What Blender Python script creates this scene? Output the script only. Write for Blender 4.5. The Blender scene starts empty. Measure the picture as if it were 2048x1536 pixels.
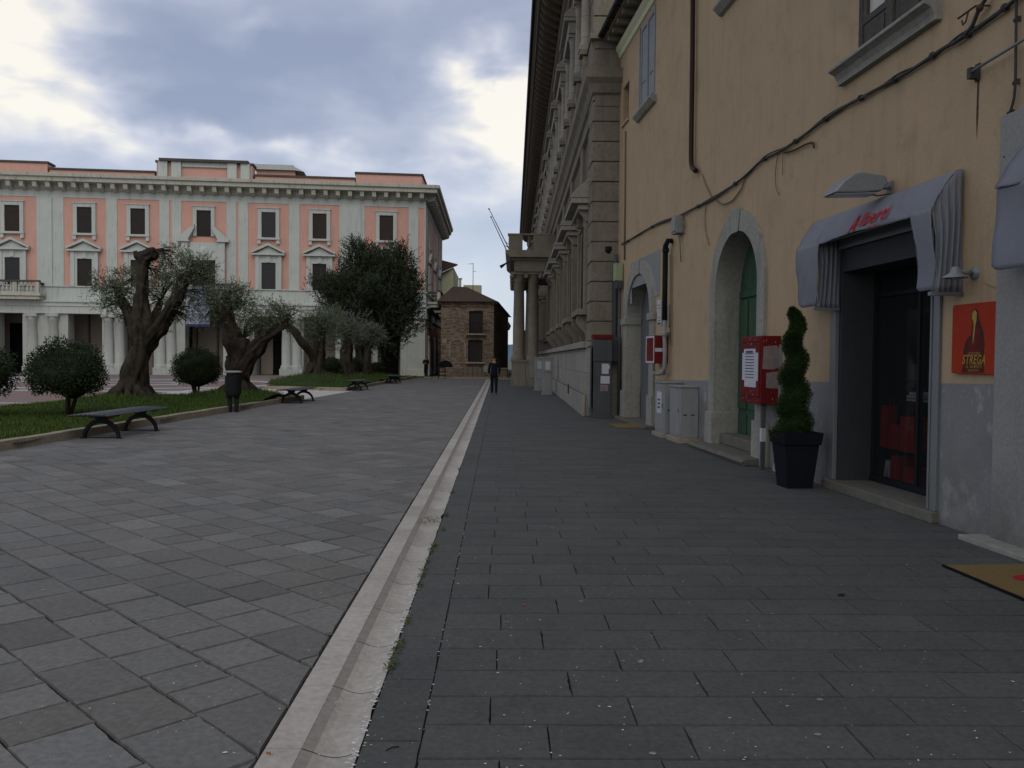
import bpy, bmesh, math, random
from mathutils import Vector, Matrix, noise
R = math.radians
random.seed(7)
S = bpy.context.scene
COL = S.collection
# ------------------------------------------------------------------ camera
CH, CF = 1.62, 1700.0
YAW, PITCH, ROLL = -math.atan(26/CF), -math.atan(51/CF), .009
def _basis():
    f0 = Vector((-math.sin(YAW), math.cos(YAW), 0)); r0 = Vector((math.cos(YAW), math.sin(YAW), 0))
    f = f0*math.cos(PITCH)+Vector((0, 0, math.sin(PITCH))); u = -f0*math.sin(PITCH)+Vector((0, 0, math.cos(PITCH)))
    c, s = math.cos(ROLL), math.sin(ROLL)
    return r0*c+u*s, u*c-r0*s, f
CR, CU, CFW = _basis()
cam = bpy.data.cameras.new('camera'); camo = bpy.data.objects.new('camera', cam); COL.objects.link(camo)
cam.sensor_fit = 'HORIZONTAL'; cam.sensor_width = 36; cam.lens = 36*CF/2048
cam.clip_start = .05; cam.clip_end = 6000
camo.matrix_world = Matrix(((CR.x, CU.x, -CFW.x, 0), (CR.y, CU.y, -CFW.y, 0), (CR.z, CU.z, -CFW.z, CH), (0, 0, 0, 1)))
S.camera = camo
def ray(px, py): return CFW+CR*((px-1024)/CF)-CU*((py-768)/CF)
def gr(px, py, z=0.0):
    d = ray(px, py); t = (z-CH)/d.z
    return d.x*t, d.y*t
def atY(px, py, Y):
    d = ray(px, py); t = Y/d.y
    return d.x*t, CH+d.z*t
class Fr:                                   # a facade's frame: x along the wall, y outward, z up
    def __init__(s, x, y, th): s.o = (x, y); s.th = th; s.c = math.cos(th); s.s = math.sin(th)
    def uv(s, px, py, out=0.0):
        d = ray(px, py); nx, ny = -s.s, s.c
        t = (s.o[0]*nx+s.o[1]*ny+out)/(d.x*nx+d.y*ny)
        X, Y = d.x*t-s.o[0], d.y*t-s.o[1]
        return X*s.c+Y*s.s, CH+d.z*t
    def w(s, u, out, z=0.0): return Vector((s.o[0]+u*s.c-out*s.s, s.o[1]+u*s.s+out*s.c, z))
# ------------------------------------------------------------------ exposure, sky, sun
S.view_settings.view_transform = 'Standard'; S.view_settings.look = 'None'
S.view_settings.exposure = 0.18; S.view_settings.gamma = 1.0
W = bpy.data.worlds.new('World'); S.world = W; W.use_nodes = True
SUN_EL, SUN_AZ = R(42), R(172)              # azimuth clockwise from +Y (north)
def build_world():
    nt = W.node_tree; nt.nodes.clear(); N = nt.nodes.new; L = nt.links.new
    def math_(op, a, b=None, c=None, clamp=False):
        n = N('ShaderNodeMath'); n.operation = op; n.use_clamp = clamp
        for i, v in enumerate((a, b, c)):
            if v is None: continue
            if isinstance(v, (int, float)): n.inputs[i].default_value = v
            else: L(v, n.inputs[i])
        return n.outputs[0]
    def mix(f, a, b):
        n = N('ShaderNodeMix'); n.data_type = 'RGBA'
        if isinstance(f, (int, float)): n.inputs[0].default_value = f
        else: L(f, n.inputs[0])
        for k, v in ((6, a), (7, b)):
            if isinstance(v, tuple): n.inputs[k].default_value = (*v, 1)
            else: L(v, n.inputs[k])
        return n.outputs[2]
    out = N('ShaderNodeOutputWorld'); tc = N('ShaderNodeTexCoord'); gen = tc.outputs['Generated']
    sky = N('ShaderNodeTexSky'); sky.sky_type = 'NISHITA'; sky.sun_disc = False
    sky.sun_elevation = SUN_EL; sky.sun_rotation = SUN_AZ
    sk = N('ShaderNodeVectorMath'); sk.operation = 'SCALE'; L(sky.outputs[0], sk.inputs[0]); sk.inputs['Scale'].default_value = 1.0
    def fbm(scale, detail, rough, sz=2.2, off=0, dist=0.6):
        mp = N('ShaderNodeMapping'); mp.inputs['Scale'].default_value = (1, 1, sz); mp.inputs['Location'].default_value = (off, off*.7, off*.3)
        L(gen, mp.inputs[0]); n = N('ShaderNodeTexNoise'); n.inputs['Scale'].default_value = scale; n.inputs['Detail'].default_value = detail
        n.inputs['Roughness'].default_value = rough; n.inputs['Distortion'].default_value = dist; L(mp.outputs[0], n.inputs['Vector']); return n.outputs[0]
    n1 = fbm(4.2, 5, .46, 2.4, 1.3); n2 = fbm(10, 5, .48, 2.6, 4.1, .3); n3 = fbm(2.2, 3, .5, 1.6, 7.7)
    # the cloud field: brighter openings and darker banks at fixed directions of the sky, broken up by noise
    wob = N('ShaderNodeVectorMath'); wob.operation = 'SCALE'; wn = N('ShaderNodeTexNoise'); wn.inputs['Scale'].default_value = 6; wn.inputs['Detail'].default_value = 4
    L(gen, wn.inputs['Vector']); sb = N('ShaderNodeVectorMath'); sb.operation = 'SUBTRACT'; L(wn.outputs['Color'], sb.inputs[0]); sb.inputs[1].default_value = (.5, .5, .5)
    L(sb.outputs[0], wob.inputs[0]); wob.inputs['Scale'].default_value = .22
    ad = N('ShaderNodeVectorMath'); ad.operation = 'ADD'; L(gen, ad.inputs[0]); L(wob.outputs[0], ad.inputs[1]); vec = ad.outputs[0]
    def blob(px, py, sx, sy, amp):          # elliptical opening around a direction
        d = ray(px, py).normalized(); h = Vector((d.y, -d.x, 0)).normalized(); v = h.cross(d).normalized()
        def dot(w):
            n = N('ShaderNodeVectorMath'); n.operation = 'DOT_PRODUCT'; L(vec, n.inputs[0]); n.inputs[1].default_value = w; return n.outputs['Value']
        a = math_('DIVIDE', dot(h), sx/CF); b = math_('DIVIDE', dot(v), sy/CF)
        r2 = math_('ADD', math_('MULTIPLY', a, a), math_('MULTIPLY', b, b))
        g = math_('EXPONENT', math_('MULTIPLY', r2, -1.0))
        front = math_('GREATER_THAN', dot(d), .0)
        return math_('MULTIPLY', math_('MULTIPLY', g, front), amp)
    bright = None
    for b in ((-10, 60, 140, 120, .62), (235, 240, 70, 42, .46), (110, 215, 60, 35, .22), (985, 165, 120, 62, 1.0), (1040, 260, 130, 80, .5), (600, 300, 180, 34, .42), (430, 262, 110, 26, .34), (900, 330, 190, 70, .34), (700, 200, 200, 60, .12),
              (500, 50, 60, 22, .22), (260, 120, 130, 60, .2), (-700, 200, 500, 250, .5)):
        g = blob(*b); bright = g if bright is None else math_('ADD', bright, g)
    dark = None
    for b in ((700, 90, 380, 110, .7), (420, 170, 220, 90, .5), (800, 260, 150, 35, .25), (330, 90, 130, 90, .2), (1500, -300, 500, 300, .5), (-100, 290, 200, 50, .25)):
        g = blob(*b); dark = g if dark is None else math_('ADD', dark, g)
    nb = math_('MULTIPLY', bright, math_('MULTIPLY_ADD', n2, 1.7, .0))
    nb = math_('ADD', nb, math_('ADD', math_('MULTIPLY', math_('SUBTRACT', n1, .5), .75), math_('MULTIPLY', math_('SUBTRACT', n2, .5), .45)))
    nb = math_('SUBTRACT', nb, math_('MULTIPLY', dark, .55))
    nb = math_('ADD', nb, .40, clamp=True)
    rmp = N('ShaderNodeValToRGB'); L(nb, rmp.inputs[0]); cr = rmp.color_ramp
    cols = ((0.0, (.295, .335, .460)), (.25, (.370, .408, .530)), (.45, (.47, .50, .61)), (.62, (.60, .615, .70)), (.80, (.78, .765, .765)), (1.0, (1.02, .96, .84)))
    cr.elements[0].position = 0; cr.elements[0].color = (*cols[0][1], 1); cr.elements[1].position = 1; cr.elements[1].color = (*cols[-1][1], 1)
    for p, c in cols[1:-1]:
        e = cr.elements.new(p); e.color = (*c, 1)
    # towards the horizon the cover thins to a pale clear blue
    sep = N('ShaderNodeSeparateXYZ'); L(gen, sep.inputs[0]); el = sep.outputs[2]
    hz = math_('MULTIPLY_ADD', el, -3.8, .92, clamp=True)
    hz = math_('MULTIPLY', hz, math_('MULTIPLY_ADD', n3, .9, .35), clamp=True)
    pale = mix(math_('MULTIPLY_ADD', n2, .9, -.05, clamp=True), (.60, .73, .88), (.86, .88, .90))
    c = mix(hz, rmp.outputs[0], pale)
    # the half of the sky behind the viewer is more open and brighter
    back = math_('MULTIPLY_ADD', sep.outputs[1], -1.6, .1, clamp=True)
    c = mix(back, c, (.80, .785, .76))
    cs = N('ShaderNodeVectorMath'); cs.operation = 'SCALE'; L(c, cs.inputs[0])
    L(math_('MULTIPLY_ADD', back, BACK, 1.0), cs.inputs['Scale'])
    mx = N('ShaderNodeVectorMath'); mx.operation = 'ADD'
    b1 = N('ShaderNodeBackground'); L(sk.outputs[0], b1.inputs[0]); b1.inputs[1].default_value = .05*.35
    b2 = N('ShaderNodeBackground'); L(cs.outputs[0], b2.inputs[0]); b2.inputs[1].default_value = SKYS
    sh = N('ShaderNodeAddShader'); L(b1.outputs[0], sh.inputs[0]); L(b2.outputs[0], sh.inputs[1]); L(sh.outputs[0], out.inputs[0])
BACK, SKYS = -.05, .80
build_world()
sun = bpy.data.lights.new('sun', 'SUN'); sun.energy = .5; sun.angle = R(30); sun.color = (1, .95, .87)
suno = bpy.data.objects.new('sun', sun); COL.objects.link(suno)
sd = Vector((math.sin(SUN_AZ)*math.cos(SUN_EL), math.cos(SUN_AZ)*math.cos(SUN_EL), math.sin(SUN_EL)))
suno.rotation_euler = sd.to_track_quat('Z', 'Y').to_euler(); suno.location = sd*60
# ------------------------------------------------------------------ mesh helper
class MB:
    def __init__(s, xf=None): s.v = []; s.f = []; s.t = []; s.sm = []; s.xf = xf
    def add(s, vs, fs, tone=None, smooth=False):
        b = len(s.v)
        s.v += [s.xf(*v) if s.xf else tuple(v) for v in vs]
        for f in fs: s.f.append([b+i for i in f]); s.t.append(tone); s.sm.append(smooth)
        return s
    def box(s, x0, x1, y0, y1, z0, z1, tone=None):
        v = [(x, y, z) for z in (z0, z1) for y in (y0, y1) for x in (x0, x1)]
        return s.add(v, [(0, 2, 3, 1), (4, 5, 7, 6), (0, 1, 5, 4), (2, 6, 7, 3), (0, 4, 6, 2), (1, 3, 7, 5)], tone)
    def quad(s, a, b, c, d, tone=None, smooth=False): return s.add([a, b, c, d], [(0, 1, 2, 3)], tone, smooth)
    def prism(s, poly, a0, a1, ax='x', tone=None, smooth=False):        # extrude a polygon along an axis
        n = len(poly)
        def P(p, a): return {'x': (a, p[0], p[1]), 'y': (p[0], a, p[1]), 'z': (p[0], p[1], a)}[ax]
        v = [P(p, a0) for p in poly]+[P(p, a1) for p in poly]
        f = [tuple(range(n))[::-1], tuple(range(n, 2*n))]
        s.add(v, f, tone, False)
        b = len(s.v)-2*n
        for i in range(n): s.f.append([b+i, b+(i+1) % n, b+n+(i+1) % n, b+n+i]); s.t.append(tone); s.sm.append(smooth)
        return s
    def tube(s, pts, r, n=8, cap=True, tone=None, lob=0, seed=0, smooth=True):
        pts = [Vector(p) for p in pts]; m = len(pts)
        rr = r if isinstance(r, (list, tuple)) else [r]*m
        up = None; rings = []
        for i, p in enumerate(pts):
            t = (pts[min(i+1, m-1)]-pts[max(i-1, 0)]).normalized()
            if up is None: up = t.orthogonal().normalized()
            up = (up-t*up.dot(t)); up = up.normalized() if up.length > 1e-6 else t.orthogonal().normalized()
            sd_ = t.cross(up)
            rg = []
            for k in range(n):
                a = 2*math.pi*k/n; q = up*math.cos(a)+sd_*math.sin(a); ra = rr[i]
                if lob: ra *= 1+lob*noise.noise(Vector((q.x*2.2+seed, q.y*2.2, q.z*2.2+i*.12)))+lob*.55*noise.noise(Vector((q.x*5+seed, q.y*5, q.z*5+i*.09)))+lob*.3*noise.noise(Vector((q.x*11+seed, q.y*11, i*.16)))
                rg.append(p+q*ra)
            rings.append(rg)
        v = [p for rg in rings for p in rg]; f = []
        for i in range(m-1):
            for k in range(n): f.append((i*n+k, i*n+(k+1) % n, (i+1)*n+(k+1) % n, (i+1)*n+k))
        s.add(v, f, tone, smooth)
        if cap:
            b = len(s.v)-m*n
            s.f.append([b+k for k in range(n)][::-1]); s.t.append(tone); s.sm.append(False)
            s.f.append([b+(m-1)*n+k for k in range(n)]); s.t.append(tone); s.sm.append(False)
        return s
    def lathe(s, prof, c=(0, 0, 0), n=16, a0=0, a1=2*math.pi, tone=None, smooth=True):   # prof [(r,z)]
        full = abs(a1-a0-2*math.pi) < 1e-6; m = n if full else n+1; v = []; f = []
        for r, z in prof:
            for k in range(m):
                a = a0+(a1-a0)*k/n; v.append((c[0]+r*math.cos(a), c[1]+r*math.sin(a), c[2]+z))
        for i in range(len(prof)-1):
            for k in range(n):
                k2 = (k+1) % m; f.append((i*m+k, i*m+k2, (i+1)*m+k2, (i+1)*m+k))
        return s.add(v, f, tone, smooth)
    def ball(s, c, r, nu=12, nv=8, jit=0, seed=0, tone=None, sx=1, sy=1, sz=1):
        v = []; f = []
        for j in range(nv+1):
            for i in range(nu):
                a = 2*math.pi*i/nu; b = math.pi*j/nv
                q = Vector((math.sin(b)*math.cos(a), math.sin(b)*math.sin(a), math.cos(b)))
                k = r*(1+jit*noise.noise(q*1.7+Vector((seed, 0, 0))))
                v.append((c[0]+q.x*k*sx, c[1]+q.y*k*sy, c[2]+q.z*k*sz))
        for j in range(nv):
            for i in range(nu): f.append((j*nu+i, j*nu+(i+1) % nu, (j+1)*nu+(i+1) % nu, (j+1)*nu+i))
        return s.add(v, f, tone, True)
    def grid(s, us, zs, hole, y=0.0, rev=0.0, tone=None):               # wall face with openings and their reveals
        us = sorted(set(round(u, 4) for u in us)); zs = sorted(set(round(z, 4) for z in zs))
        H_ = lambda i, j: 0 <= i < len(us)-1 and 0 <= j < len(zs)-1 and hole((us[i]+us[i+1])/2, (zs[j]+zs[j+1])/2)
        for i in range(len(us)-1):
            for j in range(len(zs)-1):
                a, b, c, d = us[i], us[i+1], zs[j], zs[j+1]
                if not H_(i, j): s.quad((a, y, c), (b, y, c), (b, y, d), (a, y, d), tone); continue
                if rev:
                    if not H_(i-1, j): s.quad((a, y, c), (a, y, d), (a, y-rev, d), (a, y-rev, c), tone)
                    if not H_(i+1, j): s.quad((b, y, c), (b, y-rev, c), (b, y-rev, d), (b, y, d), tone)
                    if not H_(i, j-1): s.quad((a, y, c), (a, y-rev, c), (b, y-rev, c), (b, y, c), tone)
                    if not H_(i, j+1): s.quad((a, y, d), (b, y, d), (b, y-rev, d), (a, y-rev, d), tone)
        return s
    def build(s, name, mat, parent=None, loc=None, rot=None, bevel=0, fix=True, weld=False):
        me = bpy.data.meshes.new(name); me.from_pydata([tuple(v) for v in s.v], [], s.f); me.materials.append(mat)
        if any(t is not None for t in s.t):
            at = me.color_attributes.new('tone', 'FLOAT_COLOR', 'CORNER'); li = 0
            buf = []
            for f, t in zip(s.f, s.t):
                t = .5 if t is None else t
                t = t if isinstance(t, tuple) else (t, t, t)
                for _ in f: buf += [t[0], t[1], t[2], 1.0]
            at.data.foreach_set('color', buf)
        me.polygons.foreach_set('use_smooth', s.sm)
        if fix:
            bm = bmesh.new(); bm.from_mesh(me)
            if weld: bmesh.ops.remove_doubles(bm, verts=bm.verts, dist=1e-4)
            bmesh.ops.recalc_face_normals(bm, faces=bm.faces); bm.to_mesh(me); bm.free()
        me.update()
        o = bpy.data.objects.new(name, me); COL.objects.link(o)
        if parent: o.parent = parent
        if loc is not None: o.location = loc
        if rot is not None: o.rotation_euler = rot if hasattr(rot, '__len__') else (0, 0, rot)
        if bevel:
            m = o.modifiers.new('bevel', 'BEVEL'); m.width = bevel; m.segments = 2; m.limit_method = 'ANGLE'; m.angle_limit = R(40)
        return o
def tag(o, label=None, cat=None, group=None, kind=None):
    if label: o['label'] = label
    if cat: o['category'] = cat
    if group: o['group'] = group
    if kind: o['kind'] = kind
    return o
def thing(name, label, cat, loc=(0, 0, 0), rz=0.0, group=None):
    o = bpy.data.objects.new(name, None); COL.objects.link(o); o.location = loc; o.rotation_euler = (0, 0, rz); o.empty_display_size = .2
    return tag(o, label, cat, group)
def kids(o): return [c for c in bpy.data.objects if c.parent == o]
def copy_tree(o, parent=None, loc=None, rz=None, label=None):
    c = o.copy(); COL.objects.link(c)
    if parent is not None: c.parent = parent
    if loc is not None: c.location = loc
    if rz is not None: c.rotation_euler = (o.rotation_euler[0], o.rotation_euler[1], rz)
    if label: c['label'] = label
    for k in kids(o):
        copy_tree(k, c)
    return c
# ------------------------------------------------------------------ materials
def mat(name, col, col2=None, scale=3.0, amt=.5, rough=.85, bump=.0, bscale=60.0, streak=0.0, scol=(.03, .03, .03), metal=0.0, tone=0.0, fine=.12, spec=.10,
        stain_z=None, patch=None, tex=None, alpha=None, trans=0.0):
    m = bpy.data.materials.new(name); m.use_nodes = True; nt = m.node_tree; N = nt.nodes.new; L = nt.links.new
    p = nt.nodes['Principled BSDF']; p.inputs['Roughness'].default_value = rough; p.inputs['Metallic'].default_value = metal
    p.inputs['Specular IOR Level'].default_value = spec
    tc = N('ShaderNodeTexCoord'); obj = tc.outputs['Object']
    def noise_(sc, det=5, ro=.6, vec=obj):
        n = N('ShaderNodeTexNoise'); n.inputs['Scale'].default_value = sc; n.inputs['Detail'].default_value = det; n.inputs['Roughness'].default_value = ro; L(vec, n.inputs['Vector']); return n.outputs[0]
    def rng(v, a, b, c, d):
        n = N('ShaderNodeMapRange'); L(v, n.inputs[0]); n.inputs[1].default_value = a; n.inputs[2].default_value = b; n.inputs[3].default_value = c; n.inputs[4].default_value = d; return n.outputs[0]
    def mixc(f, a, b, mode='MIX'):
        n = N('ShaderNodeMix'); n.data_type = 'RGBA'; n.blend_type = mode
        if isinstance(f, (int, float)): n.inputs[0].default_value = f
        else: L(f, n.inputs[0])
        for k, v in ((6, a), (7, b)):
            if isinstance(v, tuple): n.inputs[k].default_value = (*v, 1)
            else: L(v, n.inputs[k])
        return n.outputs[2]
    col2 = col2 or tuple(c*.75 for c in col)
    c = mixc(rng(noise_(scale), .5-.5*amt-.001, .5+.5*amt, 0, 1) if amt < 1 else noise_(scale), col, col2)
    hgt = None
    if tex: c, hgt = tex(nt, obj, c, noise_, rng, mixc)
    if fine:
        fn = rng(noise_(bscale*.6, 3), .3, .7, 1-fine, 1+fine); g = N('ShaderNodeCombineColor'); [L(fn, g.inputs[i]) for i in range(3)]
        c = mixc(1.0, c, g.outputs[0], 'MULTIPLY')
    if tone:
        at = N('ShaderNodeAttribute'); at.attribute_name = 'tone'
        sc = N('ShaderNodeVectorMath'); sc.operation = 'MULTIPLY_ADD'; L(at.outputs['Color'], sc.inputs[0]); sc.inputs[1].default_value = (2*tone,)*3; sc.inputs[2].default_value = (1-tone,)*3
        c = mixc(1.0, c, sc.outputs[0], 'MULTIPLY')
    if patch:
        c = mixc(rng(noise_(patch[0], 6, .62), patch[1], patch[2], 0, patch[4]), c, patch[3]); c = mixc(rng(noise_(patch[0]*2.7, 4, .7), patch[1]+.02, patch[1]+.05, 0, patch[4]*.6), c, patch[3])
    if streak:
        mp = N('ShaderNodeMapping'); mp.inputs['Scale'].default_value = (1, 1, .12); L(obj, mp.inputs[0])
        s1 = rng(noise_(5.5, 6, .65, mp.outputs[0]), .52, .72, 0, streak); c = mixc(s1, c, scol)
    if stain_z:                              # rising damp and dirt at the foot of a wall
        sp = N('ShaderNodeSeparateXYZ'); L(obj, sp.inputs[0])
        a = rng(sp.outputs[2], stain_z[0], stain_z[1], 1, 0); b = rng(noise_(2.5, 6, .7), .35, .65, 0, 1)
        mm = N('ShaderNodeMath'); mm.operation = 'MULTIPLY'; L(a, mm.inputs[0]); L(b, mm.inputs[1]); c = mixc(mm.outputs[0], c, stain_z[2])
    L(c, p.inputs['Base Color'])
    if bump or hgt is not None:
        bn = N('ShaderNodeBump'); bn.inputs['Strength'].default_value = bump if bump else .5; bn.inputs['Distance'].default_value = .01
        h = noise_(bscale, 4, .65)
        if hgt is not None:
            ma = N('ShaderNodeMath'); ma.operation = 'MULTIPLY_ADD'; L(h, ma.inputs[0]); ma.inputs[1].default_value = .3; L(hgt, ma.inputs[2]); h = ma.outputs[0]
        L(h, bn.inputs['Height']); L(bn.outputs[0], p.inputs['Normal'])
    if alpha is not None: p.inputs['Alpha'].default_value = alpha
    if trans: p.inputs['Transmission Weight'].default_value = trans
    return m
def bricktex(bw, bh, mortar, mcol, rot=(0, 0, 0), c1=.85, c2=1.15, plane='xz', msz=.02):
    def f(nt, obj, c, noise_, rng, mixc):
        N = nt.nodes.new; L = nt.links.new
        sp = N('ShaderNodeSeparateXYZ'); L(obj, sp.inputs[0]); cb = N('ShaderNodeCombineXYZ')
        if plane == 'xz':                    # works for walls facing x or y: run along x+y
            ad = N('ShaderNodeMath'); ad.operation = 'ADD'; L(sp.outputs[0], ad.inputs[0]); L(sp.outputs[1], ad.inputs[1]); L(ad.outputs[0], cb.inputs[0]); L(sp.outputs[2], cb.inputs[1])
        else: L(sp.outputs[0], cb.inputs[0]); L(sp.outputs[1], cb.inputs[1])
        b = N('ShaderNodeTexBrick'); L(cb.outputs[0], b.inputs['Vector']); b.inputs['Scale'].default_value = 1; b.inputs['Brick Width'].default_value = bw; b.inputs['Row Height'].default_value = bh
        b.inputs['Mortar Size'].default_value = msz*bh*2; b.inputs['Color1'].default_value = (c1,)*3+(1,); b.inputs['Color2'].default_value = (c2,)*3+(1,); b.inputs['Mortar'].default_value = (1, 1, 1, 1); b.inputs['Bias'].default_value = 0
        c = mixc(1.0, c, b.outputs['Color'], 'MULTIPLY'); c = mixc(b.outputs['Fac'], c, mcol)
        iv = N('ShaderNodeMath'); iv.operation = 'SUBTRACT'; iv.inputs[0].default_value = 1; L(b.outputs['Fac'], iv.inputs[1])
        return c, iv.outputs[0]
    return f
def slattex(freq, depth=.35, axis=2):        # louvres or boards
    def f(nt, obj, c, noise_, rng, mixc):
        N = nt.nodes.new; L = nt.links.new; sp = N('ShaderNodeSeparateXYZ'); L(obj, sp.inputs[0])
        a = N('ShaderNodeMath'); a.operation = 'MULTIPLY'; L(sp.outputs[axis], a.inputs[0]); a.inputs[1].default_value = freq
        b = N('ShaderNodeMath'); b.operation = 'FRACT'; L(a.outputs[0], b.inputs[0])
        g = rng(b.outputs[0], 0, .18, 1, 0); return mixc(g, c, (.005, .005, .006)), b.outputs[0]
    return f
M = {}
M['slab'] = mat('slab_stone', (.170, .168, .162), (.130, .129, .125), 1.3, .6, .82, .35, 45, tone=.15, fine=.18, spec=.16, streak=.35, scol=(.088, .086, .082))
M['slab_dark'] = mat('pavement_stone', (.092, .097, .095), (.066, .071, .071), 1.6, .6, .8, .3, 50, tone=.10, fine=.18, spec=.14, streak=.4, scol=(.045, .047, .047))
M['joint'] = mat('joint_dirt', (.016, .015, .013), (.028, .026, .021), 6, .6, .95)
M['strip'] = mat('strip_limestone', (.43, .405, .375), (.31, .29, .268), 2.5, .7, .7, .35, 40, fine=.14, tone=.2)
M['strip_d'] = mat('strip_groove', (.235, .215, .20), (.30, .275, .25), 5, .7, .8, .3, 40, fine=.14)
M['kerb'] = mat('kerb_travertine', (.33, .285, .225), (.21, .18, .14), 2.2, .7, .85, .5, 30, fine=.2)
M['white_pave'] = mat('white_paving', (.50, .48, .45), (.40, .38, .36), 1.5, .7, .8, .2, 30)
M['red_pave'] = mat('red_paving', (.24, .165, .15), (.19, .135, .125), .8, .7, .8, .2, 20)
M['gray_pave'] = mat('gray_paving', (.21, .21, .215), (.16, .16, .165), .8, .7, .8, .2, 20)
M['ground'] = mat('far_ground', (.14, .14, .13), (.10, .10, .09), .2, .7, .9)
M['soil'] = mat('bed_grass', (.036, .058, .018), (.020, .034, .011), 2.2, .7, .95, .8, 25, fine=.3)
M['blade'] = mat('grass_blade', (.072, .118, .026), (.038, .065, .016), .7, .7, .8, tone=.45, fine=0)
M['weed'] = mat('weed_leaf', (.09, .12, .05), (.06, .075, .035), 4, .6, .8, tone=.4, fine=0)
M['pwall'] = mat('pink_plaster', (.63, .365, .305), (.52, .305, .258), .7, .8, .9, .15, 25, streak=.45, scol=(.35, .26, .23), fine=.06)
M['pgray'] = mat('pale_gray_render', (.52, .56, .54), (.42, .455, .435), .6, .8, .9, .15, 25, streak=.5, scol=(.24, .25, .23), fine=.05)
M['pstone'] = mat('cream_cornice_stone', (.52, .52, .46), (.40, .40, .345), 1.1, .8, .9, .3, 20, streak=.55, scol=(.08, .08, .07), fine=.1)
M['pcap'] = mat('black_weathered_coping', (.055, .052, .048), (.11, .10, .09), 1.5, .8, .95)
M['pback'] = mat('portico_inner_wall', (.36, .31, .27), (.30, .255, .225), .6, .8, .9, tex=slattex(.55, axis=0))
M['shutter'] = mat('dark_louvre', (.030, .028, .030), (.045, .038, .034), 2, .8, .6, .5, tex=slattex(9))
M['pal'] = mat('palazzo_stone', (.245, .218, .178), (.130, .116, .095), 1.3, .8, .9, .5, 22, streak=.45, scol=(.09, .085, .075), fine=.14)
M['pal_l'] = mat('palazzo_pale_stone', (.33, .308, .275), (.21, .196, .174), 1.0, .8, .85, .35, 22, streak=.3, scol=(.15, .145, .13), fine=.12, tex=bricktex(1.5, .62, 1, (.13, .12, .11), c1=.94, c2=1.04, msz=.006))
M['pal_b'] = mat('palazzo_brick', (.215, .165, .125), (.145, .115, .088), 1.5, .8, .95, .8, 30, tex=bricktex(.26, .075, 1, (.15, .135, .11), c1=.7, c2=1.2, msz=.07))
M['pal_r'] = mat('window_brick', (.27, .125, .075), (.16, .10, .07), 1.5, .8, .9, .8, 30, tex=bricktex(.26, .075, 1, (.17, .15, .13), c1=.6, c2=1.3, msz=.07))
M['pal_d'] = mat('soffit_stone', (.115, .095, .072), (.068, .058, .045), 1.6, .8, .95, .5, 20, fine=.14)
M['tile'] = mat('roof_tile', (.115, .082, .062), (.07, .055, .045), 3, .8, .9, .5, 20, fine=.2, tex=slattex(4, axis=0))
M['yellow'] = mat('ochre_plaster', (.445, .335, .218), (.358, .270, .178), .8, .9, .93, .35, 70, streak=.5, scol=(.30, .215, .138), fine=.09, patch=(.9, .55, .66, (.30, .235, .165), .55))
M['wains'] = mat('blue_gray_dado', (.230, .232, .240), (.18, .182, .190), .8, .75, .9, .35, 60, streak=.2, scol=(.18, .18, .17), fine=.10, patch=(1.6, .58, .64, (.34, .335, .32), .7), stain_z=(.0, 1.15, (.12, .115, .10)))
M['wstone'] = mat('worn_white_stone', (.32, .315, .285), (.22, .215, .195), 1.6, .8, .85, .5, 25, streak=.45, scol=(.12, .115, .10), fine=.14)
M['jamb'] = mat('granite_surround', (.27, .27, .268), (.225, .225, .222), 1.2, .7, .75, .3, 60, streak=.12, scol=(.1, .1, .1), fine=.14, stain_z=(.05, .8, (.13, .13, .12)))
M['green'] = mat('green_door_paint', (.050, .105, .062), (.03, .06, .045), 1.6, .8, .75, .4, 30, streak=.5, scol=(.10, .11, .07), fine=.2)
M['gdoor'] = mat('gray_door', (.13, .135, .145), (.10, .10, .11), 1.5, .7, .8, .2, 30)
M['wood'] = mat('old_gray_wood', (.105, .095, .085), (.06, .054, .05), 3, .8, .85, .5, 40, streak=.5, scol=(.035, .03, .03), fine=.25)
M['shutb'] = mat('blue_gray_shutter', (.27, .285, .305), (.21, .22, .24), 2, .7, .7, .3, 30, streak=.3, scol=(.1, .1, .1))
M['glass'] = mat('window_glass', (.33, .35, .36), (.25, .26, .27), .8, .8, .12, spec=.6, fine=0)
M['dglass'] = mat('dark_glass', (.02, .022, .025), (.012, .012, .014), 2, .8, .08, spec=.5, fine=0)
M['shopglass'] = mat('shop_glass', (.02, .025, .027), (.02, .025, .027), 1, .5, .04, spec=.5, fine=0, alpha=.36)
M['metal'] = mat('gray_metal_frame', (.20, .215, .225), (.17, .18, .19), 2, .7, .5, metal=.3, fine=.05)
M['metal_d'] = mat('dark_metal', (.018, .019, .022), (.012, .013, .015), 4, .7, .65, metal=.1, fine=.1)
M['bench'] = mat('bench_slats', (.105, .115, .130), (.08, .088, .10), 3, .7, .45, metal=.3, fine=.1)  # dark metal seat, its gray sky reflection lightened into the base colour
M['reveal'] = mat('charcoal_panel', (.048, .052, .060), (.040, .044, .050), 2, .7, .9, .2, 60)
M['black'] = mat('black_interior', (.012, .012, .013), (.008, .008, .009), 2, .7, .9, fine=0)
M['awning'] = mat('lavender_gray_canvas', (.215, .225, .262), (.165, .175, .205), 1.8, .8, .98, .25, 120, streak=.2, scol=(.12, .12, .15), fine=.05)
M['red'] = mat('red_paint', (.15, .012, .012), (.105, .010, .010), 2.5, .7, .55, .1, 40, streak=.2, scol=(.12, .04, .035), fine=.08)
M['redtext'] = mat('red_lettering', (.45, .02, .03), (.40, .02, .02), 5, .7, .8, fine=0)
M['poster'] = mat('poster_red', (.28, .018, .009), (.34, .04, .012), 3.0, .8, .5, fine=.04)
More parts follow.
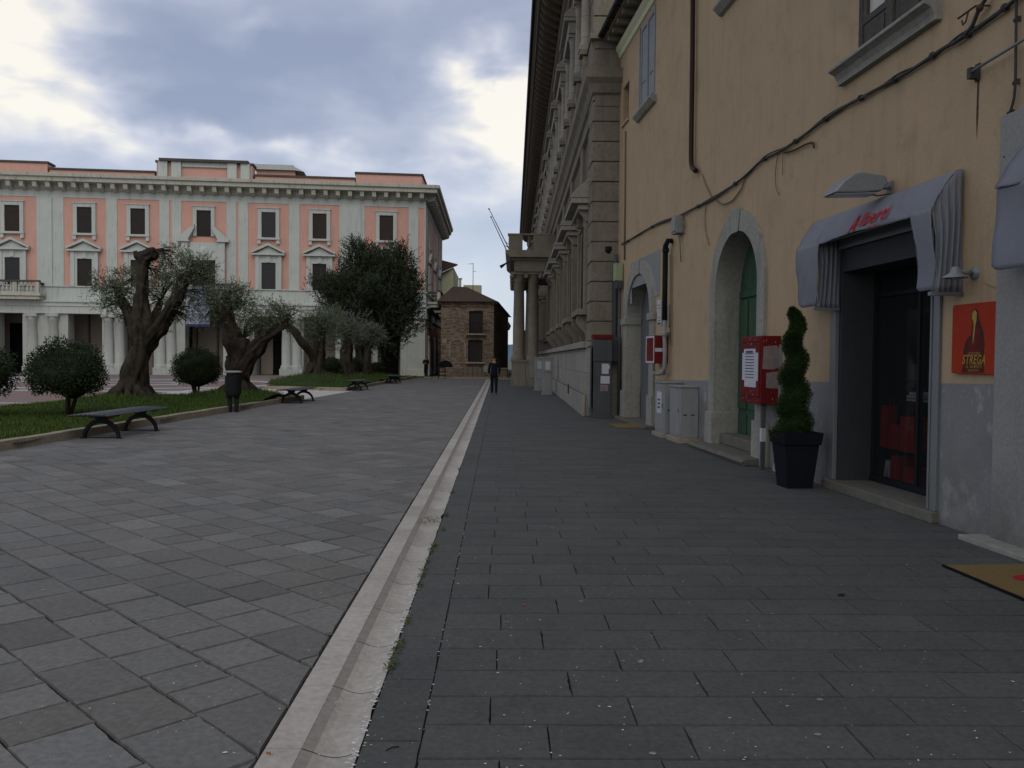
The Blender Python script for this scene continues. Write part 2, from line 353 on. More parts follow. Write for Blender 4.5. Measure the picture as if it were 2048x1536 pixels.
M['pdark'] = mat('poster_dark', (.035, .02, .016), (.10, .012, .012), 5, .8, .5, fine=0)
M['pmar'] = mat('poster_maroon', (.16, .012, .016), (.09, .012, .012), 5, .8, .5, fine=0)
M['pyel'] = mat('poster_yellow', (.42, .30, .06), (.32, .20, .05), 5, .8, .5, fine=0)
M['paper'] = mat('paper', (.50, .51, .56), (.44, .45, .50), 6, .7, .85, fine=.05)
M['paper_d'] = mat('torn_paper', (.27, .24, .24), (.17, .12, .12), 9, .8, .9, fine=.2)
M['ink'] = mat('ink', (.06, .07, .14), (.08, .08, .12), 9, .8, .9, fine=0)
M['cab'] = mat('gray_cabinet', (.27, .275, .282), (.21, .215, .222), 2, .7, .6, .1, 30, streak=.35, scol=(.14, .14, .14), fine=.06)
M['cab_d'] = mat('dark_gray_cabinet', (.085, .092, .102), (.06, .065, .072), 2, .7, .6, .1, 30, streak=.35, scol=(.03, .03, .03), fine=.08)
M['pot'] = mat('charcoal_planter', (.012, .014, .020), (.009, .010, .014), 3, .7, .85, .1, 60, spec=.08)
M['topi'] = mat('cypress_leaf', (.036, .066, .018), (.017, .034, .010), 3, .8, .8, tone=.5, fine=0)
M['bush'] = mat('bush_leaf', (.034, .050, .022), (.018, .028, .013), 2, .8, .6, tone=.5, fine=0)
M['olive'] = mat('olive_leaf', (.132, .160, .108), (.072, .090, .060), 1.2, .8, .7, tone=.55, fine=0)
M['olive2'] = mat('silver_olive_leaf', (.135, .155, .128), (.080, .095, .078), 1.2, .8, .7, tone=.55, fine=0)
M['oak'] = mat('dark_tree_leaf', (.042, .055, .036), (.026, .036, .022), 1.0, .8, .7, tone=.55, fine=0)
M['bark'] = mat('olive_bark', (.058, .049, .040), (.020, .017, .014), 7, .6, .95, 1.0, 9, streak=1.0, scol=(.012, .010, .008), fine=.25)  # dark streaks paint the shade of bark crevices into the colour
M['maroon'] = mat('maroon_pipe', (.050, .022, .022), (.035, .018, .018), 3, .7, .5, fine=.1)
M['cable'] = mat('gray_cable', (.065, .07, .068), (.04, .042, .042), 8, .7, .7, fine=.15)
M['cable_l'] = mat('tan_wire', (.22, .17, .11), (.16, .12, .08), 8, .7, .8)
M['rust'] = mat('rusty_iron', (.10, .055, .035), (.06, .04, .03), 9, .8, .9, .5, 40)
M['pgreen'] = mat('pale_green_box', (.30, .36, .22), (.25, .30, .19), 3, .7, .6)
M['lampm'] = mat('lamp_housing', (.25, .27, .29), (.20, .22, .24), 5, .7, .4, metal=.2)
M['brickb'] = mat('old_brown_brick', (.225, .172, .130), (.14, .108, .083), 1.4, .9, .95, .8, 18, fine=.3, tex=bricktex(.34, .13, 1, (.19, .15, .12), c1=.55, c2=1.5, msz=.05))
M['cream'] = mat('cream_render', (.60, .60, .43), (.53, .53, .38), .5, .7, .9, streak=.15, scol=(.4, .4, .3))
M['plank'] = mat('weathered_plank', (.22, .17, .14), (.14, .11, .09), 2, .8, .9, tex=slattex(2.6, axis=0))
M['hill'] = mat('distant_hill', (.13, .18, .24), (.10, .14, .20), .01, .7, 1)
M['mat'] = mat('coir_mat', (.215, .150, .066), (.175, .122, .052), 6, .7, 1, .8, 150, fine=.2)
M['matred'] = mat('mat_red', (.36, .02, .03), (.30, .02, .03), 6, .7, 1)
M['flake'] = mat('white_flake', (.62, .64, .66), (.5, .5, .5), 6, .7, .8)
M['skin'] = mat('skin', (.33, .19, .13), (.28, .16, .11), 8, .7, .6)
M['navy'] = mat('dark_navy_cloth', (.012, .014, .022), (.008, .009, .014), 8, .7, .9)
M['trous'] = mat('dark_trousers', (.014, .015, .022), (.010, .010, .015), 8, .7, .9)
M['shoe'] = mat('gray_shoe', (.16, .16, .17), (.10, .10, .11), 8, .7, .7)
M['hair'] = mat('dark_hair', (.025, .02, .018), (.015, .012, .01), 20, .7, .7)
M['orange'] = mat('orange_wrapper', (.42, .09, .03), (.30, .06, .03), 9, .7, .6)
M['cig'] = mat('cigarette_filter', (.34, .14, .06), (.28, .11, .05), 30, .7, .8)
M['banner'] = mat('white_blue_banner', (.36, .38, .45), (.16, .17, .28), 1.1, .35, .8)
M['step'] = mat('worn_gray_step', (.165, .155, .135), (.11, .104, .092), 1.8, .8, .9, .5, 25, streak=.2, scol=(.07, .065, .055), fine=.16)
M['pane'] = mat('pale_window_pane', (.50, .50, .46), (.36, .37, .35), 1.5, .8, .25, fine=0)
M['wing'] = mat('pale_booth_glass', (.30, .33, .34), (.26, .28, .3), 1.5, .8, .1, fine=0, alpha=.22)
M['shutter2'] = mat('brown_louvre', (.060, .046, .038), (.035, .028, .025), 2, .8, .7, .5, tex=slattex(9))
M['shutter3'] = mat('sky_glass_louvre', (.030, .033, .040), (.02, .02, .022), 2, .8, .35, spec=.25)
M['pcol'] = mat('portico_column_render', (.44, .465, .445), (.35, .37, .355), .9, .8, .9, .2, 25, streak=.5, scol=(.20, .205, .19), fine=.07)
M['gift'] = mat('red_gift_paper', (.36, .022, .02), (.26, .018, .016), 4, .7, .6)
# ================================================================== GROUND
def kerbx(y): return -8.62+(y-8)*.0484 if y < 34 else -7.36+(y-34)*.0170
g = MB(); g.quad((-2500, -300, -.10), (2500, -300, -.10), (2500, 3000, -.10), (-2500, 3000, -.10))
tag(g.build('ground', M['ground'], fix=False), kind='structure')
def clip_right(poly, xmax):                 # keep the part with x < xmax
    out = []
    for i in range(len(poly)):
        a, b = poly[i], poly[(i+1) % len(poly)]
        if a[0] <= xmax: out.append(a)
        if (a[0] <= xmax) != (b[0] <= xmax):
            t = (xmax-a[0])/(b[0]-a[0]); out.append((xmax, a[1]+t*(b[1]-a[1])))
    return out
rs = random.Random(3)
def slab(mb, poly, gap, tone, tilt):        # one laid stone: top, and a small chamfered side
    if len(poly) < 3: return
    cx = sum(p[0] for p in poly)/len(poly); cy = sum(p[1] for p in poly)/len(poly)
    ar = abs(sum(poly[i][0]*poly[(i+1) % len(poly)][1]-poly[(i+1) % len(poly)][0]*poly[i][1] for i in range(len(poly))))/2
    if ar < .004: return
    dz = rs.uniform(-.0018, .0018); tx, ty = rs.uniform(-tilt, tilt), rs.uniform(-tilt, tilt)
    if cy > 22: dz = 0; tx = ty = 0
    top = []; bot = []
    if cy < 9.5:                            # worn, slightly broken arrises close to the viewer
        Q = []; k_ = 7
        for i in range(len(poly)):
            a, b = Vector(poly[i]), Vector(poly[(i+1) % len(poly)]); d = (b-a); l_ = d.length
            if l_ < .02: Q.append(tuple(a)); continue
            nn = Vector((-d.y, d.x))/l_
            if nn.dot(Vector((cx, cy))-a) < 0: nn = -nn
            for j in range(k_):
                q = a+d*(j/k_+(rs.uniform(-.04, .04) if j else 0)); Q.append(tuple(q+nn*(abs(rs.gauss(0, .0011))+(rs.uniform(.003, .008) if rs.random() < .05 else 0)) if j else q+nn*.0))
        poly = Q
    n = len(poly); ins = []
    for i in range(n):                      # inset along edge normals
        a, b, c = Vector(poly[i-1]), Vector(poly[i]), Vector(poly[(i+1) % n])
        d1 = (b-a).normalized(); d2 = (c-b).normalized()
        n1 = Vector((-d1.y, d1.x)); n2 = Vector((-d2.y, d2.x))
        if n1.dot(Vector((cx, cy))-b) < 0: n1 = -n1
        if n2.dot(Vector((cx, cy))-b) < 0: n2 = -n2
        m_ = (n1+n2); m_ = m_.normalized() if m_.length > .1 else n1
        ins.append((b, m_))
    for b, m_ in ins:
        q = b+m_*gap*(1+(rs.uniform(-.35, .6) if n < 9 else 0)); q2 = b+m_*(gap+.003)
        z = dz+(b.x-cx)*tx+(b.y-cy)*ty
        top.append((q2.x, q2.y, z)); bot.append((q.x, q.y, z-.018))
    mb.add(top+bot, [tuple(range(n))]+[(i, (i+1) % n, n+(i+1) % n, n+i) for i in range(n)], tone)
def tonev(r, spread=.5):
    t = .5+r.gauss(0, spread*.3); w = r.gauss(0, .040); return (t+w, t, t-w)
# piazza carriageway: diagonal courses, rows running from upper left to lower right
mb = MB(); ROW = .348; s2 = math.sqrt(.5)
e1 = Vector((s2, -s2)); e2 = Vector((s2, s2))        # along row, across rows
for k in range(-20, 220):
    v0 = k*ROW; u = -90.0+rs.uniform(0, .5)
    # part of the row that lies in view of the area
    while u < 12:
        ln = rs.choice((.32, .37, .42, .46, .52, .60))*rs.uniform(.95, 1.08)
        c = e1*(u+ln/2)+e2*(v0+ROW/2)
        if 2.2 < c.y < 70 and kerbx(c.y)-.45 < c.x < -.95+.5:
            j = lambda: rs.uniform(-.008, .008)
            P = [e1*(u+j())+e2*(v0+j()), e1*(u+ln+j())+e2*(v0+j()), e1*(u+ln+j())+e2*(v0+ROW+j()), e1*(u+j())+e2*(v0+ROW+j())]
            slab(mb, clip_right([(p.x, p.y) for p in P], -.962), .0072, tonev(rs, 1.0), .005)
        u += ln
tag(mb.build('road', M['slab'], fix=False), kind='structure')
g = MB(); g.quad((-60, -6, -.018), (-.95, -6, -.018), (-.95, 71, -.018), (-60, 71, -.018)); g.quad((-.57, -6, -.018), (9, -6, -.018), (9, 71, -.018), (-.57, 71, -.018))
tag(g.build('road_base', M['joint'], fix=False), kind='structure')
# right-hand pavement: courses square to the gutter, first a border course
mb = MB(); y = 1.6
while y < 66:
    ln = rs.uniform(.60, .78); slab(mb, [(-.562, y), (-.3155, y), (-.3155, y+ln), (-.562, y+ln)], .0020, tonev(rs, .5), .002); y += ln
y = 1.4; row = 0
while y < 66:
    w = .328*rs.uniform(.97, 1.03); x = -.3165; first = (.30 if row % 2 else .62)*rs.uniform(.85, 1.15)
    while x < 5.4:
        ln = first if x < -.3 else .655*rs.choice((1, 1, 1, .92, 1.1)); tv = tonev(rs, .7); tv = (tv[1]+(tv[0]-tv[1])*.5, tv[1], tv[1]-(tv[1]-tv[2])*.5); slab(mb, [(x, y+.006), (x+ln, y+.006), (x+ln, y+w-.006), (x, y+w-.006)], .0004, tv, .003); x += ln
    y += w; row += 1
tag(mb.build('pavement', M['slab_dark'], fix=False), kind='structure')
# limestone gutter strip: flat kerb stone, worn groove, hollow channel
def strip():
    fl = MB(); gv = MB(); yy = 1.5; SX = (-.952, -.800, -.752)
    while yy < 66.5:
        ln = rs.uniform(.55, .72); a, b = yy+.003, yy+ln-.003; t = .5+rs.gauss(0, .16); t = (t+.02, t, t-.02)
        fl.box(-.950, -.802, a, b, -.05, .006, t)
        n = 7; xs = [-.752+(.752-.566)*i/n for i in range(n+1)]
        prof = [(-.802, .004), (-.752, -.012)]+[(x, -.012-.024*math.sin(math.pi*i/n)**.8+.006*(i/n)) for i, x in enumerate(xs)][1:]
        rag = rs.uniform(0, 5)
        segs = max(3, int(ln/.05)) if yy < 14 else 1
        for q in range(segs):
            y0, y1 = a+(b-a)*q/segs, a+(b-a)*(q+1)/segs
            def edge(yv): return -.566-.014*max(0, noise.noise(Vector((rag, yv*6, 0))))-.05*max(0, noise.noise(Vector((3, yv*1.9, 9)))-.28) if yy < 14 else -.566
            r0 = [(x if i < len(prof)-1 else edge(y0), z) for i, (x, z) in enumerate(prof)]; r1 = [(x if i < len(prof)-1 else edge(y1), z) for i, (x, z) in enumerate(prof)]
            for i in range(len(prof)-1):
                m_ = gv if i == 0 else fl
                m_.quad((r0[i][0], y0, r0[i][1]), (r0[i+1][0], y0, r0[i+1][1]), (r1[i+1][0], y1, r1[i+1][1]), (r1[i][0], y1, r1[i][1]), None if i == 0 else t, True)
        yy += ln
    g_ = tag(fl.build('gutter_kerb', M['strip'], fix=False), kind='structure')
    tag(gv.build('gutter_groove', M['strip_d'], fix=False), kind='structure')
    b_ = MB(); b_.quad((-.97, -2, -.055), (-.55, -2, -.055), (-.55, 67, -.055), (-.97, 67, -.055))
    tag(b_.build('gutter_bed', M['joint'], fix=False), kind='structure')
strip()
# piazza to the left: plain bands and a ring of pale stone
def band(name, m_, y0, y1, z, x0=-60, x1=-13.0):
    b = MB(); b.quad((x0, y0, z), (x1, y0, z), (x1, y1, z), (x0, y1, z)); tag(b.build(name, M[m_], fix=False), kind='structure')
band('piazza', 'gray_pave', 12, 71.5, -.004, -60, -7.3)
band('piazza_band', 'white_pave', 28.0, 28.5, .004, x1=-11); band('piazza_red', 'red_pave', 28.5, 37.8, .001, x1=-11)
band('piazza_band', 'white_pave', 37.8, 38.8, .004, x1=-12.5)
band('piazza_band', 'white_pave', 55, 62, .004, x1=-30); band('piazza_red', 'red_pave', 62, 69.5, .001, x1=-17)
def ring(name, m_, cx, cy, r0, r1, z, a0=0, a1=360, n=64):
    b = MB()
    for i in range(n):
        a, c = R(a0+(a1-a0)*i/n), R(a0+(a1-a0)*(i+1)/n)
        b.quad((cx+r0*math.cos(a), cy+r0*math.sin(a), z), (cx+r1*math.cos(a), cy+r1*math.sin(a), z), (cx+r1*math.cos(c), cy+r1*math.sin(c), z), (cx+r0*math.cos(c), cy+r0*math.sin(c), z))
    tag(b.build(name, M[m_], fix=False), kind='structure')
ring('piazza_ring', 'white_pave', -20.6, 48.5, 7.4, 8.4, .012); ring('piazza_ring_red', 'red_pave', -20.6, 48.5, 3.0, 7.4, .008); ring('piazza_ring', 'white_pave', -20.6, 48.5, 2.2, 3.0, .012)
# pale flagstones of the gap between the two beds
b = MB(); b.prism([(-7.42, 31.2), (-6.95, 40.6), (-11.6, 42.6), (-14.5, 43), (-14.5, 36.5)], -.02, .006, 'z'); tag(b.build('path', M['white_pave']), kind='structure')
# plaza's far edge
b = MB(); b.box(-5.9, .1, 66.9, 67.5, -.02, .13); b.box(.1, 2.4, 64.9, 65.4, -.02, .11); tag(b.build('plaza_edge', M['kerb'], bevel=.01), kind='structure')
# ------------------------------------------------------------------ beds
def bump_at(x, y):
    h = .0
    for (cx, cy, r, a) in MOUNDS:
        d2 = ((x-cx)**2+(y-cy)**2)/(r*r)
        if d2 < 6: h += a*math.exp(-d2)
    return .10+h+.02*noise.noise(Vector((x*1.3, y*1.3, 0)))
MOUNDS = [(-11.15, 25.6, 1.7, .34), (-8.9, 29.2, 1.6, .40), (-9.9, 46.5, 2.3, .62), (-9.2, 52, 2.0, .5), (-8.5, 57, 2.0, .45)]
BED1 = [(-8.75, 7.0), (-7.46, 32.2), (-10.0, 33.3), (-13.8, 32.6), (-13.9, 27), (-15.5, 20), (-15.5, 7)]
BED2 = [(-7.32, 40.4), (-6.78, 69.0), (-9.5, 70), (-13.5, 60), (-13.2, 50), (-11.6, 42.3)]
def inside(p, poly):
    c = False; n = len(poly)
    for i in range(n):
        a, b_ = poly[i], poly[i-1]
        if (a[1] > p[1]) != (b_[1] > p[1]) and p[0] < (b_[0]-a[0])*(p[1]-a[1])/(b_[1]-a[1])+a[0]: c = not c
    return c
def bed(poly, name, st=.28):
    xs = [p[0] for p in poly]; ys = [p[1] for p in poly]; m_ = MB()
    nx = int((max(xs)-min(xs))/st); ny = int((max(ys)-min(ys))/st); vid = {}; V = []; Fc = []
    def vert(i, j):
        if (i, j) not in vid:
            x, y_ = min(xs)+i*st, min(ys)+j*st; vid[i, j] = len(V); V.append((x, y_, bump_at(x, y_)))
        return vid[i, j]
    for i in range(nx+1):
        for j in range(ny+1):
            c = (min(xs)+(i+.5)*st, min(ys)+(j+.5)*st)
            if inside(c, poly): Fc.append((vert(i, j), vert(i+1, j), vert(i+1, j+1), vert(i, j+1)))
    m_.add(V, Fc, None, True); return tag(m_.build(name, M['soil'], fix=False), kind='structure')
bed(BED1, 'grass_bed'); bed(BED2, 'grass_bed', .35)
def kerb(pts, name='bed_kerb'):
    m_ = MB(); L_ = 0
    for a, b_ in zip(pts, pts[1:]):
        a, b_ = Vector(a), Vector(b_); d = (b_-a).normalized(); nrm = Vector((-d.y, d.x)); T = (b_-a).length; t = 0
        while t < T-.05:
            l_ = min(rs.uniform(.85, 1.15), T-t); p, q = a+d*(t+.004), a+d*(t+l_-.004); h = .165+rs.uniform(-.004, .004)
            w = nrm*.19
            m_.add([(p.x, p.y, -.03), (q.x, q.y, -.03), (q.x+w.x, q.y+w.y, -.03), (p.x+w.x, p.y+w.y, -.03), (p.x, p.y, h), (q.x, q.y, h), (q.x+w.x, q.y+w.y, h), (p.x+w.x, p.y+w.y, h)],
                   [(0, 1, 2, 3), (4, 5, 6, 7), (0, 1, 5, 4), (1, 2, 6, 5), (2, 3, 7, 6), (3, 0, 4, 7)]); t += l_
    return tag(m_.build(name, M['kerb'], bevel=.012), kind='structure')
kerb([(-8.65, 7.0), (-7.38, 32.35), (-10.0, 33.5)]); kerb([(-11.7, 42.4), (-7.25, 40.3), (-6.70, 69.3)][1:]); kerb([(-11.7, 42.2), (-7.27, 40.3)])
# grass blades
def grass(poly, n, seed, hmin, hmax):
    r = random.Random(seed); m_ = MB(); xs = [p[0] for p in poly]; ys = [p[1] for p in poly]; k = 0
    while k < n:
        x, y_ = r.uniform(min(xs), max(xs)), r.uniform(min(ys), max(ys))
        if not inside((x, y_), poly) or x < -14.5: continue
        d = noise.noise(Vector((x*.8, y_*.8, 3)))
        k += 1
        h = r.uniform(hmin, hmax)*(1+.9*max(0, d))+(.07 if bump_at(x, y_) > .25 and r.random() < .5 else 0); a = r.uniform(0, 6.28); w = .010+.004*r.random(); lx, ly = r.gauss(0, .35)*h, r.gauss(0, .35)*h
        z = bump_at(x, y_)-.01; c, s_ = math.cos(a)*w, math.sin(a)*w
        t = .5+.28*d+r.uniform(-.22, .22)
        m_.add([(x-c, y_-s_, z), (x+c, y_+s_, z), (x+lx, y_+ly, z+h)], [(0, 1, 2)], (t*1.05, t, t*.7))
    return m_
tag(grass(BED1, 52000, 5, .04, .10).build('grass', M['blade'], fix=False), 'short green grass and weeds of the near bed', 'grass', kind='stuff')
tag(grass(BED2, 16000, 6, .05, .13).build('grass', M['blade'], fix=False), 'short green grass of the far bed', 'grass', kind='stuff')
# weeds in the gutter and rice-like flakes over the stones
def weeds():
    r = random.Random(11); m_ = MB()
    spots = [gr(862, 1104), gr(850, 1140), gr(800, 1290), gr(845, 1154), gr(868, 1095), gr(855, 1125), gr(848, 1044), gr(862, 1040), gr(872, 1045), gr(892, 1030), gr(886, 1060), gr(792, 1305), gr(905, 985), gr(918, 940), gr(780, 1335), (-.545, 4.45), (-.55, 5.2), (-.552, 6.0), (-.55, 7.3)]
    for i, (sx, sy) in enumerate(spots):
        dry = i in (6, 7, 8)
        for _ in range(55 if not dry else 40):
            x, y_ = sx+r.gauss(0, .010 if not dry else .04), sy+r.gauss(0, .055); a = r.uniform(0, 6.28); L_ = r.uniform(.010, .028); z = r.uniform(-.012, .022)
            c, s_ = math.cos(a), math.sin(a); w = L_*.28; t = r.uniform(.3, .9)
            m_.add([(x, y_, z), (x+c*L_*.5-s_*w, y_+s_*L_*.5+c*w, z+.006), (x+c*L_, y_+s_*L_, z+r.uniform(-.004, .014)), (x+c*L_*.5+s_*w, y_+s_*L_*.5-c*w, z+.006)], [(0, 1, 2, 3)], (t*1.7, t*1.3, t*1.2) if dry else t)
    tag(m_.build('gutter_weeds', M['weed'], fix=False), 'tufts of small weeds along the gutter edge', 'weeds', kind='stuff')
weeds()
def flakes():
    r = random.Random(12); m_ = MB()
    pts = []
    for _ in range(430):
        px = r.uniform(700, 2048) if r.random() < .82 else r.uniform(0, 700); py = 860+r.random()**.8*690
        x, y_ = gr(px, py)
        if y_ > 16 or x > 4.6-.0664*y_-.1: continue
        pts.append((x, y_, r.uniform(.0016, .0042)*(1.9 if r.random() < .08 else 1)))
    for _ in range(260): y_ = r.uniform(2.6, 6); pts.append((-.575+r.gauss(0, .013), y_, r.uniform(.003, .007)))
    for _ in range(60): pts.append((-.316+r.gauss(0, .004), r.uniform(2.8, 9), r.uniform(.002, .005)))
    for x, y_, q in pts:
        a = r.uniform(0, 6.28); n = r.choice((5, 6)); e = r.uniform(.5, 1)
        m_.add([(x+math.cos(a+6.283*i/n)*q*1.6, y_+math.sin(a+6.283*i/n)*q*e, .004+r.uniform(0, .003)) for i in range(n)], [tuple(range(n))])
    tag(m_.build('confetti', M['flake'], fix=False), 'scattered white confetti flakes on the paving stones', 'confetti', kind='stuff')
flakes()
# chewing-gum stains are flat discs of paler dirt
b = MB(); r_ = random.Random(4)
for px, py in ((1162, 1203), (1305, 1508), (1635, 1470), (1280, 1325), (1283, 1322), (1178, 1078), (1640, 1400)):
    x, y = gr(px, py); b.add([(x+math.cos(i*.7)*.017*r_.uniform(.7, 1.1), y+math.sin(i*.7)*.014*r_.uniform(.7, 1.1), .0035) for i in range(9)], [tuple(range(9))])
tag(b.build('gum_stains', M['cab'], fix=False), 'pale trodden gum spots on the dark paving', 'gum', kind='stuff')
# hills beyond the town
b = MB(); V = []; n = 90
for i in range(n+1):
    x = -900+2600*i/n; h = 26+34*noise.noise(Vector((x*.0021, 2, 0)))+10*noise.noise(Vector((x*.009, 5, 0))); V += [(x, 1500, -5), (x, 1600+40*math.sin(i), max(6, h)), (x, 2100, -5)]
Fc = []
for i in range(n):
    for k in range(2): Fc.append((i*3+k, i*3+3+k, i*3+4+k, i*3+1+k))
b.add(V, Fc, None, True); tag(b.build('hills', M['hill'], fix=False), kind='structure')
# ================================================================== PINK BUILDING
_px = atY(850, 700, 74.0)[0]
PF = Fr(_px, 74.0, math.pi+math.atan2(3.5, 34.7))
def pz(y): return PF.uv(408, y)[1]
def pu(x, y=450): return PF.uv(x, y)[0]
PB = thing('palazzo_with_portico', 'long salmon pink and pale gray three storey palazzo with columned portico across the piazza', 'building', (PF.o[0], PF.o[1], 0), PF.th)
UC = pu(408); UL = 2*UC                      # symmetric about the middle bay
CEN = [pu(408), pu(537.5), pu(639.4), pu(772.8)]
CEN = CEN+[2*UC-c for c in CEN[1:]]
ZG, ZB, ZP0, ZP1, ZC0, ZS0, ZS1 = pz(631), pz(609), pz(578), pz(403), pz(388), pz(376), pz(361)
# upper wall: gray render with recessed pink panels
panels = []
for a, b_ in ((729, 817.5), (599, 679), (496, 578), (362.5, 453)): panels.append((pu(b_), pu(a)))
panels += [(2*UC-b_, 2*UC-a) for a, b_ in panels[:3]]
slits = [(pu(477), pu(472)), (2*UC-pu(472), 2*UC-pu(477))]
cstr = [(pu(849), pu(836.5)), (2*UC-pu(836.5), 2*UC-pu(849))]
WH = pz(421), pz(472.5), pz(523), ZP0         # upper window top/bottom, lower window top/bottom
WW = (pu(623)-pu(651.6))                      # window width
WW = abs(WW)*.98
gw = MB(); us = [0, UL]+[e for p in panels+slits+cstr for e in p]
pk = lambda u, z, P=panels+slits+cstr: any(a < u < b_ for a, b_ in P) and ZP0 < z < ZP1
gw.grid(us, [ZB, ZP0, ZP1, ZS0+.3], pk, 0, .05)
# sides and back of the upper mass
D0 = 24.0; SK = .093                           # depth, and the skew of the side street
gw.quad((UL, 0, 0), (UL, -D0, 0), (UL, -D0, ZS0+.3), (UL, 0, ZS0+.3))
gw.quad((UL, -D0, 0), (-SK*D0, -D0, 0), (-SK*D0, -D0, ZS0+.3), (UL, -D0, ZS0+.3))
# flat pilaster strips stand proud at the bay divisions
for a, b_ in ((pu(722), pu(700)), (2*UC-pu(700), 2*UC-pu(722))): gw.box(a, b_, .0, .10, ZP0, ZP1-.1)
gw.build('wall', M['pgray'], PB, weld=True)
pw = MB()
for a, b_ in panels+slits+cstr: pw.quad((a, -.049, ZP0), (b_, -.049, ZP0), (b_, -.049, ZP1), (a, -.049, ZP1))
pw.build('pink_panel', M['pwall'], PB)
# the street side, skewed: local (a along, o outward)
_sd = Vector((-SK, -1, 0)).normalized(); _so = Vector((-1, SK, 0)).normalized()
SX = lambda a, o, z: (_sd.x*a+_so.x*o, _sd.y*a+_so.y*o, z)
sw = MB(SX); LS = D0*math.sqrt(1+SK*SK)
sw.grid([0, 1.0, 2.2, LS-1.6, LS], [0, ZB, ZP0, ZP1, ZS0+.3], lambda u, z: 2.2 < u < LS-1.6 and ZP0 < z < ZP1, 0, .05); sw.build('side_wall', M['pgray'], PB, weld=True)
sp = MB(SX); sp.quad((2.2, -.049, ZP0), (LS-1.6, -.049, ZP0), (LS-1.6, -.049, ZP1), (2.2, -.049, ZP1)); sp.box(1.5, LS-1, .0, .03, .9, ZB-.8)
sp.build('side_panel', M['pwall'], PB)
# cornice: slab, bed mould, modillions
def sweep(mb_, prof, path):                   # a moulding carried round a mitred corner
    rows = [path(o_) for o_, z in prof]; k = len(rows[0]); n_ = len(prof)
    v = [(rows[i][j][0], rows[i][j][1], prof[i][1]) for j in range(k) for i in range(n_)]
    f = [(j*n_+i, j*n_+(i+1) % n_, (j+1)*n_+(i+1) % n_, (j+1)*n_+i) for j in range(k-1) for i in range(n_)]
    mb_.add(v, f+[tuple(range(n_)), tuple((k-1)*n_+i for i in range(n_))])
def cornice_prof(): return [(0, ZC0), (.12, ZC0), (.14, ZS0-.1), (.30, ZS0), (1.02, ZS0+.02), (1.05, ZS0+.30), (1.22, ZS1-.25), (1.25, ZS1), (.9, ZS1+.08), (0, ZS1+.18)]
cn = MB()
_nn = math.sqrt(1+SK*SK)-SK
sweep(cn, cornice_prof(), lambda o_: [(UL+1, o_), (-_nn*o_, o_), (-_nn*o_+_sd.x*(LS+.9), o_+_sd.y*(LS+.9))])
n = int(UL/1.02)
for i in range(n+1):
    u = .35+(UL-.7)*i/n; cn.prism([(.13, ZS0-.62), (.75, ZS0-.42), (.85, ZS0-.12), (.85, ZS0-.004), (.13, ZS0-.004)], u-.17, u+.17)
sc_ = cn; sc_.xf = SX
for i in range(22):
    u = .4+(LS-.8)*i/21; sc_.prism([(.13, ZS0-.62), (.75, ZS0-.42), (.85, ZS0-.12), (.85, ZS0-.004), (.13, ZS0-.004)], u-.17, u+.17)
cn.build('cornice', M['pstone'], PB, fix=True)
# attic
at_ = MB(); cp = MB(); ZA, ZAb, ZAc = pz(343), pz(332), pz(319)
def attic(u0, u1, z1, y=-.3, cap=.16):
    at_.box(u0, u1, -1.6, y, ZS1, z1-cap); cp.box(u0-.1, u1+.1, -1.7, y+.1, z1-cap+.003, z1)
e = [pu(839), pu(711), pu(506), pu(500), pu(319)]
attic(0.35, e[1], ZAb); attic(e[1]+.1, e[2]-.1, ZA, -.45); attic(e[2]+.1, 2*UC-e[2]-.1, pz(322), -.35)
attic(2*UC-e[2]+.1, 2*UC-e[1]-.1, ZA, -.45); attic(2*UC-e[1], UL-.35, ZAb)
at_.xf = SX; cp.xf = SX; at_.box(.4, 9, -1.5, -.35, ZS1, ZAb-.16); cp.box(.3, 9.1, -1.6, -.25, ZAb-.157, ZAb); at_.box(9.1, LS, -1.5, -.5, ZS1, ZA-.16); cp.box(9.2, LS, -1.6, -.4, ZA-.157, ZA); at_.xf = cp.xf = None
at_.build('attic', M['pwall'], PB); 
cp.box(2*UC-pu(499)-.1, pu(499)+.1, -1.9, .12, ZAc-.22, ZAc); cp.build('coping', M['pcap'], PB)
gp = MB()
for a, b_ in ((499, 481), (473, 454)):
    a, b_ = pu(a), pu(b_); gp.box(a, b_, -.35, -.05, ZS1, ZAc-.222); gp.box(2*UC-b_, 2*UC-a, -.35, -.05, ZS1, ZAc-.222)
a, b_ = pu(453), 2*UC-pu(453); gp.box(min(a, b_), max(a, b_), -.35, -.18, ZAc-.6, ZAc-.222); gp.box(min(a, b_), max(a, b_), -.35, -.18, ZS1, ZS1+.3)
gp.build('attic_pier', M['pgray'], PB)
# roof terrace hut seen above the attic
pe = MB(); x0 = PF.uv(513, 335, -3)[0]; x1 = PF.uv(602, 335, -3)[0]; zt_ = PF.uv(550, 329, -2.7)[1]
pe.box(x1+.5, x0, -9, -3.0, ZS1, zt_-.45); pe.build('penthouse', M['pwall'], PB)
pr = MB(); pr.prism([(x1-.3, zt_-.55), (x1+.6, zt_-.1), (x1+.6, zt_), (x0+.15, zt_), (x0+.15, zt_-.447), (x1+.5, zt_-.447)], -9.3, -2.7, 'y'); pr.build('penthouse_roof', M['pgray'], PB)
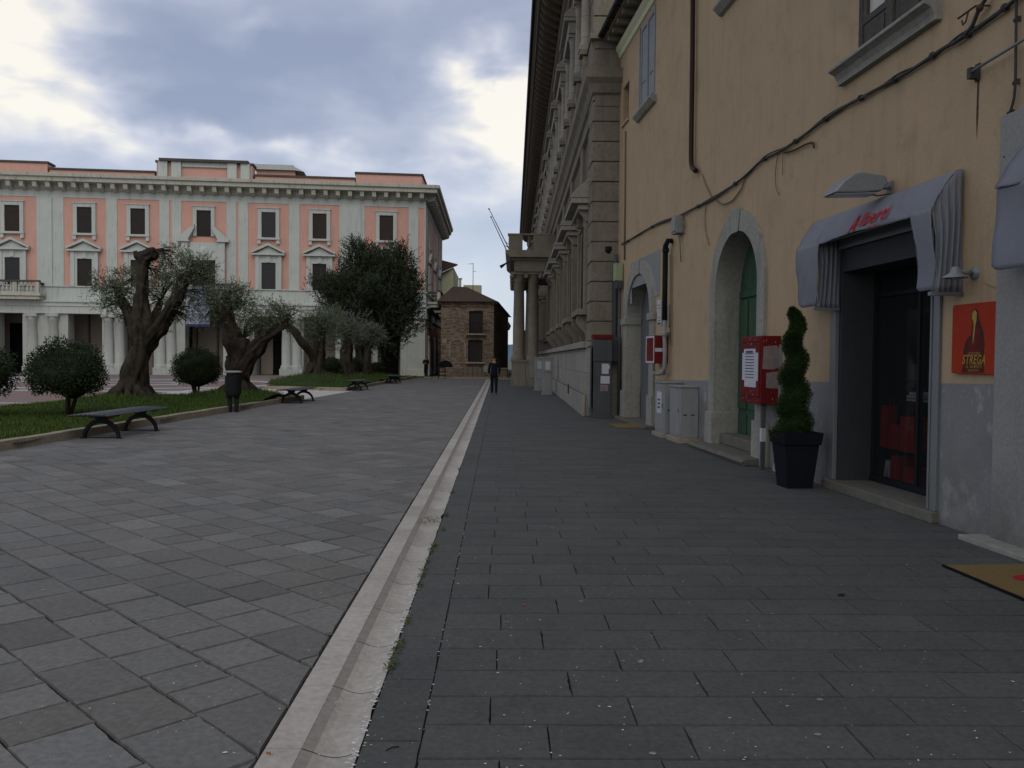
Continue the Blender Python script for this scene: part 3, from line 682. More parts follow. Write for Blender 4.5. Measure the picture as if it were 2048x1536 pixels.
# entablature over the portico
en = MB(); en.prism([(0, ZG), (.22, ZG), (.22, ZG+.55), (.30, ZG+.6), (.30, ZB-.05), (.42, ZB), (.42, ZB+.12), (.05, ZB+.2), (.05, ZP0-.05), (.16, ZP0-.02), (.16, ZP0+.06), (0, ZP0+.08)], -.06, UL+.06)
en.build('entablature', M['pgray'], PB)
en = MB(SX); en.prism([(0, ZG), (.12, ZG), (.12, ZB-.05), (.30, ZB), (.30, ZB+.12), (.05, ZB+.2), (.05, ZP0-.05), (.16, ZP0-.02), (.16, ZP0+.06), (0, ZP0+.08)], -.05, LS); en.build('side_entablature', M['pgray'], PB)
# portico openings
op = [(755, 801), (607, 671), (508, 570)]
ops = [(pu(b_, 700), pu(a, 700)) for a, b_ in op]; ops += [(2*UC-b_, 2*UC-a) for a, b_ in ops]; ops.append((UC-pu(440, 700)+UC, pu(440, 700))) if False else ops.append((UC-1.55, UC+1.55))
ops = sorted(ops); pr_ = MB(); us = [0, UL]+[e_ for o_ in ops for e_ in o_]
pr_.grid(us, [0, ZG-.002], lambda u, z: any(a < u < b_ for a, b_ in ops), 0.0, 1.3); pr_.build('portico_wall', M['pcol'], PB, weld=True)
bk = MB(); bk.quad((0.2, -4.0, 0), (UL-.2, -4.0, 0), (UL-.2, -4.0, ZG+.6), (.2, -4.0, ZG+.6)); bk.quad((0.2, 0, ZG+.3), (UL-.2, 0, ZG+.3), (UL-.2, -4.0, ZG+.3), (.2, -4.0, ZG+.3)); bk.quad((.2, -4.0, 0), (.2, -1.3, 0), (.2, -1.3, ZG+.6), (.2, -4.0, ZG+.6))
for a, b_ in ops: bk.box(a-.9, a-.25, -3.99, -3.5, 0, ZG+.3)
bk.build('portico_inner_wall', M['pback'], PB)
pl_ = MB()
prev = 0
for a, b_ in ops+[(UL, UL)]:
    if a-prev > .1: pl_.box(prev+.003, a-.003, .003, .22, .0, .62)
    prev = b_
pl_.build('plinth', M['pstone'], PB, bevel=.02)
# dark shop doors at the back of the portico
for i, (px0, px1) in enumerate(((546, 570), (763, 797), (368, 384), (20, 52))):
    a, b_ = PF.uv(px0, 700, -3.85)[0], PF.uv(px1, 700, -3.85)[0]
    d = MB(); d.box(min(a, b_), max(a, b_), -3.98, -3.85, 0, 4.3); d.build('shop_door', M['black'], PB)
# engaged columns
def column(u):
    c = MB(); r = .40; ht = ZG-.02
    c.lathe([(r*1.25, .55), (r*1.25, .75), (r*1.1, .85), (r, .95), (r*1.0, 2.2), (r*.86, ht-.55), (r*.98, ht-.5), (r*.9, ht-.42), (r*1.15, ht-.25)], n=20)
    c.box(-r*1.3, r*1.3, -r*1.3, r*1.3, 0, .56); c.box(-r*1.2, r*1.2, -r*1.2, r*1.2, ht-.25, ht)
    return c.build('column', M['pcol'], PB, loc=(u, .05, 0))
cu = [pu(481, 700), pu(580, 700), pu(600, 700), pu(685, 700), pu(748, 700)]
cu[2] = cu[1]-1.35; cu += [cu[3]+0]
cols = []
for u in [pu(q_, 700) for q_ in (473, 494, 573, 594, 697, 736)]:
    for v in (u, 2*UC-u): cols.append(v)
c0 = column(cols[0])
for v in cols[1:]:
    c = c0.copy(); COL.objects.link(c); c.parent = PB; c.location = (v, .05, 0)
# windows
def sill_mb(w, z): 
    s_ = MB(); s_.box(-w/2-.36, w/2+.36, 0, .24, z-.17, z+.0); s_.box(-w/2-.34, w/2*-1-.06, 0, .17, z-.52, z-.173); s_.box(w/2+.06, w/2+.34, 0, .17, z-.52, z-.173); return s_
def frame_mb(w, z0, z1, t=.30, d=.12):
    f_ = MB(); f_.box(-w/2-t, -w/2, -.05, d, z0, z1); f_.box(w/2, w/2+t, -.05, d, z0, z1); f_.box(-w/2-t, w/2+t, -.05, d, z1+.002, z1+t); f_.box(-w/2-t-.05, w/2+t+.05, -.05, d+.06, z1+t+.002, z1+t+.09); return f_
def win(parent, u, rot=0.0, loc=None, lower=True, tri=True):
    loc = loc or (u, 0, 0); made = []
    z1, z0 = WH[0], WH[1]
    o = MB().box(-WW/2, WW/2, -.06, .015, z0, z1).build('window', M['shutter'], parent, loc=loc, rot=rot)
    frame_mb(WW, z0, z1).build('frame', M['pgray'], o); sill_mb(WW, z0).build('sill', M['pgray'], o); made.append(o)
    z1, z0 = WH[2], WH[3]+.02
    o = MB().box(-WW/2, WW/2, -.06, .015, z0, z1).build('window', M['shutter'], parent, loc=loc, rot=rot)
    f_ = MB(); t = .48
    f_.box(-WW/2-t, -WW/2, -.05, .13, z0, z1); f_.box(WW/2, WW/2+t, -.05, .13, z0, z1); f_.box(-WW/2-t, WW/2+t, -.05, .13, z1+.002, z1+.62); f_.box(-.16, .16, .13, .2, z1+.05, z1+.6)
    f_.box(-WW/2-t-.02, -WW/2-t+.30, .13, .2, z0, z1+.62); f_.box(WW/2+t-.30, WW/2+t+.02, .13, .2, z0, z1+.62)
    f_.build('frame', M['pgray'], o)
    pd = MB(); hw = WW/2+t+.28; zb = z1+.625
    pd.box(-hw, hw, 0, .42, zb, zb+.14); pd.prism([(-hw+.3, zb+.142), (hw-.3, zb+.142), (0, zb+.75)], 0, .16, 'y')
    for s_ in (-1, 1): pd.prism([(s_*(hw+.05), zb+.142), (s_*(hw+.05), zb+.30), (0, zb+1.02), (0, zb+.80)], 0, .44, 'y')
    pd.build('pediment', M['pgray'], o); made.append(o)
    return made
w0 = win(PB, CEN[1])
for u in CEN[2:]:
    for o in w0:
        copy_tree(o, PB, (u, 0, 0))
_rz = math.atan2(_sd.y, _sd.x)+math.pi
for a in (4.6, 11.6, 19.0):
    p = SX(a, 0, 0)
    for o in w0: copy_tree(o, PB, p, math.atan2(-_so.x, _so.y)).scale = (1, .55, 1)
_rw = random.Random(9)
for o in [x for x in bpy.data.objects if x.parent == PB and x.name.split('.')[0] == 'window']:
    k_ = _rw.random()
    if k_ < .55: o.material_slots[0].link = 'OBJECT'; o.material_slots[0].material = M['shutter2'] if k_ < .33 else M['shutter3']
# middle bay: window with broken pediment above a doorway
o = MB().box(-WW/2, WW/2, -.06, .015, WH[1], WH[0]).build('window', M['shutter'], PB, loc=(UC, 0, 0)); frame_mb(WW, WH[1], WH[0]).build('frame', M['pgray'], o)
o = MB().box(-.95, .95, -.06, .015, WH[3]+.02, WH[2]+.1).build('balcony_door', M['shutter'], PB, loc=(UC, 0, 0))
f_ = MB(); z1 = WH[2]+.1; f_.box(-1.55, -.95, -.05, .2, WH[3], z1); f_.box(.95, 1.55, -.05, .2, WH[3], z1); f_.box(-1.6, 1.6, -.05, .2, z1+.002, WH[1]-.55)
f_.box(-1.75, -1.2, .2, .34, WH[3], WH[1]-.5); f_.box(1.2, 1.75, .2, .34, WH[3], WH[1]-.5); f_.ball((0, .22, WH[1]-1.3), .42, sy=.4); f_.build('frame', M['pgray'], o)
pd = MB(); zb = WH[1]-.5
for s_ in (-1, 1): pd.prism([(s_*2.1, zb), (s_*2.1, zb+.22), (s_*.72, zb+1.45), (s_*.68, zb+1.12), (s_*1.2, zb+.2), (s_*1.1, zb)], 0, .5, 'y')
pd.build('broken_pediment', M['pgray'], o)
# balconies
def balcony(u0, u1, parent, xf=None):
    z = ZP0-.25
    sl = MB(xf); sl.box(u0-.12, u1+.12, .05, 1.25, z-.62, z-.42); sl.box(u0, u1, .05, 1.1, z-.9, z-.623); sl.box(u0-.02, u1+.02, .9, 1.2, z-.418, z-.3); o_ = sl.build('balcony', M['pstone'], parent, bevel=.015)
    bl = MB(xf); n_ = int((u1-u0)/.33)
    for i in range(n_):
        u = u0+.3+(u1-u0-.6)*i/max(1, n_-1)
        if i % 6 == 5: bl.box(u-.16, u+.16, .93, 1.17, z-.298, z+.50)
        else: bl.lathe([(.05, -.298), (.09, -.2), (.10, -.05), (.05, .15), (.045, .3), (.08, .45), (.08, .5)], (u, 1.05, z), 6)
    bl.box(u0, u0+.28, .9, 1.2, z-.297, z+.50); bl.box(u1-.28, u1, .9, 1.2, z-.297, z+.50)
    bl.build('balustrade', M['pstone'], o_)
    r_ = MB(xf); r_.box(u0-.05, u1+.05, .88, 1.22, z+.502, z+.64); r_.box(u0, u0+.2, .1, .88, z+.3, z+.5); r_.box(u1-.2, u1, .1, .88, z+.3, z+.5); r_.build('rail', M['pcap'], o_)
hb = abs(pu(89)-(2*UC-CEN[3]))
balcony(2*UC-CEN[3]-hb, 2*UC-CEN[3]+hb, PB); balcony(CEN[3]-hb, CEN[3]+hb, PB); balcony(UC-2.6, UC+2.6, PB)
balcony(1.6, 5.8, PB, SX); balcony(10.2, 13.0, PB, SX)
for i, a in enumerate((3.6, 11.6, 18.5)):
    d = MB(SX); d.box(a-.5, a+.5, .0, .06, .1, 3.3); o_ = d.build('side_door', M['shutter'], PB); f_ = MB(SX); f_.box(a-.8, a-.503, 0, .14, 0, 3.3); f_.box(a+.503, a+.8, 0, .14, 0, 3.3); f_.box(a-.9, a+.9, 0, .16, 3.303, 3.6); f_.build('frame', M['pgray'], o_)
# roof deck
rf = MB(); rf.add([(.2, -1, ZS1+.02), (UL-.2, -1, ZS1+.02), (UL-.2, -D0, ZS1+.02), (-SK*D0, -D0, ZS1+.02)], [(0, 1, 2, 3)]); rf.build('roof', M['pcap'], PB)
# banner hanging from the middle balcony
a = PF.w(UC+.2, 1.3, 0)
bn = MB(); n = 8
for i in range(n): bn.quad((-.95+1.9*i/n, .03*math.sin(i*1.7), -3.3), (-.95+1.9*(i+1)/n, .03*math.sin((i+1)*1.7), -3.3), (-.95+1.9*(i+1)/n, .03*math.sin((i+1)*1.7), 0), (-.95+1.9*i/n, .03*math.sin(i*1.7), 0), smooth=True)
bo = bn.build('banner', M['banner'], fix=False, loc=(a.x, a.y, ZP0+.1), rot=PF.th); tag(bo, 'white and blue banner hanging from the middle balcony over the portico', 'banner')
bn = MB(); bn.box(-.96, .96, .05, .07, -3.3, -3.1); MBb = mat('banner_blue', (.05, .06, .16)); bn.build('blue_band', MBb, bo)
# ================================================================== OLD PALAZZO (right, beyond the ochre house)
PLX = 2.79
QF = Fr(PLX, 24.4, math.pi/2-math.atan(.016))
QB = thing('stone_palazzo', 'dark weathered stone and brick palazzo with rusticated corner and deep eaves beyond the ochre house', 'building', (PLX, 24.4, 0), QF.th)
LQ = 92.0; PORT = (24.6, 33.8)                # the portico stands off the middle of the front
ZST0, ZST1, ZSI, ZEN = 9.1, 9.78, 10.6, 15.6
BAY = [1.05+1.35+5.3*i for i in range(17)]
BAY = [b_ for b_ in BAY if not (PORT[0]-.6 < b_ < PORT[1]+.6)]
m_ = MB(); HW = .78
arch_open = lambda u, z: False
m_.quad((0, 0, 0), (LQ, 0, 0), (LQ, 0, 18.0), (0, 0, 18.0)); m_.quad((LQ, 0, 0), (LQ, -14, 0), (LQ, -14, 18), (LQ, 0, 18)); m_.quad((0, -14, 0), (LQ, -14, 0), (LQ, -14, 18), (0, -14, 18)); m_.quad((0, -14, 0), (0, 0, 0), (0, 0, 18), (0, -14, 18))
m_.build('wall', M['pal_b'], QB)
# plinth of large pale blocks
p_ = MB(); p_.box(-.35, LQ, .0, .34, 0, 1.93); p_.box(-.42, LQ, .34, .42, 0, .62); p_.box(-.38, LQ, .0, .46, 1.933, 2.12); p_.box(-.35, -.003, -2.5, .003, 0, 1.92)
p_.build('plinth', M['pal_l'], QB, bevel=.02)
# rusticated corner pier
q_ = MB(); z = 2.12; rq = random.Random(5); k = 0
while z < ZST0-.1:
    h = .567; d = .20 if k % 2 == 0 else .20; w = 1.25 if k % 2 == 0 else 1.02
    q_.box(-.10+rq.uniform(-.008, .008), w, -1.3, d+rq.uniform(-.008, .008), z+.028, min(z+h, ZST0)-.004); q_.box(-.06, w-.06, -1.26, d-.05, z-.01, z+.03); z += h; k += 1
z = ZSI+.1
while z < ZEN-.1:
    q_.box(-.08+rq.uniform(-.008, .008), 1.05, -1.3, .20+rq.uniform(-.008, .008), z+.028, min(z+.62, ZEN)-.004); q_.box(-.04, 1.0, -1.26, .15, z-.01, z+.03); z += .62
q_.box(-.12, 1.2, -1.3, .26, ZST1, ZSI+.1); q_.build('corner_pier', M['pal'], QB, bevel=.022)
# upper wall zones of dressed stone and string courses that return on the end wall
def run(name, prof, m__, u0=-.25, u1=LQ, ret=True, bev=.0):
    s_ = MB()
    if ret: sweep(s_, prof, lambda o_: [(u1, o_), (-o_, o_), (-o_, -14)])
    else: s_.prism(prof, u0, u1)
    return s_.build(name, m__, QB, bevel=bev)
def prof_max(p): return max(q[0] for q in p)
run('string_course', [(0, ZST0-.35), (.12, ZST0-.3), (.14, ZST0), (.22, ZST0+.05), (.30, ZST0+.28), (.42, ZST0+.42), (.44, ZST1), (.1, ZST1+.1), (0, ZST1+.1)], M['pal'], u0=-.44)
run('sill_course', [(0, ZSI-.25), (.16, ZSI-.2), (.18, ZSI), (.30, ZSI+.03), (.30, ZSI+.17), (0, ZSI+.22)], M['pal'], u0=-.3)
run('ground_sill_course', [(0, 2.78), (.20, 2.8), (.22, 2.92), (.30, 2.98), (.30, 3.1), (0, 3.14)], M['pal'], u0=1.26, ret=False)
# eaves: architrave bands, soffit with modillions, gutter and tiles
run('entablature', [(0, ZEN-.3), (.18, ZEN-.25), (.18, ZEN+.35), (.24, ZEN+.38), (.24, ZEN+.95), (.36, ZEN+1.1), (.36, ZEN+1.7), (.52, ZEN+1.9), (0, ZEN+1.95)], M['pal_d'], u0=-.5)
ev = MB(); Z = ZEN+1.955; sweep(ev, [(0, Z), (1.34, Z+.32), (1.36, Z+.55), (1.50, Z+.72), (1.52, Z+.95), (0, Z+.95)], lambda o_: [(LQ, o_), (-o_, o_), (-o_, -14)]); n = 100
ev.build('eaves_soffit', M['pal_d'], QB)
md = MB()
for i in range(n):
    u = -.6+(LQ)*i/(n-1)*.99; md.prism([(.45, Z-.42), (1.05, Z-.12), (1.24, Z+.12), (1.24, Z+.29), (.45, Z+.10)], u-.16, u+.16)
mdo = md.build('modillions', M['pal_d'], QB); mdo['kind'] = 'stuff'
tl = MB()
for i in range(int((LQ+2.2)/.29)):
    u = -1.2+.29*i; tl.tube([(u, -.4, Z+1.28), (u, 1.64, Z+.98)], .085, 8)
tlo = tl.build('tile_edge', M['tile'], QB); tlo['kind'] = 'stuff'
rf = MB(); rf.prism([(1.56, Z+.953), (-7, Z+3.2), (-14.6, Z+.953)], -1.2, LQ+1); rf.build('roof', M['tile'], QB)
rf = MB(); rf.prism([(1.523, Z+.70), (1.62, Z+.72), (1.64, Z+.90), (1.523, Z+.90)], -1.2, LQ+1); rf.build('gutter', M['metal_d'], QB)
# ground-floor windows
def arch_poly(w, z0, zs, n=10, e=1.0):       # outline of a round-headed opening, from lower left clockwise
    return [(-w, z0)]+[(-w*math.cos(math.pi*i/n), zs+w*e*math.sin(math.pi*i/n)) for i in range(n+1)]+[(w, z0)]
def arch_band(mb_, w0, w1, z0, zs, y0, y1, n=14, e0=1.0, e1=1.0, top=None):   # solid band round an arch
    A, B = arch_poly(w0, z0, zs, n, e0), arch_poly(w1, z0, zs, n, e1); k_ = len(A)
    v = [(x, y, z) for y in (y0, y1) for P in (A, B) for x, z in P]
    f = []
    for i in range(k_-1):
        f += [(i, i+1, k_+i+1, k_+i), (2*k_+i, 2*k_+i+1, 3*k_+i+1, 3*k_+i), (i, i+1, 2*k_+i+1, 2*k_+i), (k_+i, k_+i+1, 3*k_+i+1, 3*k_+i)]
    f += [(0, k_, 3*k_, 2*k_), (k_-1, 2*k_-1, 4*k_-1, 3*k_-1)]
    mb_.add(v, f)
def gwin(u):
    o_ = MB().prism(arch_poly(.80, 3.1, 5.0), .01, .06, 'y').build('window', M['pal_r'], QB, loc=(u, 0, 0))
    f_ = MB(); arch_band(f_, .80, 1.02, 3.1, 5.0, .0, .22); f_.box(-1.35, -1.05, 0, .30, 3.1, 5.7); f_.box(1.05, 1.35, 0, .30, 3.1, 5.7)
    f_.prism([(-.12, 5.72), (.12, 5.72), (.2, 6.1), (-.2, 6.1)], .1, .42, 'y'); f_.box(-1.4, 1.4, 0, .26, 5.72, 6.05); f_.build('frame', M['pal'], o_, bevel=.012)
    g_ = MB()                                                        # iron bars
    for i in range(6): g_.tube([(-.68+1.36*i/5, .20, 3.12), (-.68+1.36*i/5, .20, 5.5)], .014, 5)
    for zz in (3.5, 3.9, 4.3, 4.7, 5.1): g_.tube([(-.8, .20, zz), (.8, .20, zz)], .014, 5)
    g_.build('grille', M['rust'], o_)
    h_ = MB(); h_.box(-1.5, 1.5, 0, .50, 6.053, 6.22); h_.box(-1.6, 1.6, 0, .72, 6.223, 6.38); h_.prism([(0, 6.383), (.74, 6.383), (.70, 6.5), (.10, 7.05), (0, 7.05)], -1.62, 1.62)
    for s_ in (-1, 1): h_.prism([(0, 5.75), (.22, 5.75), (.46, 6.05), (.46, 6.22), (0, 6.22)], s_*1.2-.13, s_*1.2+.13)
    h_.build('hood', M['pal_l'], o_, bevel=.02)
    s_ = MB(); s_.box(-1.35, 1.35, .0, .50, 2.95, 3.13); s_.build('sill', M['pal'], o_, bevel=.015)
    for sx in (-1, 1):
        c_ = MB(); pts = []
        N_ = 14
        for i in range(N_+1):
            t = i/N_; zz = 2.93-.82*t; yy = .44-.10*t+.10*math.sin(t*2*math.pi)-.10*t; pts.append((yy, zz))
        c_.prism([(.0, 2.93)]+pts+[(.0, 2.12)], sx*1.0-.14, sx*1.0+.14, smooth=True); c_.build('console', M['pal'], o_)
    return o_
w0 = gwin(BAY[0])
for b_ in BAY[1:]: copy_tree(w0, QB, (b_, 0, 0))
def uwin(u):
    o_ = MB().box(-.72, .72, .01, .05, 10.85, 13.1).build('upper_window', M['shutter'], QB, loc=(u, 0, 0))
    f_ = MB(); f_.box(-.98, -.72, 0, .16, 10.8, 13.15); f_.box(.72, .98, 0, .16, 10.8, 13.15); f_.box(-.98, .98, 0, .16, 13.153, 13.4); f_.build('frame', M['pal'], o_)
    for sx in (-1, 1):
        c_ = MB(); c_.lathe([(.19, 10.9), (.20, 11.0), (.16, 11.08), (.16, 11.6), (.135, 12.75), (.16, 12.8), (.15, 12.9), (.21, 13.1)], (sx*1.22, .30, 0), 12); c_.box(sx*1.22-.22, sx*1.22+.22, .08, .52, 10.78, 10.9); c_.box(sx*1.22-.22, sx*1.22+.22, .08, .52, 13.1, 13.22); c_.build('column', M['pal_l'], o_)
        p_ = MB(); p_.box(sx*1.22-.24, sx*1.22+.24, .0, .50, 10.62, 10.775); p_.box(sx*1.22-.20, sx*1.22+.20, .0, .42, 9.9, 10.33); p_.prism([(0, 9.88), (.12, 9.88), (.40, 10.35), (.40, 10.60), (0, 10.60)], sx*1.22-.17, sx*1.22+.17); p_.build('pedestal', M['pal'], o_, bevel=.012)
    h_ = MB(); h_.box(-1.5, 1.5, 0, .52, 13.223, 13.62); h_.box(-1.58, 1.58, 0, .68, 13.623, 13.76); h_.prism([(0, 13.763), (.70, 13.763), (.66, 13.9), (.10, 14.4), (0, 14.4)], -1.6, 1.6); h_.build('hood', M['pal_l'], o_, bevel=.02)
    return o_
w0 = uwin(BAY[0])
UB = [1.05+1.35+5.3*i for i in range(17)]
for b_ in UB[1:]: copy_tree(w0, QB, (b_, 0, 0))
# stone piers between bays, ground storey
pp = MB()
for b_ in BAY: pp.box(b_+2.15, b_+3.15, 0, .10, 3.14, ZST0-.3)
pp.build('wall_strip', M['pal'], QB)
# portico
PO = MB(); PJ = 2.25                          # projection of the deck
PY0, PY1 = PORT
zc = 6.62
PO.box(PY0, PY1, .0, PJ+.12, zc, zc+.62); PO.box(PY0-.12, PY1+.12, 0, PJ+.25, zc+.623, zc+.78); PO.prism([(0, zc+.783), (PJ+.35, zc+.783), (PJ+.62, zc+1.02), (PJ+.64, zc+1.19), (0, zc+1.19)], PY0-.45, PY1+.45)
po = PO.build('portico', M['pal'], QB, bevel=.02)
bl = MB(); z0 = zc+1.193
def pier(a, b_, c, d): bl.box(a, b_, c, d, z0, z0+.86)
pier(PY0-.2, PY0+.25, PJ-.35, PJ+.45); pier(PY0-.2, PY0+.2, .0, 1.28)
bl.lathe([(.11, 0), (.11, .1), (.05, .16), (.12, .38), (.05, .6), (.06, .72), (.11, .8), (.11, .86)], (PY0+.02, 1.55, z0), 10)
bl.box(PY0-.22, PY0+.27, .0, PJ+.5, z0+.863, z0+.96)
for i in range(18): bl.lathe([(.11, 0), (.11, .1), (.05, .16), (.12, .38), (.05, .6), (.06, .72), (.11, .8), (.11, .86)], (PY0+.6+(PY1-PY0-1.2)*i/17, PJ+.1, z0), 8)
bl.box(PY0+.28, PY1+.2, PJ-.1, PJ+.4, z0+.863, z0+.96); bl.box(PY1-.2, PY1+.2, 0, PJ+.4, z0, z0+.86); bl.build('balustrade', M['pal'], po, bevel=.01)
def pcol(u, o_):
    c = MB(); r = .34
    c.lathe([(r*1.3, 1.55), (r*1.3, 1.68), (r*1.08, 1.78), (r, 1.9), (r*1.0, 3.4), (r*.84, zc-.62), (r*.95, zc-.58)], n=20)
    # ionic-composite capital with acanthus mass
    c.lathe([(r*.86, zc-.58), (r*.95, zc-.40), (r*1.2, zc-.22), (r*1.35, zc-.14)], n=12); c.box(-r*1.5, r*1.5, -r*1.5, r*1.5, zc-.14, zc-.004)
    for sx in (-1, 1):
        for sy in (-1, 1): c.ball((sx*r*1.2, sy*r*1.2, zc-.25), .15, 8, 6)
    c.box(-.445, .445, -.445, .445, 1.42, 1.55); c.box(-.40, .40, -.40, .40, .45, 1.42); c.box(-.455, .455, -.455, .455, 0, .45)
    return c.build('portico_column', M['pal'], po, loc=(u, o_, 0))
c0 = pcol(PY0+.6, PJ-.18)
for u, o_ in ((PY0+.6, 1.25), (PY1-.6, PJ-.18), (PY1-.6, 1.25), (PY0+3.3, PJ-.18), (PY1-3.3, PJ-.18)):
    c = c0.copy(); COL.objects.link(c); c.parent = po; c.location = (u, o_, 0)
# flag poles at the balcony
def world_q(u, o_, z): v = QF.w(u, o_, z); return Vector((v.x, v.y, z))
for i, ((p0, p1), lab) in enumerate(((((1019, 500), (978, 418)), 'longer empty flagpole leaning out over the portico balcony'), (((1015, 505), (982, 434)), 'shorter thin empty flagpole leaning from the balcony front edge'))):
    Y0 = 48.9+i*1.2; a = atY(*p0, Y0); b_ = atY(*p1, Y0-.5)
    A = Vector((a[0], Y0, a[1])); B = Vector((b_[0], Y0-.5, b_[1]))
    t = thing('flagpole', lab, 'flagpole', A, group='flagpoles on the portico balcony')
    MB().tube([(0, 0, 0), B-A], [.030, .018], 8).ball(B-A, .05, 8, 6).build('pole', M['cab_d'], t)
    k = MB(); end = world_q(PY0-.2+i*1.2, PJ+.40, A.z); k.tube([(B-A)*.07, (end.x-A.x, 0, (B-A).z*.07)], .016, 6); k.tube([(B-A)*.20, (end.x-A.x, 0, (B-A).z*.14)], .016, 6); k.build('bracket', M['metal_d'], t)
# lamp/loudspeaker sticking out below the portico cornice
a = atY(1006, 529, 48.6); t = thing('horn_lamp', 'small dark horn lamp jutting from the portico cornice', 'lamp', (a[0], 48.6, a[1]))
MB().tube([(-.15, 0, -.15), (.25, 0, .12)], [.10, .03], 8).build('horn', M['metal_d'], t); MB().tube([(.25, 0, .12), (.75, 0, .18)], .02, 6).build('bracket', M['metal_d'], t)
# ================================================================== OCHRE HOUSE
_a = gr(1885, 1050); _b = gr(1309, 857.5); _th = math.atan2(_b[1]-_a[1], _b[0]-_a[0]); _k = -_a[1]/(_b[1]-_a[1])
YF = Fr(_a[0]+_k*(_b[0]-_a[0]), 0, _th)
def yl(X, Y): x, y = X-YF.o[0], Y-YF.o[1]; return x*YF.c+y*YF.s, -x*YF.s+y*YF.c
def ypt(px, py, out=0.0): u, z = YF.uv(px, py, out); return Vector((u, out, z))
def on_wall(name, label, cat, u, out, z, group=None):
    v = YF.w(u, out, z); return thing(name, label, cat, v, YF.th, group)
YB = thing('ochre_house', 'tall ochre plastered house with a blue gray dado and arched doors on the right', 'house', (YF.o[0], YF.o[1], 0), YF.th)
ZT = 10.42; Y0, Y1 = -5.0, 24.55
A1 = dict(c=21.65, wi=1.28, wo=1.70, zs=2.70, e=.86, eo=.84); A2 = dict(c=14.42, wi=1.03, wo=1.34, zs=2.86, e=.92, eo=.96)
SH = (8.62, 10.72, 3.14)                      # shop opening
S2 = (3.2, 6.6, 3.2)                          # next shop
W1 = (8.85, 10.32, 5.26, 7.8); W2 = (13.75, 15.35, 7.98, 9.8); W3 = (20.40, 21.86, 7.86, 10.0); W4 = (23.17, 23.92, 8.15, 9.16)
rects = [(SH[0], SH[1], 0, SH[2]), (S2[0], S2[1], 0, S2[2]), W1, W2, W3, W4, (A1['c']-A1['wi'], A1['c']+A1['wi'], 0, A1['zs']), (A2['c']-A2['wi'], A2['c']+A2['wi'], 0, A2['zs'])]
arch_cells = [(A['c']-A['wi'], A['c']+A['wi'], A['zs'], A['zs']+A['wi']*A['e']) for A in (A1, A2)]
def zd(u): return 1.18+(1.43-1.18)*(18.6-u)/11.0      # the dado's top edge climbs slightly
def wall_surface():
    up, lo = MB(), MB()
    allr = rects+arch_cells
    us = sorted({round(v, 4) for v in [Y0, Y1]+[r[0] for r in allr]+[r[1] for r in allr]+[11.5, 12.3, 17, 18.5]})
    zs = sorted({round(v, 4) for v in [0, ZT]+[r[2] for r in allr]+[r[3] for r in allr]})
    hole = lambda u, z: any(r[0] < u < r[1] and r[2] < z < r[3] for r in allr)
    for i in range(len(us)-1):
        a, b_ = us[i], us[i+1]; da, db = zd(a), zd(b_)
        for j in range(len(zs)-1):
            c, d = zs[j], zs[j+1]
            if hole((a+b_)/2, (c+d)/2): continue
            if c >= max(da, db): up.quad((a, 0, c), (b_, 0, c), (b_, 0, d), (a, 0, d)); continue
            if d <= min(da, db): lo.quad((a, 0, c), (b_, 0, c), (b_, 0, d), (a, 0, d)); continue
            lo.quad((a, 0, c), (b_, 0, c), (b_, 0, db), (a, 0, da)); up.quad((a, 0, da), (b_, 0, db), (b_, 0, d), (a, 0, d))
    for A, (a, b_, c, d) in zip((A1, A2), arch_cells):              # wall over the arches
        n = 18
        for i in range(n):
            t0, t1 = math.pi*i/n, math.pi*(i+1)/n
            x0, x1 = A['c']-A['wi']*math.cos(t0), A['c']-A['wi']*math.cos(t1); q0, q1 = A['zs']+A['wi']*A['e']*math.sin(t0), A['zs']+A['wi']*A['e']*math.sin(t1)
            up.quad((x0, 0, q0), (x1, 0, q1), (x1, 0, d), (x0, 0, d))
    up.build('wall', M['yellow'], YB, fix=False); lo.build('dado', M['wains'], YB, fix=False)
wall_surface()
ex = MB(); ex.quad((Y1, 0, 0), (Y1, -9, 0), (Y1, -9, ZT), (Y1, 0, ZT)); ex.quad((Y0, 0, 0), (Y0, -9, 0), (Y0, -9, ZT), (Y0, 0, ZT)); ex.quad((Y0, -9, 0), (Y1, -9, 0), (Y1, -9, ZT), (Y0, -9, ZT)); ex.build('outer_wall', M['yellow'], YB)
# reveals of windows
rv = MB()
for (a, b_, c, d), dep in ((W1, .05), (W2, .14), (W3, .10), (W4, .32)):
    rv.quad((a, 0, c), (a, -dep, c), (a, -dep, d), (a, 0, d)); rv.quad((b_, 0, c), (b_, -dep, c), (b_, -dep, d), (b_, 0, d)); rv.quad((a, 0, c), (b_, 0, c), (b_, -dep, c), (a, -dep, c)); rv.quad((a, 0, d), (b_, 0, d), (b_, -dep, d), (a, -dep, d))
rv.build('window_reveal', M['yellow'], YB)
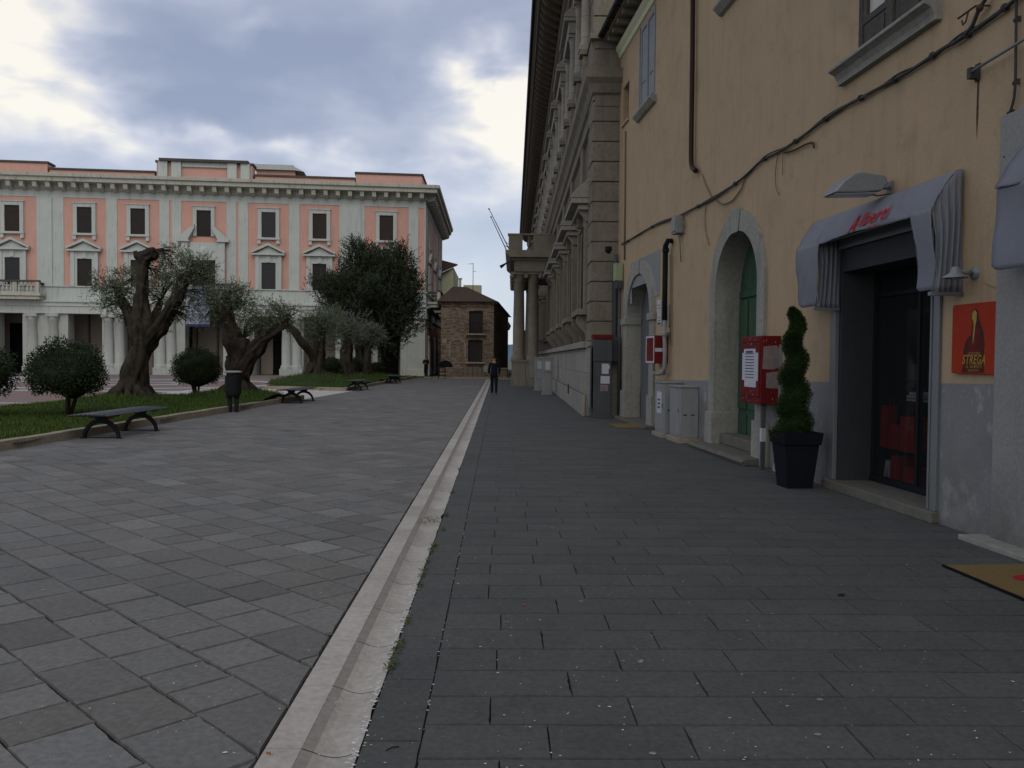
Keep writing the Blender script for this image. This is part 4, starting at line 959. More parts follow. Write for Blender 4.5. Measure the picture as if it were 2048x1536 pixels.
# eaves
ev = MB(); ev.prism([(0, ZT-.32), (.05, ZT-.30), (.07, ZT-.18), (.13, ZT-.10), (.15, ZT), (0, ZT)], Y0, Y1-.02); ev.build('wall_moulding', M['cream'], YB)
ev = MB(); ev.box(Y0, Y1, -.5, .50, ZT+.16, ZT+.22); u = Y0+.3
while u < Y1-.15: ev.box(u, u+.12, -.3, .46, ZT+.03, ZT+.157); u += .62
ev.build('eaves', M['pal'], YB)
rf = MB(); rf.prism([(.56, ZT+.225), (.56, ZT+.30), (-5, ZT+2.0), (-9.3, ZT+.6), (-9.3, ZT+.225)], Y0, Y1+.05); rf.build('roof', M['tile'], YB)
gt = MB(); n = 8; pr = [(.60+.085*math.cos(math.pi+math.pi*i/n), ZT+.30+.085*math.sin(math.pi+math.pi*i/n)) for i in range(n+1)]; gt.prism(pr+[(.66, ZT+.32), (.54, ZT+.32)], Y0, Y1+.02, smooth=True)
for i in range(40): gt.box(Y0+i*.75, Y0+i*.75+.03, .50, .70, ZT+.20, ZT+.225)
gt.build('gutter', M['metal_d'], YB)
# windows
def rbox(mb_, a, b_, c, d, y0, y1): mb_.box(a, b_, y0, y1, c, d)
def sash(parent, a, b_, c, d, y0, frame_m, name='window', glass_rows=None):
    o_ = MB().box(a, b_, y0-.02, y0-.01, c, d).build(name, M['glass'], parent)
    f_ = MB(); t = .09; m0 = (a+b_)/2
    f_.box(a, a+t, y0, y0+.06, c, d); f_.box(b_-t, b_, y0, y0+.06, c, d); f_.box(a+t, b_-t, y0, y0+.06, c, c+t); f_.box(a+t, b_-t, y0, y0+.06, d-t, d); f_.box(m0-.07, m0+.07, y0, y0+.075, c+t, d-t)
    return o_, f_
o_, f_ = sash(YB, *W1, -.05, M['wood'])
for k, (a, b_) in enumerate(((W1[0]+.09, (W1[0]+W1[1])/2-.07), ((W1[0]+W1[1])/2+.07, W1[1]-.09))):
    f_.box(a, b_, -.05, -.01, W1[2]+.09, W1[2]+.37); f_.box(a+.08, b_-.08, -.009, .004, W1[2]+.14, W1[2]+.33); f_.box(a, b_, -.05, .002, W1[2]+.37, W1[2]+.45)
    f_.box(a, a+.08, -.05, .0, W1[2]+.45, W1[3]-.09); f_.box(b_-.08, b_, -.05, .0, W1[2]+.45, W1[3]-.09)
    if k == 0: f_.box(a, b_, -.05, -.01, W1[2]+.45, W1[2]+.95); f_.box(a+.08, b_-.08, -.009, .004, W1[2]+.52, W1[2]+.9)
    else: MB().box(a+.081, b_-.081, -.045, -.04, W1[2]+.451, W1[3]-.2).build('pane', M['pane'], o_)
f_.build('frame', M['wood'], o_, bevel=.006)
s_ = MB(); s_.prism([(-.16, W1[2]+.0), (.20, W1[2]-.005), (.20, W1[2]-.045), (.17, W1[2]-.055), (.12, W1[2]-.08), (.08, W1[2]-.14), (.07, W1[2]-.185), (.08, W1[2]-.20), (.0, W1[2]-.20)], W1[0]-.26, W1[1]+.40); s_.build('sill', M['wstone'], YB, bevel=.008)
for W_, dp in ((W2, .12), (W3, .06)):
    o_, f_ = sash(YB, *W_, -dp, M['shutb'])
    a, b_, c, d = W_; m0 = (a+b_)/2
    for x0, x1 in ((a+.09, m0-.07), (m0+.07, b_-.09)):
        f_.box(x0, x1, -dp, -dp+.035, c+.09, d-.09)
        for q0, q1 in ((c+.18, c+.62), (c+.72, d-.2)): f_.box(x0+.07, x1-.07, -dp+.036, -dp+.05, q0, q1)
    f_.box(a-.07, a, -.06, .03, c, d+.05); f_.box(b_, b_+.07, -.06, .03, c, d+.05)
    f_.build('shutter', M['shutb'], o_, bevel=.006)
    s_ = MB(); s_.prism([(-.1, c), (.17, c-.005), (.17, c-.06), (.07, c-.16), (0, c-.18)], a-.24, b_+.14); s_.build('sill', M['wstone'], YB, bevel=.008)
MB().box(W4[0], W4[1], -.34, -.32, W4[2], W4[3]).build('small_window', M['black'], YB)
s_ = MB(); s_.box(W4[0]-.05, W4[1]+.05, -.3, .05, W4[2]-.07, W4[2]-.003); s_.build('sill', M['yellow'], YB)
# arched doorways
def arch_door(A, dep, doorm, nm, plinth, ztop_pl, imp, capw):
    c = A['c']; sh = lambda x, y, z: (x+c, y, z)
    o_ = None
    d = MB(sh); d.prism(arch_poly(A['wi']+.02, .0, A['zs'], 18, A['e']), -dep-.06, -dep, 'y'); o_ = d.build('door', doorm, YB)
    s_ = MB(sh); arch_band(s_, A['wi'], A['wo'], .0, A['zs'], -dep, .055, 20, A['e'], A['eo']); s_.build('stone_arch', M['wstone'], YB)
    k_ = MB(sh); z1 = A['zs']+A['wi']*A['e']; z2 = A['zs']+A['wo']*A['eo']; k_.prism([(-.15, z1-.03), (.15, z1-.03), (.24, z2+.03), (-.24, z2+.03)], .057, .075, 'y')
    for sx in (-1, 1):
        a, b_ = sorted((sx*(A['wi']-.03), sx*(A['wo']+.06))); k_.box(a, b_, -dep+.01, .10, 0, plinth)
        if imp: k_.box(a-.02, b_+.02, -dep+.01, .11, imp, imp+.17)
    k_.build('plinth_block', M['wstone'], YB, bevel=.012)
    return o_
d1 = arch_door(A1, .36, M['gdoor'], 'a', .78, 0, 2.56, 0); d2 = arch_door(A2, .42, M['green'], 'b', .68, 0, None, 0)
sh1 = lambda x, y, z: (x+A1['c'], y, z); sh2 = lambda x, y, z: (x+A2['c'], y, z)
b = MB(sh2)                                   # boards and rails of the green door
for x in (-.80, -.27, .27, .80): b.box(x-.21, x+.21, -.418, -.39, .75, 2.70); b.box(x-.21, x+.21, -.418, -.40, .30, .66)
b.box(-.03, .03, -.418, -.37, .2, 3.75); b.box(-1.0, 1.0, -.418, -.385, 2.74, 2.86); b.build('door_panel', M['green'], d2, bevel=.01)
b = MB(sh2); b.box(-.62, -.52, -.395, -.37, 1.95, 2.02); b.box(-.15, -.09, -.37, -.33, 1.25, 1.5); b.build('lock', M['rust'], d2)
b = MB(sh1); b.box(-.75, -.15, -.358, -.32, .95, 2.25); b.build('door_leaf', M['cab_d'], d1)
b = MB(sh2); b.box(-1.42, 1.42, -.42, .36, 0, .11); b.prism([(.36, .02), (.40, .05), (.36, .10)], -1.42, 1.42); b.box(-1.02, 1.02, -.45, -.06, .113, .30); b.build('step', M['step'], YB, bevel=.025)
b = MB(sh1); b.box(-1.8, 1.8, -.40, .26, 0, .07); b.build('step', M['step'], YB, bevel=.015)
b = MB(); b.box(19.62, 20.30, .004, .012, 3.1, 4.17); b.box(22.5, 22.68, .004, .012, 3.1, 4.17); b.prism([(20.30, 3.5), (22.5, 3.5), (22.5, 4.17), (20.30, 4.17)], .003, .008, 'y'); b.build('fanlight', M['glass'], YB)
# shop front
b = MB(); b.box(SH[1]-.003, SH[1]+.14, -.02, .035, .12, SH[2]+.02); b.box(SH[0]-.16, SH[0]+.003, -.02, .035, .12, SH[2]+.02); b.box(SH[0]+.004, SH[1]-.004, -.02, .03, SH[2]-.12, SH[2]+.02)
b.box(SH[0]+.0035, SH[0]+.05, -.42, -.022, .12, SH[2]-.125); b.box(SH[0]-.05, SH[0]-.03, .036, .05, .12, SH[2]); b.build('shop_frame', M['metal'], YB, bevel=.006)
b = MB(); b.box(SH[1]-.06, SH[1]-.004, -.62, -.022, .12, SH[2]-.125); b.build('side_panel', M['reveal'], YB)
b = MB(); b.box(SH[0]-.18, SH[1]+.2, -.62, .09, .0, .118); b.build('threshold', M['step'], YB, bevel=.012)
b = MB(); b.box(SH[0]+.052, SH[1]-.065, -.62, -.025, SH[2]-.4, SH[2]-.125); b.build('shutter_box', M['reveal'], YB)
gl = MB().box(SH[0]+.05, SH[1]-.062, -.46, -.45, .2, SH[2]-.4).build('shop_window', M['shopglass'], YB)
b = MB(); b.box(SH[0]+.05, SH[1]-.062, -.50, -.42, .121, .20); b.box(SH[1]-.12, SH[1]-.062, -.49, -.43, .2, SH[2]-.4); b.box(SH[0]+.98, SH[0]+1.03, -.49, -.43, .2, SH[2]-.4); b.box(SH[0]+.052, SH[1]-.125, -.488, -.432, 2.42, 2.47); b.build('frame', M['metal_d'], gl, bevel=.004)
b = MB(); b.box(SH[0]-1.2, SH[1]+.5, -4.2, -.5, .05, .12); b.quad((SH[0]-1.2, -4.2, 0), (SH[1]+.5, -4.2, 0), (SH[1]+.5, -4.2, 3), (SH[0]-1.2, -4.2, 3)); b.quad((SH[0]-1.2, -.5, 0), (SH[0]-1.2, -4.2, 0), (SH[0]-1.2, -4.2, 3), (SH[0]-1.2, -.5, 3)); b.quad((SH[1]+.5, -.5, 0), (SH[1]+.5, -4.2, 0), (SH[1]+.5, -4.2, 3), (SH[1]+.5, -.5, 3)); b.quad((SH[0]-1.2, -.5, 3), (SH[1]+.5, -.5, 3), (SH[1]+.5, -4.2, 3), (SH[0]-1.2, -4.2, 3)); b.build('shop_room', M['reveal'], YB)
# light granite surround of the next shop
b = MB(); z1 = 3.80; b.box(S2[1]+.35, 7.56, 0, .06, 0, z1); b.box(S2[1]+.003, S2[1]+.347, -.25, .045, 0, z1-.004); b.box(S2[0]-.8, S2[1], 0, .058, S2[2]+.003, z1); b.build('granite_surround', M['jamb'], YB, bevel=.006)
b = MB(); b.box(S2[0], S2[1], -.40, -.36, 0, S2[2]); b.build('next_shop_window', M['dglass'], YB)
b = MB(); b.box(5.2, 7.72, -.3, .26, 0, .05); b.build('threshold', M['wstone'], YB, bevel=.008)
b = MB(); b.prism([(7.565, 2.28), (7.80, 2.36), (7.80, 2.40), (7.565, 2.40)], 0, .02, 'y'); b.prism([(7.565, 2.40), (7.80, 2.40), (7.92, 3.62), (7.565, 3.80)], 0, .012, 'y'); b.build('plaster_patch', M['yellow'], YB)
# ------------------------------------------------------------------ awnings
AW = [(.03, 3.475), (.08, 3.462), (.13, 3.415), (.18, 3.345), (.225, 3.275), (.265, 3.205), (.30, 3.135), (.318, 3.08)]
def awpt(t):                                   # point and arc position on the awning's profile
    L_ = [0]
    for a, b_ in zip(AW, AW[1:]): L_.append(L_[-1]+math.hypot(b_[0]-a[0], b_[1]-a[1]))
    t = max(0, t)*L_[-1]
    if t > L_[-1]: return AW[-1][0]+.004, AW[-1][1]-(t-L_[-1]), L_[-1]
    for i in range(len(AW)-1):
        if t <= L_[i+1]+1e-9:
            f = (t-L_[i])/(L_[i+1]-L_[i]); return AW[i][0]+f*(AW[i+1][0]-AW[i][0]), AW[i][1]+f*(AW[i+1][1]-AW[i][1]), L_[-1]
def text_geo(body, size, shear=0.0, bold=0.0, sx=1.0):
    cu = bpy.data.curves.new('lettering', 'FONT'); cu.body = body; cu.size = size; cu.shear = shear; cu.align_x = 'CENTER'; cu.offset = bold; cu.resolution_u = 3; cu.space_character = 1.08
    ob = bpy.data.objects.new('lettering_tmp', cu); COL.objects.link(ob); dg = bpy.context.evaluated_depsgraph_get(); dg.update()
    me = bpy.data.meshes.new_from_object(ob.evaluated_get(dg)); v = [(q.co.x*sx, q.co.y) for q in me.vertices]; f = [tuple(p.vertices) for p in me.polygons]
    bpy.data.objects.remove(ob); bpy.data.curves.remove(cu); bpy.data.meshes.remove(me); return v, f
def awning(name, label, u0, u1, cw, zlow, seed, txt=None):
    uc = u0; t = on_wall(name, label, 'awning', u0, 0, 0, 'canvas shop awnings'); L_ = u1-u0; r = random.Random(seed)
    c = MB(); NU, NT = 48, 18; V = []
    for i in range(NU+1):
        for j in range(NT+1):
            o_, z, _ = awpt(j/NT); u = L_*i/NU; edge = 1+.10*math.sin(u*9+seed)*0
            sag = .012*math.sin(u*4.1+seed)+.010*noise.noise(Vector((u*3, j*.3, seed)))+.014*noise.noise(Vector((u*5+j*.35, j*.12, seed+4)))*(abs(u-1.45) > .55); fl = (j/NT)**3
            e_ = min(u, L_-u); o2 = o_+sag*(.4+fl); z2 = z-.012*fl*math.sin(u*2.3+seed)-.008*math.sin(u*17)*fl*(e_ < .5)
            V.append((u, o2, z2))
    c.add(V, [(i*(NT+1)+j, (i+1)*(NT+1)+j, (i+1)*(NT+1)+j+1, i*(NT+1)+j+1) for i in range(NU) for j in range(NT)], None, True)
    o_ = c.build('canopy', M['awning'], t, fix=False); md_ = o_.modifiers.new('thickness', 'SOLIDIFY'); md_.thickness = .006
    for side in (0, 1):                         # hanging front flap and gathered side curtain at either end
        f_ = MB(); V = []; n, m__ = 10, 16; us = (0, cw[side]) if side == 0 else (L_-cw[side], L_)
        for i in range(n+1):
            for j in range(m__+1):
                u = us[0]+(us[1]-us[0])*i/n; z = 3.10+(zlow-3.10)*j/m__; k = j/m__
                rr = (abs((u-us[0])-(us[1]-us[0])/2)/((us[1]-us[0])/2)); z += (.05*max(0, rr-.75)/.25)*k**6*.8
                u2 = u+(.05*k if side == 1 else -.03*k)*(1 if side else 1)*(1-rr*.2)-(.05*math.sin(k*3.1) if side == 0 and i == n else 0)
                V.append((u2, .318+.016*noise.noise(Vector((u*7+z*4, z*2, seed+2)))+.022*math.sin(k*4+seed+u*2)+.010*noise.noise(Vector((u*5, z*3, seed)))-.03*k, z))
        f_.add(V, [(i*(m__+1)+j, (i+1)*(m__+1)+j, (i+1)*(m__+1)+j+1, i*(m__+1)+j+1) for i in range(n) for j in range(m__)], None, True)
        q = f_.build('front_flap', M['awning'], t, fix=False); md_ = q.modifiers.new('thickness', 'SOLIDIFY'); md_.thickness = .006
        f_ = MB(); V = []; n, m__ = 70, 16
        ue = 0.0 if side == 0 else (L_-cw[side])+.07
        for i in range(n+1):
            for j in range(m__+1):
                k = j/m__; s__ = i/n; out = .015+(.30)*s__
                top = awpt(1-s__*0)[1]; ztop = next(AW[q][1]+(AW[q+1][1]-AW[q][1])*(out-AW[q][0])/(AW[q+1][0]-AW[q][0]) for q in range(len(AW)-1) if out <= AW[q+1][0]+1e-6)-.004 if out > AW[0][0] else 3.47; z = ztop+(zlow-.02-ztop)*k
                amp = .026*(1-.45*abs(k-.5)); pu_ = math.sin(s__*math.pi*2*4.6+.9*math.sin(k*3+seed)+1.3*noise.noise(Vector((s__*4, k*1.5, seed))))*min(1, .25+k*2.2)+(.5*math.sin(s__*math.pi*2*10+2)*max(0, 1-k*5) if side == 0 else 0)
                V.append((ue+amp*pu_*(.35+.65*min(1, k*3))+.05*(k-.5)*math.sin(s__*5)*(1 if side == 0 else .3), out*(1-.10*math.sin(k*math.pi)), z))
        f_.add(V, [(i*(m__+1)+j, (i+1)*(m__+1)+j, (i+1)*(m__+1)+j+1, i*(m__+1)+j+1) for i in range(n) for j in range(m__)], None, True)
        q = f_.build('side_curtain', M['awning'], t, fix=False); md_ = q.modifiers.new('thickness', 'SOLIDIFY'); md_.thickness = .004
        b_ = MB(); b_.box(ue-.025, ue+.025, .0, .33, zlow-.06, zlow-.025); b_.build('arm', M['metal'], t)
    b_ = MB(); b_.box(.05, L_-.05, .0, .06, 3.36, 3.44); b_.tube([(.02, .27, 3.09), (L_-.02, .27, 3.09)], .014, 6); b_.build('bar', M['metal'], t)
    if txt:
        for body, size, t_mid, uoff, m2, sh, bold, sx, climb in txt:
            v, f = text_geo(body, size, sh, bold, sx); P = []
            T_ = awpt(1)[2]
            for x, y in v:
                y2 = y+climb*x
                tt = t_mid-y2/T_; oo, zz, _ = awpt(tt); u_ = uoff-x; P.append((u_, oo+(.012*math.sin(u_*4.1+seed)+.010*noise.noise(Vector((u_*3, tt*18*.3, seed))))*(.4+tt**3)+.024, zz))
            q = MB().add(P, f).build('lettering', M[m2], t, fix=False)
    return t
awning('awning', 'lavender gray canvas awning with red lettering over the dark shop doorway', 8.15, 11.25, (.36, .62), 2.32, 1.0,
       [('A', .34, .98, 1.59, 'redtext', .02, .006, .74, 0), ('lberti', .255, .86, 1.175, 'redtext', -.02, .004, .98, 0.02), ('dal 1860', .055, .995, 1.15, 'redtext', .1, 0, 1.1, 0)])
awning('awning', 'lavender gray canvas awning over the granite framed shop at the right edge', 3.2, 7.22, (.5, .62), 2.40, 2.7)
# ------------------------------------------------------------------ lamps and signs on the wall
t = on_wall('floodlight', 'gray hooded floodlight on a short bracket above the lettered awning', 'lamp', 9.50, 0, 3.56)
b = MB(); b.prism([(.74, -.10), (.62, .04), (.50, .12), (.40, .14), (.14, .11), (.10, .02), (.18, -.06), (.40, -.085)], -.14, .14, smooth=False); b.build('housing', M['lampm'], t, bevel=.02)
b = MB(); b.prism([(.70, -.108), (.22, -.088), (.22, -.075), (.70, -.095)], -.12, .12); b.build('lens', M['glass'], t)
b = MB(); b.box(-.05, .05, 0, .02, -.07, .07); b.tube([(0, 0, 0), (0, .12, .0)], .02, 8); b.tube([(.04, .0, -.06), (.0, .15, -.09), (0, .25, -.08)], .009, 6); b.build('bracket', M['metal'], t)
t = on_wall('gooseneck_lamp', 'small gray bell lamp on a round wall plate beside the red sign', 'lamp', 7.95, 0, 2.46)
b = MB(); b.xf = lambda x, y, z: (x, z, y); b.lathe([(0, .03), (.055, .028), (.062, .0), (.07, -.0)], n=16); b.xf = None; b.tube([(0, .02, 0), (0, .10, .0), (.0, .155, .02)], .016, 8); b.build('bracket', M['lampm'], t)
b = MB(); b.lathe([(.02, .055), (.035, .05), (.05, .0), (.105, -.035), (.115, -.05), (.112, -.052), (.04, -.03)], (0, .20, 0), 18); b.build('shade', M['lampm'], t)
b = MB(); b.ball((0, .20, -.035), .035, 10, 8); b.build('bulb', M['glass'], t)
# red enamel sign
zc_ = 1.845; t = on_wall('advertising_sign', 'red metal sign with a dark cloaked figure and yellow slanted lettering', 'sign', 7.88, 0, zc_)
def rrect(w, h, r, n=4):
    P = []
    for cx, cy, a in ((w/2-r, h/2-r, 0), (-w/2+r, h/2-r, 90), (-w/2+r, -h/2+r, 180), (w/2-r, -h/2+r, 270)):
        for i in range(n+1): P.append((cx+r*math.cos(R(a+90*i/n)), cy+r*math.sin(R(a+90*i/n))))
    return P
b = MB(); b.prism(rrect(.70, .66, .03), .012, .042, 'y'); b.build('panel', M['poster'], t, bevel=.004)
b = MB(); b.box(-.3, .3, 0, .011, -.28, .28); b.build('backing', M['metal_d'], t)
def flat(P, y, m__, nm, par): return MB().add([(-x, y, z) for x, z in P], [tuple(range(len(P)))]).build(nm, m__, par, fix=False)
flat([(-.19, -.318), (-.14, -.22), (-.165, -.12), (-.13, -.02), (-.05, .04), (-.035, .14), (-.06, .20), (-.035, .262), (.01, .285), (.05, .255), (.06, .19), (.10, .12), (.135, .05), (.155, -.06), (.14, -.2), (.16, -.318)], .0428, M['pdark'], 'figure', t)
flat([(-.11, -.14), (-.08, -.03), (.0, .0), (.03, .10), (.08, .09), (.07, -.02), (.05, -.14)], .0434, M['pmar'], 'figure_cloak', t)
flat([(-.045, .19), (-.03, .245), (.0, .268), (.03, .24), (.028, .17), (.012, .12), (.0, .02), (-.02, -.06), (-.022, .03), (-.012, .11), (-.02, .165)], .0440, M['pyel'], 'figure_face', t)
for body, size, z, sx in (('LIQUORE', .042, -.155, 1.0), ('STREGA', .118, -.235, .78), ('G. ALBERTI', .048, -.275, .95), ('BENEVENTO', .030, -.308, .95)):
    v, f = text_geo(body, size, .25, .0012 if size > .1 else 0, sx); MB().add([(-x, .0446, z+y) for x, y in v], f).build('lettering', M['pyel'], t, fix=False)
b = MB()
for sx in (-1, 1):
    for sz in (-1, 1): b.ball((sx*.325, .043, sz*.305), .007, 8, 6)
b.build('screw', M['metal'], t)
# ------------------------------------------------------------------ pipes, cables, boxes
def wall_cable(name, label, pts, r, m__, cat='cable', out=.04, jit=0, clips=False, group=None, dbl=0):
    P = [ypt(px, py, out) for px, py in pts]; o0 = P[0]; t = thing(name, label, cat, YF.w(o0.x, 0, o0.z), YF.th, group)
    Q = []
    for a, b_ in zip(P, P[1:]):
        for i in range(6): Q.append(a.lerp(b_, i/6))
    Q.append(P[-1])
    # smooth
    for _ in range(3): Q = [Q[0]]+[(Q[i-1]+Q[i]*2+Q[i+1])/4 for i in range(1, len(Q)-1)]+[Q[-1]]
    q0 = Vector((o0.x, 0, o0.z)); Q = [q-q0 for q in Q]
    b_ = MB(); b_.tube(Q, r, 8)
    for d in range(dbl):
        rr = random.Random(d+3); ph = rr.uniform(0, 6); b_.tube([q+Vector((0, .012*math.sin(i*.5+ph), r*1.3*math.sin(i*.37+ph)+.01)) for i, q in enumerate(Q)], r*.55, 6)
    b_.build('cable' if cat == 'cable' else 'pipe', m__, t)
    if clips:
        for i in range(4, len(Q)-2, 9): c_ = MB(); c_.tube([Q[i]+Vector((-.012, 0, -.0)), Q[i]+Vector((.012, 0, 0))], r*1.9, 8); c_.box(Q[i].x-.008, Q[i].x+.008, -.002, Q[i].y, Q[i].z-.01, Q[i].z+.035); c_.build('clip', m__, t)
    return t
wall_cable('cable_bundle', 'thick gray cable bundle swooping up across the ochre wall', [(1244, 490), (1262, 478), (1300, 455), (1330, 443), (1362, 430), (1389, 416), (1435, 394), (1490, 353), (1523, 320), (1564, 301), (1605, 273), (1644, 243), (1687, 214), (1740, 186), (1781, 164), (1830, 136), (1884, 98), (1928, 74), (1972, 44), (2030, 0), (2090, -45)], .020, M['cable'], clips=True, dbl=2)
wall_cable('branch_cable', 'dark cable leaving the bundle upwards near the window sill', [(1905, 88), (1928, 72), (1945, 52), (1957, 20), (1975, -8), (2000, -40)], .018, M['cable'], out=.06)
wall_cable('thin_conduit', 'thin dark conduit running down beside the granite surround', [(2033, -20), (2032, 70), (2031, 160), (2028, 200), (2015, 240), (2013, 300), (2011, 380)], .012, M['cable'], clips=True)
wall_cable('tan_wire', 'short tan wire hanging left of the thick bundle', [(1404, 348), (1412, 372), (1424, 396), (1436, 404), (1447, 409), (1465, 402), (1484, 376), (1490, 355)], .012, M['cable_l'], out=.03)
wall_cable('hanging_wire', 'long loose tan wire hanging below the bundle left of the floodlight', [(1556, 305), (1552, 330), (1550, 355), (1552, 378), (1558, 389)], .007, M['cable_l'], out=.03, group='loose wires')
wall_cable('hanging_wire', 'short loose tan wire beside the longer loop', [(1566, 302), (1565, 325), (1565, 350)], .006, M['cable_l'], out=.03, group='loose wires')
wall_cable('hanging_wire', 'bent cable end hanging under the bundle above the long loop', [(1568, 306), (1590, 300), (1612, 288), (1626, 284), (1628, 296)], .014, M['rust'], out=.04, group='loose wires')
wall_cable('hanging_wire', 'thin wire hanging over the wall between pipe and green arch', [(1412, 404), (1410, 430), (1410, 460), (1418, 490)], .009, M['cable_l'], out=.03, group='loose wires')
wall_cable('downpipe', 'maroon downpipe with bent foot ending high on the ochre wall', [(1386, -60), (1385, 100), (1383, 240), (1382, 320), (1384, 335), (1392, 342)], .050, M['maroon'], cat='pipe', out=.09, clips=False)
t = on_wall('meter_box', 'small gray electric box hanging under the cable at the wall middle', 'box', 17.9, 0, 4.46)
b = MB(); b.box(-.20, .16, 0, .17, -.20, .16); b.box(-.17, .13, .17, .19, -.16, .12); b.build('case', M['cab'], t, bevel=.02)
b = MB(); b.tube([(-.1, .08, -.2), (-.13, .06, -.45), (-.14, .04, -.8)], .012, 6); b.tube([(-.25, .05, .1), (-.42, .05, -.1), (-.30, .05, -.22), (-.15, .06, -.2)], .014, 6); b.build('lead', M['cable_l'], t)
# gas pipe assembly
P = lambda px, py, o_: ypt(px, py, o_)
t = on_wall('gas_pipe', 'black and gray gas pipe with elbow running down past the red wall box', 'pipe', 18.9, 0, 1.3)
q0 = Vector((18.9, 0, 1.3))
b = MB(); pts = [P(1343, 482, .02)-q0, P(1336, 481, .14)-q0, P(1331, 492, .14)-q0, P(1330, 560, .14)-q0, P(1329, 640, .14)-q0]; b.tube(pts, .058, 10); b.tube([P(1332, 498, .14)-q0, P(1331, 503, .14)-q0], .075, 10); b.build('upper_pipe', M['metal_d'], t)
b = MB(); pts = [P(1329, 640, .14)-q0, P(1329, 672, .14)-q0, P(1330, 700, .14)-q0, P(1329, 735, .14)-q0, P(1326, 745, .16)-q0, P(1315, 748, .20)-q0, P(1306, 746, .30)-q0]; b.tube(pts, .045, 10)
b.tube([P(1329, 672, .10)-q0, P(1338, 668, .02)-q0], .05, 8); b.ball(P(1329, 668, .14)-q0, .075, 10, 8); b.ball(P(1325, 744, .16)-q0, .07, 10, 8); b.build('lower_pipe', M['cab'], t)
b = MB(); b.tube([P(1341, 510, .05)-q0, P(1341, 690, .05)-q0], .018, 6); b.build('thin_pipe', M['cable_l'], t)
t = on_wall('red_wall_box', 'red metal wall box with a white framed front beside the far arch', 'box', 19.2, 0, 1.85)
b = MB(); b.box(-.40, .40, 0, .31, -.31, .31); b.build('case', M['red'], t, bevel=.008)
b = MB(); b.box(-.37, .37, .311, .32, -.30, -.26); b.box(-.37, .37, .311, .32, .26, .30); b.box(-.37, -.33, .311, .32, -.26, .26); b.box(.33, .37, .311, .32, -.26, .26); b.box(-.404, -.4005, .10, .30, -.05, .03); b.build('white_trim', M['paper'], t)
for i, (px, py, w, h, lab) in enumerate(((1316, 613, .30, .30, 'white paper notice, the upper of two by the far arch'), (1316, 638, .30, .30, 'white paper notice with a dark lower band, below the other'))):
    u, z = YF.uv(px+3, py); t = on_wall('notice', lab, 'notice', u, 0, z, 'notices by the far arch'); b = MB(); b.box(-w/2, w/2, .003, .012, -h/2, h/2); b.build('sheet', M['paper'], t)
    b = MB(); b.box(-.1, .1, .0125, .0135, .02, .04); b.box(-.1, .1, .0125, .0135, -.05, -.03)
    if i: b.box(-.13, .13, .0125, .0135, -.13, -.08)
    b.build('print', M['ink'], t)
u, z = YF.uv(1340, 632); t = on_wall('projecting_sign', 'small white edged sign sticking out behind the gas pipe', 'sign', u, 0, z); b = MB(); b.box(-.02, .02, .02, .16, -.22, .22); b.build('plate', M['paper'], t); b = MB(); b.box(-.03, .03, .0, .02, -.25, .25); b.box(-.025, .025, .16, .175, -.24, .24); b.build('frame', M['metal_d'], t)
# rusty bracket with rod, stain below; insulator arm
t = on_wall('iron_bracket', 'gray iron bracket with long rod reaching right over the ochre wall', 'bracket', 7.98, 0, 4.33)
b = MB(); b.box(-.03, .03, 0, .02, -.08, .08); b.box(-.025, .025, .02, .10, -.06, .04); b.build('plate', M['cable'], t); b = MB(); e_ = ypt(2070, 65, .12)-Vector((7.98, 0, 4.33)); b.tube([(0, .08, 0), e_], .014, 8); b.build('rod', M['metal'], t)
b = MB(); b.add([(.010, .0045, -.08), (-.015, .0045, -.08), (-.012, .0045, -.40), (.0, .0045, -.62), (.014, .0045, -.4)], [(0, 1, 2, 3, 4)]); b.build('rust_stain', M['rust'], t, fix=False)
t = on_wall('insulator_arm', 'small rusty insulator arm fixed over the cable bundle', 'bracket', *[(lambda q: (q[0], 0, q[1]))(YF.uv(1965, 28))][0]); b = MB(); b.tube([(.22, .10, .04), (-.05, .10, .05), (-.14, .02, .02)], .010, 6); b.tube([(.16, .10, .0), (.14, .10, -.05), (.10, .1, -.04), (.06, .1, .04)], .008, 6); b.ball((-.08, .08, .02), .035, 8, 6); b.build('arm', M['rust'], t)
# pipes and pale green box in the corner by the stone palazzo
t = on_wall('corner_pipes', 'dark gray drainpipes in the corner beside the stone palazzo', 'pipe', 24.2, 0, 0); b = MB()
b.tube([(.0, .10, 0), (.0, .10, 3.9), (.02, .10, 4.6)], .055, 8); b.tube([(.26, .30, 0), (.26, .30, 4.6), (.26, .20, 5.0)], .065, 8); b.box(.12, .22, .0, .16, 0, 4.3); b.build('pipe', M['cab_d'], t)
b = MB(); b.ball((.26, .28, 4.75), .14, 8, 6, .5); b.build('knot', M['metal_d'], t)
t = on_wall('junction_box', 'pale green junction box over a gray one at the corner', 'box', 23.75, 0, 4.0); b = MB(); b.box(-.18, .12, .02, .24, -.2, .28); b.build('case', M['pgreen'], t, bevel=.01); b = MB(); b.box(-.2, -.02, .02, .2, -.42, -.203); b.tube([(-.1, .08, -.42), (-.1, .08, -3.9)], .04, 8); b.build('lower_box', M['cab_d'], t)
u0_, z0_ = YF.uv(1253, 262); u1_, z1_ = YF.uv(1251, 520); t = on_wall('thin_pipe', 'thin tan pipe running down the ochre wall near its far corner', 'pipe', u0_, 0, z0_); MB().tube([(0, .03, 0), (u1_-u0_, .03, z1_-z0_)], .022, 8).build('pipe', M['cable_l'], t)
